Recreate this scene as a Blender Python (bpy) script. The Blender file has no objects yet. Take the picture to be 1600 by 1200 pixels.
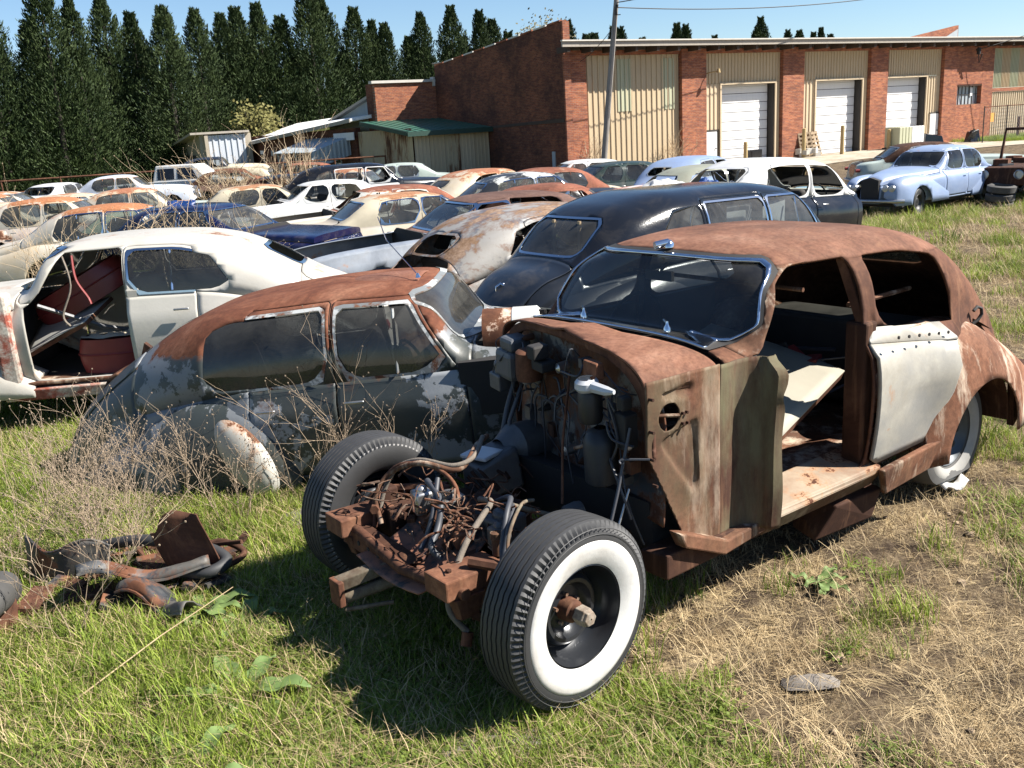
import bpy, bmesh, math, random
from mathutils import Vector, Matrix, noise
random.seed(7)
R = math.radians
SC = bpy.context.scene
COL = SC.collection
# ------------------------------------------------------------------ camera, sky, sun, exposure
cd = bpy.data.cameras.new('camera'); cam = bpy.data.objects.new('camera', cd); COL.objects.link(cam)
cd.sensor_width = 36.0; cd.lens = 36.0*1450/1600; cd.clip_start = 0.05; cd.clip_end = 2000
PITCH = math.atan(398/1450); ROLL = R(3.53)
fwd = Vector((0, math.cos(PITCH), -math.sin(PITCH))); up0 = Vector((0, math.sin(PITCH), math.cos(PITCH))); rt0 = Vector((1, 0, 0))
rt = rt0*math.cos(ROLL)-up0*math.sin(ROLL); upv = rt0*math.sin(ROLL)+up0*math.cos(ROLL)
m = Matrix((rt, upv, -fwd)).transposed().to_4x4(); m.translation = Vector((0, 0, 2.215))
cam.matrix_world = m; SC.camera = cam
SUN_EL, SUN_AZ = R(44), R(-4)          # azimuth measured from +x, counter-clockwise
W = bpy.data.worlds.new('World'); SC.world = W; W.use_nodes = True
wn = W.node_tree; wn.nodes.clear()
sky = wn.nodes.new('ShaderNodeTexSky'); sky.sky_type = 'NISHITA'; sky.sun_disc = False
sky.sun_elevation = SUN_EL; sky.sun_rotation = R(90)-SUN_AZ; sky.air_density = 1.0; sky.dust_density = 0.0; sky.ozone_density = 5.5; sky.altitude = 0
bgn = wn.nodes.new('ShaderNodeBackground'); bgn.inputs[1].default_value = 0.055
wo = wn.nodes.new('ShaderNodeOutputWorld')
wn.links.new(sky.outputs[0], bgn.inputs[0]); wn.links.new(bgn.outputs[0], wo.inputs[0])
sl = bpy.data.lights.new('sun', 'SUN'); sun = bpy.data.objects.new('sun', sl); COL.objects.link(sun)
sl.energy = 5.0; sl.angle = R(0.5); sl.color = (1.0, 0.95, 0.87)
sd = Vector((math.cos(SUN_EL)*math.cos(SUN_AZ), math.cos(SUN_EL)*math.sin(SUN_AZ), math.sin(SUN_EL)))
sun.rotation_euler = sd.to_track_quat('Z', 'Y').to_euler(); sun.location = (30, 0, 30)
vs = SC.view_settings; vs.view_transform = 'Standard'; vs.look = 'None'; vs.exposure = 1.42; vs.gamma = 1; vs.use_curve_mapping = False
SC.render.engine = 'CYCLES'
try:
    SC.cycles.max_bounces = 6; SC.cycles.transparent_max_bounces = 16; SC.cycles.diffuse_bounces = 3
except Exception: pass

# ------------------------------------------------------------------ helpers
def ss(x, a, b):
    t = min(1, max(0, (x-a)/(b-a))); return t*t*(3-2*t)
def lerp(a, b, t): return a+(b-a)*t
def gz(x, y):
    """height of the ground"""
    g = -0.3*ss(y, 3.6, 14)*(1-ss(y, 34, 48)) - 0.2*ss(y, 34, 48)
    g -= 0.16*math.exp(-((x-10)/5)**2-((y-25)/6)**2)
    return g
def fbm(x, y, s=1.0, o=3, z=0.0):
    v = 0; a = 1; t = 0
    for i in range(o):
        v += a*noise.noise((x*s, y*s, z+i*7.3)); t += a; a *= .5; s *= 2.1
    return v/t
def rnd(a, b): return random.uniform(a, b)

class MB:
    """collects shapes for ONE mesh object"""
    def __init__(s): s.v = []; s.f = []
    def add(s, vs, fs):
        o = len(s.v); s.v += [tuple(p) for p in vs]; s.f += [[i+o for i in f] for f in fs]; return s
    def box(s, c, d, M=None, tap=1.0):
        x, y, z = d[0]/2, d[1]/2, d[2]/2
        P = [Vector((sx*x*(tap if sz > 0 else 1), sy*y*(tap if sz > 0 else 1), sz*z)) for sz in (-1, 1) for sy in (-1, 1) for sx in (-1, 1)]
        if M is not None: P = [M @ p for p in P]
        P = [p+Vector(c) for p in P]
        return s.add(P, [(0, 2, 3, 1), (4, 5, 7, 6), (0, 1, 5, 4), (1, 3, 7, 5), (3, 2, 6, 7), (2, 0, 4, 6)])
    def hexa(s, P):
        return s.add(P, [(0, 3, 2, 1), (4, 5, 6, 7), (0, 1, 5, 4), (1, 2, 6, 5), (2, 3, 7, 6), (3, 0, 4, 7)])
    def tube(s, pts, r, n=8, cap=True, flat=1.0):
        pts = [Vector(p) for p in pts]; rr = r if isinstance(r, (list, tuple)) else [r]*len(pts)
        o = len(s.v); prev = None
        for i, p in enumerate(pts):
            d = (pts[min(i+1, len(pts)-1)]-pts[max(i-1, 0)])
            if d.length < 1e-9: d = Vector((0, 0, 1))
            d.normalize()
            if prev is None:
                a = Vector((0, 0, 1)) if abs(d.z) < .9 else Vector((1, 0, 0)); u = d.cross(a).normalized()
            else:
                u = (prev-d*prev.dot(d));
                if u.length < 1e-6: u = d.orthogonal()
                u.normalize()
            prev = u; w = d.cross(u)
            for k in range(n):
                t = 2*math.pi*k/n; q = p+(u*math.cos(t)+w*math.sin(t)*flat)*rr[i]; s.v.append(tuple(q))
        for i in range(len(pts)-1):
            for k in range(n):
                a = o+i*n+k; b = o+i*n+(k+1) % n; s.f.append([a, b, b+n, a+n])
        if cap:
            s.f.append([o+k for k in range(n)][::-1]); s.f.append([o+(len(pts)-1)*n+k for k in range(n)])
        return s
    def lathe(s, prof, n=32, c=(0, 0, 0), ax='y', M=None, a0=0.0, a1=2*math.pi):
        """prof: list of (axis position, radius)"""
        full = abs(a1-a0-2*math.pi) < 1e-6; cols = n if full else n+1
        vs = []
        for k in range(cols):
            t = a0+(a1-a0)*k/n; ct, st = math.cos(t), math.sin(t)
            for (y, r) in prof:
                p = Vector((r*ct, y, r*st)) if ax == 'y' else (Vector((y, r*ct, r*st)) if ax == 'x' else Vector((r*ct, r*st, y)))
                if M is not None: p = M @ p
                vs.append(p+Vector(c))
        m_ = len(prof); fs = []
        for k in range(n):
            k2 = (k+1) % cols
            for j in range(m_-1): fs.append([k*m_+j, k*m_+j+1, k2*m_+j+1, k2*m_+j])
        return s.add(vs, fs)
    def prism(s, poly, y0, y1, ax='y'):
        """extrudes an outline (list of 2D points) between two positions of an axis"""
        n = len(poly)
        mk = {'y': lambda a, b, c: (a, c, b), 'x': lambda a, b, c: (c, a, b), 'z': lambda a, b, c: (a, b, c)}[ax]
        vs = [mk(a, b, y0) for a, b in poly]+[mk(a, b, y1) for a, b in poly]
        fs = [list(range(n))[::-1], list(range(n, 2*n))]+[[i, (i+1) % n, (i+1) % n+n, i+n] for i in range(n)]
        return s.add(vs, fs)
    def grid(s, fn, nu, nv):
        vs = [fn(i/nu, j/nv) for i in range(nu+1) for j in range(nv+1)]
        return s.add(vs, [[i*(nv+1)+j, (i+1)*(nv+1)+j, (i+1)*(nv+1)+j+1, i*(nv+1)+j+1] for i in range(nu) for j in range(nv)])
    def build(s, name, mat, parent=None, smooth=None, kind=None, bev=0, solid=0, label=None):
        me = bpy.data.meshes.new(name); me.from_pydata(s.v, [], s.f); me.update()
        if smooth: 
            me.polygons.foreach_set('use_smooth', [True]*len(me.polygons)); me.set_sharp_from_angle(angle=R(smooth))
        o = bpy.data.objects.new(name, me); COL.objects.link(o)
        if mat: me.materials.append(mat)
        if parent: o.parent = parent
        if kind: o['kind'] = kind
        if label: o['label'] = label
        if solid:
            md = o.modifiers.new('solid', 'SOLIDIFY'); md.thickness = solid; md.offset = -1
        if bev:
            md = o.modifiers.new('bevel', 'BEVEL'); md.width = bev; md.segments = 2; md.limit_method = 'ANGLE'; md.angle_limit = R(40)
        return o

def thing(name, label, cat, loc=(0, 0, 0), rz=0, group=None, tilt=0, roll=0):
    o = bpy.data.objects.new(name, None); COL.objects.link(o); o.empty_display_size = .3
    o.location = loc; o.rotation_euler = (roll, -tilt, rz)
    o['label'] = label; o['category'] = cat
    if group: o['group'] = group
    return o
def tag(o, label, cat, group=None):
    o['label'] = label; o['category'] = cat
    if group: o['group'] = group
    return o
def struct(o): o['kind'] = 'structure'; return o
def copy_thing(o, loc, rz=None, label=None, sc=None, mats=None):
    c = o.copy(); COL.objects.link(c); c.location = loc
    if rz is not None: c.rotation_euler = (o.rotation_euler[0], o.rotation_euler[1], rz)
    if label: c['label'] = label
    if sc: c.scale = sc if not isinstance(sc, (int, float)) else (sc, sc, sc)
    for ch in list(o.children):
        d = ch.copy(); COL.objects.link(d); d.parent = c
        for g in list(ch.children):
            e = g.copy(); COL.objects.link(e); e.parent = d
    return c

# ------------------------------------------------------------------ materials
class NT:
    def __init__(s, name):
        s.m = bpy.data.materials.new(name); s.m.use_nodes = True; s.t = s.m.node_tree; s.n = s.t.nodes; s.n.clear()
        s.out = s.n.new('ShaderNodeOutputMaterial'); s.b = s.n.new('ShaderNodeBsdfPrincipled'); s.l(s.b.outputs[0], s.out.inputs[0])
        s.tc = s.n.new('ShaderNodeTexCoord')
    def l(s, a, b): s.t.links.new(a, b)
    def co(s, scale=(1, 1, 1), off=(0, 0, 0), rot=(0, 0, 0), src='Object'):
        mp = s.n.new('ShaderNodeMapping'); mp.inputs['Scale'].default_value = scale; mp.inputs['Location'].default_value = off; mp.inputs['Rotation'].default_value = rot
        s.l(s.tc.outputs[src], mp.inputs[0]); return mp.outputs[0]
    def geo(s, scale=(1, 1, 1)):
        g = s.n.new('ShaderNodeNewGeometry'); mp = s.n.new('ShaderNodeMapping'); mp.inputs['Scale'].default_value = scale; s.l(g.outputs['Position'], mp.inputs[0]); return mp.outputs[0]
    def noise(s, co, scale, det=6, rough=.6, dist=0):
        n = s.n.new('ShaderNodeTexNoise'); n.inputs['Scale'].default_value = scale; n.inputs['Detail'].default_value = det
        n.inputs['Roughness'].default_value = rough; n.inputs['Distortion'].default_value = dist; s.l(co, n.inputs['Vector']); return n.outputs['Fac']
    def ramp(s, f, st, interp='LINEAR'):
        r = s.n.new('ShaderNodeValToRGB'); r.color_ramp.interpolation = interp; e = r.color_ramp.elements
        while len(e) < len(st): e.new(.5)
        for i, (p, c) in enumerate(st):
            e[i].position = p; e[i].color = (c[0], c[1], c[2], 1) if not isinstance(c, (int, float)) else (c, c, c, 1)
        s.l(f, r.inputs[0]); return r.outputs[0]
    def mix(s, f, a, b, mode='MIX'):
        x = s.n.new('ShaderNodeMix'); x.data_type = 'RGBA'; x.blend_type = mode
        for v, i in ((f, 0), (a, 6), (b, 7)):
            if isinstance(v, (int, float)): x.inputs[i].default_value = v if i == 0 else (v, v, v, 1)
            elif isinstance(v, (tuple, list)): x.inputs[i].default_value = (v[0], v[1], v[2], 1)
            else: s.l(v, x.inputs[i])
        return x.outputs[2]
    def math(s, op, a, b=0.0, clamp=False):
        x = s.n.new('ShaderNodeMath'); x.operation = op; x.use_clamp = clamp
        for v, i in ((a, 0), (b, 1)):
            if isinstance(v, (int, float)): x.inputs[i].default_value = v
            else: s.l(v, x.inputs[i])
        return x.outputs[0]
    def sep(s, co, i):
        x = s.n.new('ShaderNodeSeparateXYZ'); s.l(co, x.inputs[0]); return x.outputs[i]
    def bump(s, h, st=.3, d=.01):
        b = s.n.new('ShaderNodeBump'); b.inputs['Strength'].default_value = st; b.inputs['Distance'].default_value = d
        s.l(h, b.inputs['Height']); s.l(b.outputs[0], s.b.inputs['Normal']); return b
    def set(s, col=None, rough=None, metal=None, spec=None):
        for v, k in ((col, 'Base Color'), (rough, 'Roughness'), (metal, 'Metallic'), (spec, 'Specular IOR Level')):
            if v is None: continue
            if isinstance(v, (int, float)): s.b.inputs[k].default_value = v
            elif isinstance(v, (tuple, list)): s.b.inputs[k].default_value = (v[0], v[1], v[2], 1)
            else: s.l(v, s.b.inputs[k])
        return s.m

def mat_simple(name, c, rough=.6, metal=0, var=.25, sc=6, bump=0):
    t = NT(name); n = t.noise(t.co(), sc, 6, .65)
    t.set(t.mix(n, [x*(1-var) for x in c], [min(1, x*(1+var)) for x in c]), rough, metal)
    if bump: t.bump(t.noise(t.co(), sc*8, 4), bump, .004)
    return t.m

RUSTC = [(.25, (.030, .016, .012)), (.42, (.082, .034, .020)), (.52, (.14, .060, .033)), (.62, (.205, .096, .056)), (.8, (.29, .16, .095))]
_seed = [0]
def mat_paint(name, base, second=None, a2=0.0, rust=0.0, top=None, rough=.4, dirt=.25, rusty2=None, sc=1.6, hard=.015, streak=0.0, rc=None, metal=0, topk=1.2):
    """weathered car paint: base colour, patches of a second coat, rust breaking through (also above height `top`)"""
    t = NT(name); _seed[0] += 1; off = (_seed[0]*3.7, _seed[0]*1.9, _seed[0]*5.3)
    co = t.co(off=off)
    col = t.mix(t.noise(co, 5, 5, .6), [c*(1-dirt*.5) for c in base], [min(1, c*(1+dirt*.5)) for c in base])
    fine = t.noise(co, 30, 4, .7)
    if dirt: col = t.mix(t.ramp(t.noise(co, 2.3, 8, .7, .5), [(.5, 0), (.75, min(1, dirt*1.3))]), col, (.20, .17, .13))
    if second is not None:
        n = t.noise(co, sc*.9, 12, .68, .15)
        th = .5+(.5-a2)*.36
        f = t.ramp(n, [(th-hard, 0), (th+hard, 1)])
        sc2 = t.mix(fine, [c*.85 for c in second], second)
        col = t.mix(f, col, sc2)
    rn = t.noise(co, sc*1.4, 12, .72, .25)
    zc = t.sep(t.tc.outputs['Object'], 2)
    if top is not None:
        rn = t.math('ADD', rn, t.math('MULTIPLY', t.math('MAXIMUM', t.math('SUBTRACT', zc, top), -.2), topk))
    if rust > 0 or top is not None:
        th = .5+(.5-rust)*.42
        rcol = t.ramp(t.noise(co, 2.6, 12, .75, .6), rc or RUSTC)
        rcol = t.mix(t.ramp(fine, [(.35, .5), (.65, 0)]), rcol, (.06, .028, .018))
        halo = t.ramp(rn, [(th-.07, 0), (th, .75)])
        rf = t.ramp(rn, [(th-.008, 0), (th+.012, 1)])
        col = t.mix(halo, col, (.33, .16, .07)) if max(base) > .25 else t.mix(halo, col, (.12, .055, .03))
        col = t.mix(rf, col, rcol)
        ro = t.mix(rf, rough, .85)
        t.set(col, ro, metal, t.mix(rf, .5, .15))
    else:
        t.set(col, rough, metal)
    if streak:
        pass
    t.bump(t.math('ADD', fine, t.math('MULTIPLY', rn, 3.0)), .25, .003)
    return t.m
def mat_rust(name, dark=1.0, rc=None, green=0.0, pale=0.0, sc=2.4, rough=.85):
    t = NT(name); _seed[0] += 1; co = t.co(off=(_seed[0]*2.7, _seed[0]*1.3, 0))
    col = t.ramp(t.noise(co, sc, 12, .74, .5), [(p, [x*dark for x in c]) for p, c in (rc or RUSTC)])
    col = t.mix(t.ramp(t.noise(co, 42, 5, .7), [(.35, .45), (.6, 0)]), col, (.05, .022, .014))
    col = t.mix(t.ramp(t.noise(t.co((1, 1, .6), (3, 8, 1)), 1.3, 6, .65), [(.38, .55), (.56, 0)]), col, (.045, .024, .018))
    col = t.mix(t.ramp(t.noise(t.co((14, 14, 1.2), (2, 5, 3)), 1.4, 5, .6), [(.54, 0), (.70, .35)]), col, (.24, .125, .07))
    if pale: col = t.mix(t.ramp(t.noise(t.co((5, 5, 1.2), (9, 2, 4)), 1.7, 10, .7), [(.5, 0), (.66, pale)]), col, (.52, .43, .33))
    if green: col = t.mix(t.ramp(t.noise(t.co((3, 3, .9), (1, 7, 2)), 2.2, 9, .65), [(.38, green), (.62, 0)]), col, (.13, .12, .07))
    t.set(col, rough, 0, .2); t.bump(t.noise(co, 60, 6, .7), .35, .003); return t.m
def mat_glass(name, tint=(.75, .8, .8), dirt=.12, trans=.75):
    t = NT(name); t.n.remove(t.b)
    tr = t.n.new('ShaderNodeBsdfTransparent'); tr.inputs[0].default_value = (tint[0]*trans, tint[1]*trans, tint[2]*trans, 1)
    gl = t.n.new('ShaderNodeBsdfGlossy'); gl.inputs['Roughness'].default_value = .03
    fr = t.n.new('ShaderNodeFresnel'); fr.inputs[0].default_value = 1.6
    mx = t.n.new('ShaderNodeMixShader'); t.l(fr.outputs[0], mx.inputs[0]); t.l(tr.outputs[0], mx.inputs[1]); t.l(gl.outputs[0], mx.inputs[2])
    df = t.n.new('ShaderNodeBsdfDiffuse'); df.inputs[0].default_value = (.42, .40, .35, 1)
    m2 = t.n.new('ShaderNodeMixShader'); f = t.ramp(t.noise(t.co(), 3.0, 9, .7, .4), [(.35, dirt*.4), (.75, dirt*1.6)]); t.l(f, m2.inputs[0])
    t.l(mx.outputs[0], m2.inputs[1]); t.l(df.outputs[0], m2.inputs[2]); t.l(m2.outputs[0], t.out.inputs[0]); return t.m

M = {}
M['glass'] = mat_glass('window_glass', dirt=.10)
M['glass_dark'] = mat_glass('dark_glass', (.6, .66, .68), .05, .5)
M['glass_dusty'] = mat_glass('dusty_glass', (.8, .85, .78), .45, .8)
M['chrome'] = mat_simple('chrome', (.62, .64, .68), .16, 1.0, .12, 20)
M['dull_chrome'] = mat_simple('dull_chrome', (.42, .42, .42), .38, .9, .3, 12)
M['rubber'] = mat_simple('tyre_rubber', (.030, .030, .031), .62, 0, .35, 9, .15)
M['rubber_grey'] = mat_simple('old_rubber', (.055, .053, .05), .75, 0, .4, 7, .2)
M['white_rubber'] = mat_paint('whitewall_rubber', (.55, .54, .52), (.44, .42, .39), .42, 0, None, .5, .2, sc=4, hard=.1)
M['black_metal'] = mat_simple('black_metal', (.022, .022, .023), .5, .2, .5, 8, .1)
M['dark'] = mat_simple('dark_trim', (.018, .016, .015), .8, 0, .6, 5)
M['interior'] = mat_simple('dark_interior', (.03, .026, .023), .85, 0, .6, 4)
M['red_seat'] = mat_simple('red_leather', (.20, .022, .02), .5, 0, .45, 5, .1)
M['tan_seat'] = mat_simple('tan_leather', (.30, .22, .13), .6, 0, .4, 5, .1)
M['rust'] = mat_rust('rust')
M['rust_roof'] = mat_rust('matt_red_rust', 1.12, rc=[(.25, (.050, .026, .020)), (.42, (.115, .052, .033)), (.52, (.17, .078, .048)), (.60, (.205, .102, .066)), (.75, (.29, .17, .115))], sc=1.5)
M['rust_dark'] = mat_rust('dark_rust', .38)
M['rust_green'] = mat_rust('mossy_rust', .95, green=.40, pale=.40)
M['rust_pale'] = mat_rust('sun_bleached_rust', 1.05, pale=.75, green=.12)
M['rust_orange'] = mat_rust('orange_rust', 1.35)
M['alu'] = mat_simple('bare_aluminium', (.36, .34, .30), .5, .1, .12, 3, .12)
M['grey_metal'] = mat_simple('grey_cast_metal', (.11, .11, .112), .5, .4, .5, 14, .3)
M['hose'] = mat_simple('hose_rubber', (.045, .047, .055), .55, 0, .4, 12)
M['cloth_hose'] = mat_simple('frayed_hose', (.15, .125, .10), .9, 0, .6, 25, .6)
M['white_metal'] = mat_simple('white_enamel', (.45, .46, .47), .3, 0, .2, 10)
M['board'] = mat_simple('weathered_beige_panel', (.27, .25, .20), .6, 0, .22, 2.2, .2)
# ------------------------------------------------------------------ sheet-metal surfaces that can be cut by any function of (x, y, z)
class Sheet:
    def __init__(s, v=None, f=None): s.v = v or []; s.f = f or []
    def compact(s):
        used = {}; nv = []; nf = []
        for f in s.f:
            g = []
            for i in f:
                if i not in used: used[i] = len(nv); nv.append(s.v[i])
                g.append(used[i])
            nf.append(g)
        s.v, s.f = nv, nf; return s
    def split(s, fn):
        """returns (part where fn <= 0, part where fn > 0)"""
        v = list(s.v); val = [fn(*p) for p in v]; cache = {}; A = []; B = []
        for f in s.f:
            vs_ = [val[i] for i in f]
            if max(vs_) <= 0: A.append(f); continue
            if min(vs_) > 0: B.append(f); continue
            a = []; b = []; n = len(f)
            for k in range(n):
                i, j = f[k], f[(k+1) % n]
                (a if val[i] <= 0 else b).append(i)
                if (val[i] <= 0) != (val[j] <= 0):
                    key = (i, j) if i < j else (j, i)
                    if key not in cache:
                        t = val[i]/(val[i]-val[j]); p, q = v[i], v[j]
                        cache[key] = len(v); v.append((p[0]+(q[0]-p[0])*t, p[1]+(q[1]-p[1])*t, p[2]+(q[2]-p[2])*t)); val.append(0)
                    c = cache[key]; a.append(c); b.append(c)
            if len(a) > 2: A.append(a)
            if len(b) > 2: B.append(b)
        return Sheet(v, A).compact(), Sheet(list(v), B).compact()
    def off(s, d):
        nr = [Vector((0, 0, 0)) for _ in s.v]
        for f in s.f:
            if len(f) < 3: continue
            a, b, c = Vector(s.v[f[0]]), Vector(s.v[f[1]]), Vector(s.v[f[2]]); n = (b-a).cross(c-a)
            if len(f) > 3: n += (c-a).cross(Vector(s.v[f[3]])-a)
            for i in f: nr[i] += n
        s.v = [tuple(Vector(p)+(n.normalized()*d if n.length > 1e-12 else n)) for p, n in zip(s.v, nr)]; return s
    def build(s, name, mat, parent=None, solid=0, label=None, smooth=38):
        if not s.f: return None
        mb = MB(); mb.v = s.v; mb.f = s.f
        return mb.build(name, mat, parent, smooth=smooth, solid=solid, label=label)

def curve(pts):
    """smooth monotone interpolation through (x, value) points"""
    pts = sorted(pts); X = [p[0] for p in pts]; Y = [p[1] for p in pts]; n = len(X)
    d = [(Y[i+1]-Y[i])/(X[i+1]-X[i]) for i in range(n-1)]
    m_ = [d[0]]+[0 if d[i-1]*d[i] <= 0 else 2*d[i-1]*d[i]/(d[i-1]+d[i]) for i in range(1, n-1)]+[d[-1]]
    def f(x):
        if x <= X[0]: return Y[0]
        if x >= X[-1]: return Y[-1]
        i = 0
        while x > X[i+1]: i += 1
        h = X[i+1]-X[i]; t = (x-X[i])/h; t2 = t*t; t3 = t2*t
        return (2*t3-3*t2+1)*Y[i]+(t3-2*t2+t)*h*m_[i]+(-2*t3+3*t2)*Y[i+1]+(t3-t2)*h*m_[i+1]
    return f
def poly(pts, rad=.05):
    """signed distance (negative inside) of a convex outline in (x, z) with soft corners"""
    c = (sum(p[0] for p in pts)/len(pts), sum(p[1] for p in pts)/len(pts)); E = []
    for i in range(len(pts)):
        (x0, z0), (x1, z1) = pts[i], pts[(i+1) % len(pts)]; dx, dz = x1-x0, z1-z0; L = math.hypot(dx, dz) or 1
        nx, nz = dz/L, -dx/L; o = nx*x0+nz*z0
        if nx*c[0]+nz*c[1]-o > 0: nx, nz, o = -nx, -nz, -o
        E.append((nx, nz, o))
    k = rad
    def f(x, z):
        ds = [a*x+b*z-o for a, b, o in E]; mx = max(ds)
        if mx < -4*k: return mx
        return mx+k*math.log(sum(math.exp((d-mx)/k) for d in ds if d-mx > -6*k))*.8 if k > 0 else mx
    return f
def rrect(u, v, cu, cv, hu, hv, r):
    a = abs(u-cu)-hu+r; b = abs(v-cv)-hv+r
    return math.hypot(max(a, 0), max(b, 0))+min(max(a, b), 0)-r

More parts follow.
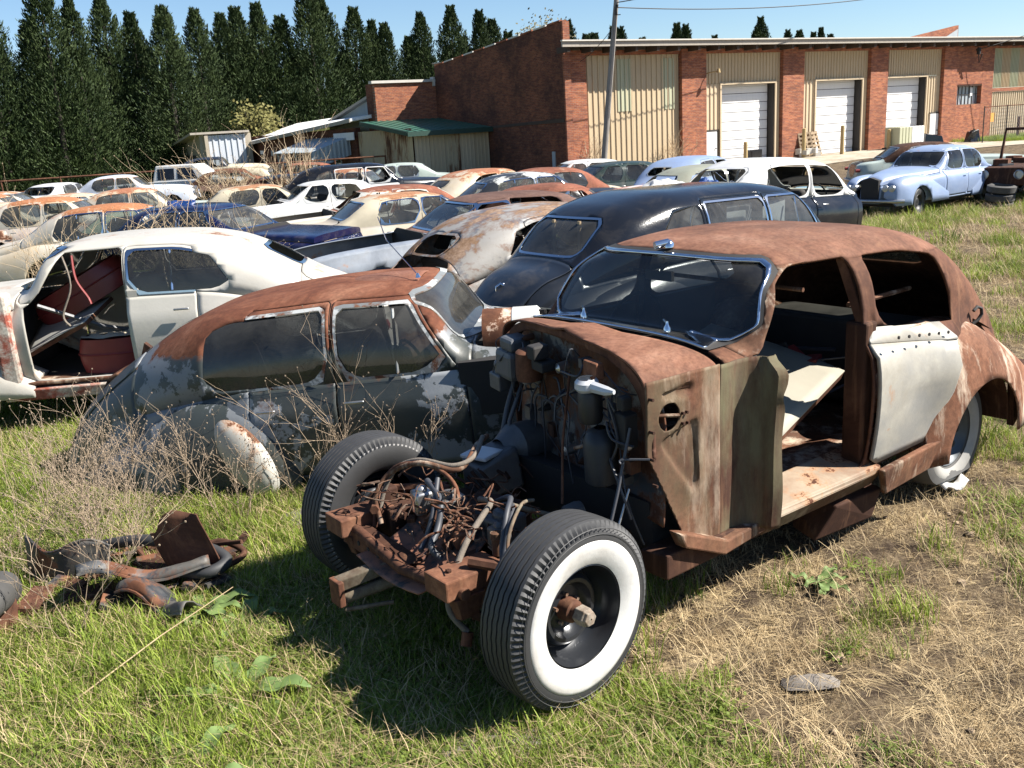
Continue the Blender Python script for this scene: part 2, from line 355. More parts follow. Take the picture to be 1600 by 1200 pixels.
STY = {
 'tall': dict(W=3.05, sill=.42, zc=[(.80, .60), (.77, .98), (.5, 1.14), (-.3, 1.21), (-1.0, 1.225), (-1.15, 1.24), (-1.38, 1.555), (-1.6, 1.605), (-1.97, 1.62), (-2.5, 1.60), (-2.9, 1.535), (-3.3, 1.37), (-3.6, 1.18), (-3.95, 1.02), (-4.2, .82), (-4.33, .5)],
   belt=[(.8, .85), (.3, .97), (-1, 1.10), (-2.6, 1.09), (-3.1, 1.0), (-3.6, .86), (-4.33, .4)],
   wl=[(.8, .20), (.6, .27), (0, .36), (-.5, .62), (-.9, .77), (-1.5, .85), (-2.6, .86), (-3.2, .78), (-3.8, .66), (-4.2, .52), (-4.33, .44)],
   wg=[(.8, .18), (.6, .25), (0, .34), (-.5, .60), (-.9, .73), (-1.5, .79), (-2.6, .79), (-3.2, .73), (-3.8, .58), (-4.2, .45), (-4.33, .38)],
   n=[(.8, 2.6), (-.9, 2.6), (-1.4, 3.8), (-2.6, 3.9), (-3.3, 3.0), (-4.3, 2.3)],
   wins=[[(-1.33, 1.17), (-1.53, 1.49), (-1.98, 1.50), (-1.98, 1.16)], [(-2.07, 1.16), (-2.07, 1.505), (-2.48, 1.495), (-2.76, 1.43), (-2.94, 1.14)]],
   doors=[(-1.16, -2.02), (-2.02, -2.62)], screen=(1.395, .155, .60, -1.0, -1.7), rear=(1.33, .085, .30, -2.95), cowl=-1.12, deck=-3.5,
   ff=dict(zt=[(.82, .55), (.7, .80), (.35, .95), (0, .97), (-.4, .88), (-.8, .68), (-1.15, .47)], yo=[(.82, .74), (.4, .86), (-.6, .87), (-1.15, .86)], yi=.42),
   rf=dict(zt=[(-2.36, .55), (-2.5, .92), (-2.7, 1.02), (-2.97, 1.02), (-3.3, .91), (-3.6, .74), (-4.0, .52), (-4.2, .42)], yo=[(-2.36, .86), (-2.7, .93), (-3.1, .95), (-3.6, .88), (-4.2, .66)], yi=.5), Ra=.42),
 'cloud': dict(W=3.12, sill=.36, zc=[(.80, .55), (.77, .90), (.6, 1.02), (0, 1.10), (-.9, 1.15), (-1.0, 1.17), (-1.42, 1.50), (-1.7, 1.58), (-2.1, 1.61), (-2.7, 1.575), (-3.1, 1.46), (-3.5, 1.22), (-3.7, 1.09), (-4.1, 1.0), (-4.4, .86), (-4.55, .62), (-4.6, .45)],
   belt=[(.8, .80), (.2, .90), (-1, 1.01), (-2.6, 1.0), (-3.4, .92), (-4.2, .8), (-4.6, .4)],
   wl=[(.8, .28), (.5, .40), (0, .62), (-.6, .85), (-1.5, .91), (-2.6, .90), (-3.3, .84), (-4.0, .74), (-4.45, .62), (-4.6, .5)],
   wg=[(.8, .25), (.5, .33), (0, .50), (-.6, .68), (-1.1, .76), (-2.6, .76), (-3.2, .69), (-3.7, .60), (-4.2, .52), (-4.6, .42)],
   n=[(.8, 2.4), (-.9, 2.5), (-1.5, 3.9), (-2.8, 3.9), (-3.5, 2.8), (-4.6, 2.4)],
   wins=[[(-1.24, 1.06), (-1.53, 1.475), (-2.03, 1.49), (-2.03, 1.04)], [(-2.11, 1.04), (-2.11, 1.49), (-2.6, 1.48), (-2.90, 1.43), (-3.06, 1.02)]],
   doors=[(-1.08, -2.07), (-2.07, -2.82)], screen=(1.30, .175, .60, -.9, -1.7), rear=(1.30, .13, .46, -2.9), cowl=-.98, deck=-3.65,
   ff=dict(zt=[(.86, .55), (.78, .84), (.5, .97), (.1, 1.0), (-.4, .97), (-.9, .88), (-1.2, .75)], yo=[(.86, .74), (.5, .88), (0, .92), (-1.2, .89)], yi=.40),
   rf=dict(zt=[(-2.3, .62), (-2.55, .85), (-2.85, .98), (-3.2, .99), (-3.7, .90), (-4.2, .74), (-4.5, .56)], yo=[(-2.3, .885), (-2.8, .93), (-3.3, .94), (-4.0, .86), (-4.5, .68)], yi=.5), Ra=.40),
 'boxy': dict(W=3.04, sill=.30, zc=[(.92, .5), (.90, .84), (.85, .93), (0, 1.01), (-.85, 1.05), (-.95, 1.07), (-1.5, 1.43), (-1.75, 1.49), (-2.2, 1.51), (-2.8, 1.485), (-3.05, 1.44), (-3.5, 1.13), (-3.6, 1.06), (-4.1, 1.0), (-4.28, .95), (-4.33, .80), (-4.36, .45)],
   belt=[(.92, .78), (.5, .88), (-1, .96), (-3, .95), (-4.1, .90), (-4.36, .4)],
   wl=[(.92, .80), (.7, .87), (0, .90), (-3, .91), (-4.0, .88), (-4.36, .82)],
   wg=[(.92, .74), (.7, .79), (0, .80), (-1.0, .80), (-2.9, .79), (-3.4, .76), (-4.0, .78), (-4.36, .74)],
   n=[(.92, 5), (-.9, 5), (-1.6, 4.0), (-2.9, 4.0), (-3.6, 4.5), (-4.36, 5)],
   wins=[[(-1.22, 1.01), (-1.58, 1.40), (-2.0, 1.415), (-2.0, 1.0)], [(-2.08, 1.0), (-2.08, 1.415), (-2.75, 1.39), (-3.02, 1.0)]],
   doors=[(-1.02, -2.04), (-2.04, -2.86)], screen=(1.25, .155, .63, -.9, -1.75), rear=(1.26, .13, .58, -2.95), cowl=-.90, deck=-3.55, Ra=.39),
 'limo': dict(W=3.66, sill=.38, zc=[(.85, .55), (.82, .95), (.6, 1.06), (0, 1.15), (-.95, 1.20), (-1.05, 1.22), (-1.42, 1.60), (-1.65, 1.69), (-2.2, 1.74), (-3.3, 1.735), (-3.9, 1.64), (-4.2, 1.50), (-4.5, 1.22), (-4.62, 1.13), (-4.85, 1.06), (-5.1, .88), (-5.25, .62), (-5.3, .42)],
   belt=[(.85, .85), (.2, .95), (-1, 1.06), (-3.2, 1.05), (-4.2, .97), (-4.8, .86), (-5.3, .4)],
   wl=[(.85, .30), (.5, .42), (0, .64), (-.6, .87), (-1.5, .94), (-3.2, .94), (-4.1, .86), (-4.7, .76), (-5.1, .64), (-5.3, .52)],
   wg=[(.85, .27), (.5, .36), (0, .54), (-.6, .70), (-1.1, .79), (-3.2, .82), (-3.9, .79), (-4.4, .68), (-4.8, .57), (-5.3, .42)],
   n=[(.85, 2.4), (-.9, 2.5), (-1.5, 3.8), (-3.4, 4.0), (-4.4, 3.0), (-5.3, 2.3)],
   wins=[[(-1.30, 1.13), (-1.56, 1.58), (-2.12, 1.59), (-2.12, 1.12)], [(-2.2, 1.12), (-2.2, 1.59), (-3.05, 1.59), (-3.05, 1.12)], [(-3.13, 1.12), (-3.13, 1.59), (-3.5, 1.53), (-3.84, 1.15)]],
   doors=[(-1.12, -2.16), (-2.16, -3.09)], screen=(1.39, .19, .62, -.9, -1.8), rear=(1.36, .15, .45, -3.95), cowl=-1.02, deck=-4.55,
   ff=dict(zt=[(.9, .55), (.8, .86), (.5, 1.0), (.1, 1.04), (-.4, 1.0), (-.9, .92), (-1.2, .78)], yo=[(.9, .76), (.5, .90), (0, .95), (-1.2, .93)], yi=.42),
   rf=dict(zt=[(-2.85, .60), (-3.1, .85), (-3.4, 1.0), (-3.75, 1.03), (-4.2, .95), (-4.8, .76), (-5.15, .56)], yo=[(-2.85, .92), (-3.3, .97), (-3.8, .98), (-4.5, .90), (-5.15, .68)], yi=.5), Ra=.41)}

def body_sheet(st, x0, x1, nx, nl=6, nu=9, sill=None):
    zc, be, wl, wg, nn = [curve(st[k]) for k in ('zc', 'belt', 'wl', 'wg', 'n')]
    sl_ = st['sill'] if sill is None else sill
    # stations equally spaced along the profile
    N = 400; xs = [x0+(x1-x0)*i/N for i in range(N+1)]; acc = [0]
    for i in range(N): acc.append(acc[-1]+math.hypot(xs[i+1]-xs[i], (zc(xs[i+1])-zc(xs[i]))*1.2))
    st_x = []; j = 0
    for k in range(nx+1):
        t = acc[-1]*k/nx
        while j < N-1 and acc[j+1] < t: j += 1
        st_x.append(xs[j]+(xs[j+1]-xs[j])*((t-acc[j])/(acc[j+1]-acc[j])))
    V = []; rows = 0
    for x in st_x:
        c = zc(x); b = min(be(x), c-.06); l = wl(x); g = min(wg(x), l-.01); n = nn(x); half = []
        for i in range(nl+1):
            t = i/nl; y = g+(l-g)*(max(0, 1-t**5))**.5; y -= .05*(1-t)**3; half.append((y, sl_+(b-sl_)*t))
        for i in range(1, nu+1):
            th = math.pi/2*i/nu; y = g*max(0, math.cos(th))**(2/n); z = b+(c-b)*math.sin(th)**(2/n)
            y *= 1-.07*max(0, (z-b))/.6; half.append((y, z))
        full = [(-y, z) for y, z in half[:-1]]+[(0, c)]+[(y, z) for y, z in half[:-1]][::-1]
        rows = len(full); V += [(x, y, z) for y, z in full]
    F = [[i*rows+j, i*rows+j+1, (i+1)*rows+j+1, (i+1)*rows+j] for i in range(nx) for j in range(rows-1)]
    F.append(list(range(rows))[::-1]); F.append([nx*rows+j for j in range(rows)])
    return Sheet(V, F)
def fender_sheet(fd, side, sill=.33, nx=26, nv=14, x0=None, x1=None):
    zt, yo = curve(fd['zt']), curve(fd['yo']); a0, a1 = fd['zt'][0][0], fd['zt'][-1][0]
    x0 = a0 if x0 is None else x0; x1 = a1 if x1 is None else x1
    V = []
    for i in range(nx+1):
        t = i/nx; t = .5-.5*math.cos(math.pi*t) if True else t
        x = x0+(x1-x0)*t; top = zt(x); o = yo(x); a = (o-fd['yi'])*.62; yc = o-a; s_ = min(sill, top-.05)
        for j in range(nv+1):
            ph = R(118)*j/nv; n = 2.5; cc = math.cos(ph)
            y = yc+a*math.copysign(abs(cc)**(2/n), cc); z = s_+(top-s_)*math.sin(ph)**(2/n) if ph < math.pi/2 else top-(top-s_)*(1-math.sin(ph)**(2/n))*.9
            V.append((x, side*y, z))
    F = []
    for i in range(nx):
        for j in range(nv):
            q = [i*(nv+1)+j, (i+1)*(nv+1)+j, (i+1)*(nv+1)+j+1, i*(nv+1)+j+1]; F.append(q if side < 0 else q[::-1])
    for i in (0, nx):
        q = [i*(nv+1)+j for j in range(nv+1)]; F.append(q)
    return Sheet(V, F)

def make_wheel(parent, x, y, z, side, Rr=.37, w=.20, white=False, hub=None, steer=0, n=36, flat=False, rubber=None):
    Mx = Matrix.Rotation(steer, 3, 'Z')
    h = w/2; rim = Rr*.56
    prof = [(-h*.7, rim), (-h, Rr*.78), (-h*.93, Rr*.93), (-h*.7, Rr*.985), (-h*.3, Rr), (h*.3, Rr), (h*.7, Rr*.985), (h*.93, Rr*.93), (h, Rr*.78), (h*.7, rim)]
    mb = MB().lathe(prof, n)
    if flat: mb.v = [(a, b*(1+.35*max(0, (-c-Rr*.6)/Rr*2.2)), max(c, -Rr*.72)) for a, b, c in mb.v]
    ty = mb.build('wheel', rubber or M['rubber'], parent, smooth=40); ty.location = (x, y, z); ty.rotation_euler = (0, 0, steer)
    s_ = side
    rp = [(s_*h*.62, rim*1.02), (s_*h*.72, rim*.97), (s_*h*.30, rim*.86), (s_*h*.05, rim*.6), (s_*h*.30, rim*.5), (s_*h*.34, rim*.3), (s_*h*.28, .02)]
    rb = MB().lathe(rp, n); rb.build('rim', hub or M['black_metal'], ty, smooth=50)
    if white:
        wp = [(s_*h*.80, rim*1.05), (s_*(h*1.0), Rr*.68), (s_*(h*1.04), Rr*.76), (s_*(h*.985), Rr*.80)]
        MB().lathe(wp, n).build('whitewall', M['dull_white_rubber'] if white == 2 else M['white_rubber'], ty, smooth=60)
    return ty

def make_car(sp):
    """sp: description of one car. Builds an Empty with body, roof, doors (> window), bonnet, boot lid, fenders, wheels, seats."""
    st = dict(STY[sp['style']]); st.update(sp.get('st', {})); near = sp.get('near', False)
    (x, y), hd = sp['loc'], sp['hd']; z = sp.get('z', gz(x, y))
    root = thing(sp.get('name', 'sedan'), sp['label'], sp.get('cat', 'car'), (x, y, z), R(hd), 'scrapped classic cars', R(sp.get('tilt', 0)), R(sp.get('roll', 0)))
    P = sp['paint']; PR = sp.get('roofp', P); PB = sp.get('bonnetp', P); PD = sp.get('doorp', P); PF = sp.get('fenderp', P); PT = sp.get('bootp', P); trim = sp.get('trim', M['dull_chrome'])
    xf = sp.get('front', max(a for a, b in st['zc'])); xb = sp.get('back', min(a for a, b in st['zc'])); W_ = st['W']
    sol = .012 if near else 0
    S = body_sheet(st, xf, xb, 84 if near else 46, 7 if near else 5, 12 if near else 8)
    Ra = st['Ra']
    for ax in (0, -W_):
        S = S.split(lambda x_, y_, z_: (Ra-math.hypot(x_-ax, z_-.36)) if abs(y_) > .4 else -1)[0]
    noglass = sp.get('noglass', ()); gone = sp.get('gone', ())
    glassm = sp.get('glass', M['glass'])
    # windscreen, rear window
    wins = []
    cz, hz, hy, xa, xb_ = st['screen']
    if xf > -1.0 or sp.get('screen', True):
        zcf = curve(st['zc']); tabl = [(zcf(xx), xx) for xx in [st['cowl']+.1-.02*k for k in range(60)]]
        def xs_at(c):
            for zz, xx in tabl:
                if zz >= c: return xx
            return tabl[-1][1]
        xst = [xs_at(cz-hz+.02*k) for k in range(int(2*hz/.02)+2)]
        def xlim(c):
            k = int(max(0, min(len(xst)-1, (c-cz+hz)/.02))); return xst[k]-.13
        fn = lambda a, b, c: max(rrect(b, c, 0, cz, hy, hz, .09), a-xa, xb_-a, xlim(c)-a)
        G, S = S.split(fn); wins.append(('windscreen', G, fn, root, 'screen'))
    cz2, hz2, hy2, xr = st['rear']
    fn2 = lambda a, b, c: max(rrect(b, c, 0, cz2, hy2, hz2, .08), a-xr)
    G, S = S.split(fn2); wins.append(('rear_window', G, fn2, root, 'rear'))
    wf = [poly(w_, .008) for w_ in st['wins']]
    pend = []
    for i, f_ in enumerate(wf):
        for sd_ in (1, -1):
            fn = lambda a, b, c, f_=f_, sd_=sd_: max(f_(a, c), .35-b*sd_)
            G, S = S.split(fn); pend.append((i, sd_, G, fn))
    # trims round the openings
    def rim_band(src, fn, nm, par, wd=.018):
        B_, rest = src.split(lambda a, b, c: fn(a, b, c)-wd)
        B_.off(.006).build(nm, trim, par, smooth=30); return rest
    trim_on = sp.get('trims', True)
    for nm, G, fn, par, key in wins:
        if trim_on: S = rim_band(S, fn, 'window_frame', root)
        if key not in noglass: G.off(-.004).build(nm, glassm, root)
    # doors
    dz0 = st['sill']+.04
    belt = curve(st['belt'])
    doors = []
    for i, (da, db) in enumerate(st['doors']):
        for sd_ in (1, -1):
            def fd(a, b, c, da=da, db=db, sd_=sd_):
                top = belt(a)+.045; 
                v = max(a-(da+.0), db-a, dz0-c, .3-b*sd_)
                if c > top:
                    return max(v, 1.0*(wf[i](a, c)-.045))
                arch = (Ra+.06)-math.hypot(a+W_, c-.36)
                return max(v, arch)
            D, S = S.split(fd); doors.append((i, sd_, D, fd))
    dobj = {}
    for i, sd_, D, fd in doors:
        key = ('L' if sd_ > 0 else 'R')+str(i)
        if key in gone: dobj[(i, sd_)] = None; continue
        D = D.split(lambda a, b, c: fd(a, b, c)+.006)[0]
        fnw = [q for q in pend if q[0] == i and q[1] == sd_][0][3]
        trim_s = None
        if trim_on:
            B_, D = D.split(lambda a, b, c: fnw(a, b, c)-.018); trim_s = B_
        hi, lo = D.split(lambda a, b, c: belt(a)+.03-c)
        o = lo.off(.003).build('door', PD, root, sol)
        if o is None: continue
        hi.off(.003).build('window_surround', PR, o, sol)
        if trim_s: trim_s.off(.008).build('window_trim', trim, o)
        zb = belt((st['doors'][i][1]+st['doors'][i][0])/2)-.09
        yw = curve(st['wl'])(st['doors'][i][1]+.1)
        MB().box((st['doors'][i][1]+.13, sd_*(yw+.03), zb), (.13, .02, .018)).build('door_handle', M['dull_chrome'], o, smooth=40, bev=.006)
        dobj[(i, sd_)] = o
    for i, sd_, G, fn in pend:
        key = ('L' if sd_ > 0 else 'R')+str(i)
        if key in noglass or key in gone: continue
        par = dobj.get((i, sd_)) or root
        xm = (st['wins'][i][0][0]+st['wins'][i][-1][0])/2
        G.off(-.004)
        G.build('side_window', glassm, par)
        if sp.get('vents', True) and i == 0 or (sp['style'] != 'limo' and i == len(st['wins'])-1 and sp.get('rearvent', True)):
            w_ = st['wins'][i]; xv = (w_[0][0]+w_[1][0])/2-.22 if i == 0 else (w_[2][0]+w_[3][0])/2+.20
            y0_ = sd_*(curve(st['wg'])(xv)-.005); y1_ = sd_*(curve(st['wg'])(xv)*.84)
            MB().tube([(xv, y0_, w_[0][1]+.0), (xv, y1_, w_[1][1]-.01)], .010, 6).build('window_divider', trim, par)
    # roof, bonnet, boot lid
    cw, dk = st['cowl'], st['deck']
    Rf, S = S.split(lambda a, b, c: max(a-cw+.0, dk-a, belt(a)+.035-c)); Rf.build('roof', PR, root, sol)
    if 'bonnet' in gone: Bn, S = S.split(lambda a, b, c: max(cw+.02-a, .62-c if False else belt(a)-.02-c, abs(b)-.62))
    else:
        Bn, S = S.split(lambda a, b, c: max(cw+.02-a, belt(a)-.02-c))
        Bn.split(lambda a, b, c: max(cw+.03-a, belt(a)-.012-c))[0].off(.004).build('bonnet', PB, root, sol)
    hw = curve([(dk, .50), (xb if xb < dk else dk-.5, .36)])
    Bt, S = S.split(lambda a, b, c: max(a-dk, abs(b)-hw(a), .55-c))
    if 'boot' not in gone: Bt.split(lambda a, b, c: max(a-dk+.006, abs(b)-hw(a)+.006, .556-c))[0].off(.006).build('boot_lid', PT, root, sol)
    S.build('body', P, root, sol)
    # fenders
    if 'ff' in st:
        for sd_ in (1, -1):
            if xf > -.2 and 'ff' not in gone:
                Fs = fender_sheet(st['ff'], sd_, nx=24 if near else 16, nv=12 if near else 8)
                Fs = Fs.split(lambda a, b, c: Ra-math.hypot(a, c-.36) if abs(b) > .45 else -1)[0]; Fs.build('front_fender', sp.get('frontfp', PF), root, sol)
            if 'rf' not in gone:
                Fs = fender_sheet(st['rf'], sd_, nx=28 if near else 16, nv=14 if near else 8)
                Fs = Fs.split(lambda a, b, c: Ra-math.hypot(a+W_, c-.36) if abs(b) > .45 else -1)[0]; Fs.build('rear_fender', PF, root, sol)
    # lamps and face
    if xf > .5 and sp.get('face', True):
        hwid = .60 if sp['style'] != 'boxy' else .62; xx = xf+.03
        for sd_ in (1, -1):
            n_l = 2 if sp.get('quad') else 1
            for q in range(n_l):
                yy = sd_*(hwid+.0-(q*.17 if n_l == 2 else 0)); rr = .085 if n_l == 2 else .10
                MB().lathe([(xx-.12, rr*.9), (xx, rr), (xx+.015, rr*.96), (xx+.02, rr*.5), (xx+.022, .004)], 18, (0, yy, .74), 'x').build('headlight', M['dull_chrome'] if not sp.get('nolamp') else M['dark'], root, smooth=50)
        gw = .24 if sp['style'] != 'boxy' else .26
        g = MB().prism([(-gw, .48), (gw, .48), (gw, .93), (0, 1.0), (-gw, .93)], xf-.1, xf+.035, 'x').build('grille', M['dark'] if sp.get('nogrille') else M['dull_chrome'], root)
        MB().tube([(xf-.1, -.86, .44), (xf+.07, -.72, .44), (xf+.14, 0, .44), (xf+.07, .72, .44), (xf-.1, .86, .44)], .045, 8).build('bumper', M['dull_chrome'], root, smooth=50) if sp.get('bumper', True) else None
    if sp.get('taillamps', True) and xb < -4:
        for sd_ in (1, -1):
            zz = .78 if sp['style'] == 'boxy' else .66; yy = .74 if sp['style'] == 'boxy' else .62; xx = xb-.01 if sp['style'] == 'boxy' else xb+.10
            MB().lathe([(xx+.1, .05), (xx-.02, .05), (xx-.035, .01)], 12, (0, sd_*yy, zz), 'x').build('tail_lamp', M['red_seat'], root, smooth=40)
        if sp.get('bumper', True): MB().tube([(xb+.25, -.80, .46), (xb-.06, -.66, .46), (xb-.10, 0, .46), (xb-.06, .66, .46), (xb+.25, .80, .46)], .045, 8).build('rear_bumper', M['dull_chrome'], root, smooth=50)
    # inside and underneath
    x1_ = min(xf, .6); MB().box(((x1_+xb+.4)/2, 0, st['sill']-.03), (x1_-xb-.4, 1.44, .10)).build('floor_pan', sp.get('floorm', M['interior']), root)
    seat = sp.get('seat', M['interior'])
    if sp.get('seats', True):
        for q, sx in enumerate((-1.75, -2.75)):
            if sp['style'] == 'limo' and q: sx = -3.35
            sg = MB().box((sx, 0, .62), (.5, 1.30, .26)).box((sx-.3, 0, .86), (.14, 1.30, .56), Matrix.Rotation(R(-12), 3, 'Y')); sg.build('seat', seat, root, smooth=30, bev=.05)
        MB().box((cw-.12, 0, .98), (.22, 1.36, .16)).build('dashboard', M['interior'], root, bev=.03)
        stw = MB(); cc = Vector((cw-.45, -.36, 1.04)); ring = [cc+Vector((math.sin(R(25))*math.sin(t)*.19*-1, math.cos(t)*.19, math.cos(R(25))*math.sin(t)*.19)) for t in [2*math.pi*k/16 for k in range(17)]]
        stw.tube(ring, .012, 5, cap=False); stw.tube([cc, cc+Vector((.35, 0, -.15))], .018, 5); stw.tube([ring[0], ring[8]], .009, 4)
        stw.build('steering_wheel', M['dark'], root, smooth=40)
    # the firewall closes the cabin
    if xf > -.9 or True:
        yw = curve(st['wg'])(max(-.85, -9))-.04
        MB().prism([(-yw, .4), (yw, .4), (yw, 1.0), (yw*.7, 1.1), (-yw*.7, 1.1), (-yw, 1.0)], min(xf-.02, cw+.14), min(xf-.02, cw+.14)+.03, 'x').build('firewall', M['dark'], root)
    if sp.get('wheels', True):
        for ax in (0, -W_):
            for sd_ in (1, -1):
                if ax == 0 and xf < 0: continue
                if ('w' if ax == 0 else 'W')+('L' if sd_ > 0 else 'R') in gone: continue
                make_wheel(root, ax, sd_*.74, .35, sd_, .355, .19, sp.get('white', False), sp.get('hub'), R(sp.get('steer', 0)) if ax == 0 else 0, 24)
    return root
# ------------------------------------------------------------------ the stripped rusty sedan in front
def detailed_tyre(parent, x, y, side, Rr=.385, w=.225, steer=0, z=None, white=True):
    """tyre with five ribs, zigzag grooves and notched shoulders; whitewall band and deep black rim"""
    seg = 168; h = w/2; s_ = side; rim = .205
    prof = []   # (axis, radius, kind)
    prof += [(-h*.62, rim, 0), (-h*.80, rim+.02, 0), (-h, Rr*.74, 0), (-h*.99, Rr*.83, 0), (-h*.955, Rr*.875, 0), (-h*.90, Rr*.925, 1), (-h*.80, Rr*.968, 2)]
    gr = [-.60, -.36, -.12, .12, .36, .60]
    xs_ = [(-.74, Rr*.985)]
    for g in gr: xs_ += [(g-.035, Rr*(1-.012*abs(g))), (g-.028, Rr-.010), (g+.028, Rr-.010), (g+.035, Rr*(1-.012*abs(g)))]
    xs_ += [(.74, Rr*.985)]
    prof += [(h*a, r, 3) for a, r in xs_]
    prof += [(h*.80, Rr*.968, 2), (h*.90, Rr*.925, 1), (h*.955, Rr*.875, 0), (h*.99, Rr*.83, 0), (h, Rr*.74, 0), (h*.80, rim+.02, 0), (h*.62, rim, 0)]
    V = []; n = len(prof)
    for k in range(seg):
        t = 2*math.pi*k/seg; nt = k % 2; zg = (k//1) % 4
        for (a, r, kd) in prof:
            if kd == 1 and nt: r -= .026
            if kd == 2 and nt: r -= .016
            if kd == 3: a += .0011*(1 if zg < 2 else -1)*(0 if abs(a) > h*.7 else 1)
            V.append((r*math.cos(t), a, r*math.sin(t)))
    F = []
    for k in range(seg):
        k2 = (k+1) % seg
        for j in range(n-1): F.append([k*n+j, k*n+j+1, k2*n+j+1, k2*n+j])
    mb = MB(); mb.v = V; mb.f = F
    ty = mb.build('wheel', M['rubber'], parent, smooth=25)
    ty.location = (x, y, Rr if z is None else z); ty.rotation_euler = (0, 0, steer)
    # bead line ring
    for rr_, yy_, th in ((.355, h*.965, .0018), (.332, h*1.0, .0015)):
        MB().tube([(rr_*math.cos(t), s_*yy_, rr_*math.sin(t)) for t in [2*math.pi*k/64 for k in range(65)]], th, 4, cap=False).build('sidewall_ring', M['rubber'], ty, smooth=60)
    if white:
        wp = [(s_*h*.84, rim+.004), (s_*(h*.965), rim+.03), (s_*(h+.004), Rr*.70), (s_*(h+.005), Rr*.76), (s_*(h+.001), Rr*.795), (s_*(h*.98), Rr*.80)]
        MB().lathe(wp, 96).build('whitewall', M['white_rubber'], ty, smooth=60)
    rp = [(s_*h*.60, rim+.006), (s_*h*.78, rim+.006), (s_*h*.82, rim-.002), (s_*h*.70, rim-.006), (s_*h*.45, rim-.012), (s_*h*.1, rim-.02), (s_*-h*.15, rim-.045), (s_*-h*.1, rim-.055),
          (s_*h*.12, rim-.062), (s_*h*.22, rim-.075), (s_*h*.2, rim-.09), (s_*-h*.02, rim-.10), (s_*-h*.15, rim-.115), (s_*-h*.1, .06), (s_*-h*.1, .045)]
    MB().lathe(rp, 64).build('rim', M['rim_black'], ty, smooth=40)
    hb = MB().lathe([(s_*-h*.2, .05), (s_*h*.35, .046), (s_*h*.4, .036), (s_*h*.75, .034), (s_*h*.78, .030), (s_*h*.80, .022)], 20)
    hb.build('hub', M['rust'], ty, smooth=40)
    MB().lathe([(s_*h*.55, .034), (s_*h*.58, .040), (s_*h*.98, .039), (s_*h*1.02, .034), (s_*h*1.14, .031), (s_*h*1.16, .004)], 6).build('hub_cap', M['hubcap'], ty, bev=.003)
    for k in range(5):
        t = 2*math.pi*k/5+.3; MB().tube([(.062*math.cos(t), s_*-h*.12, .062*math.sin(t)), (.062*math.cos(t), s_*h*.05, .062*math.sin(t))], .008, 6).build('wheel_stud', M['rust_pale'], ty, smooth=30)
    return ty
M['rim_black'] = mat_simple('glossy_black_rim', (.022, .024, .028), .28, .3, .5, 10, .08)
M['hubcap'] = mat_rust('worn_hub_cap', 1.1, rc=[(.25, (.10, .05, .03)), (.45, (.33, .27, .2)), (.6, (.45, .41, .34)), (.8, (.5, .45, .38))], sc=9)
M['grey_rust'] = mat_rust('grey_brown_rust', .8, rc=[(.25, (.06, .045, .03)), (.45, (.16, .13, .09)), (.6, (.22, .19, .14)), (.8, (.3, .24, .17))], sc=5)
M['firewall'] = mat_paint('peeling_bulkhead_paint', (.040, .042, .046), (.22, .20, .17), .40, .45, None, .7, .3, sc=3.0)

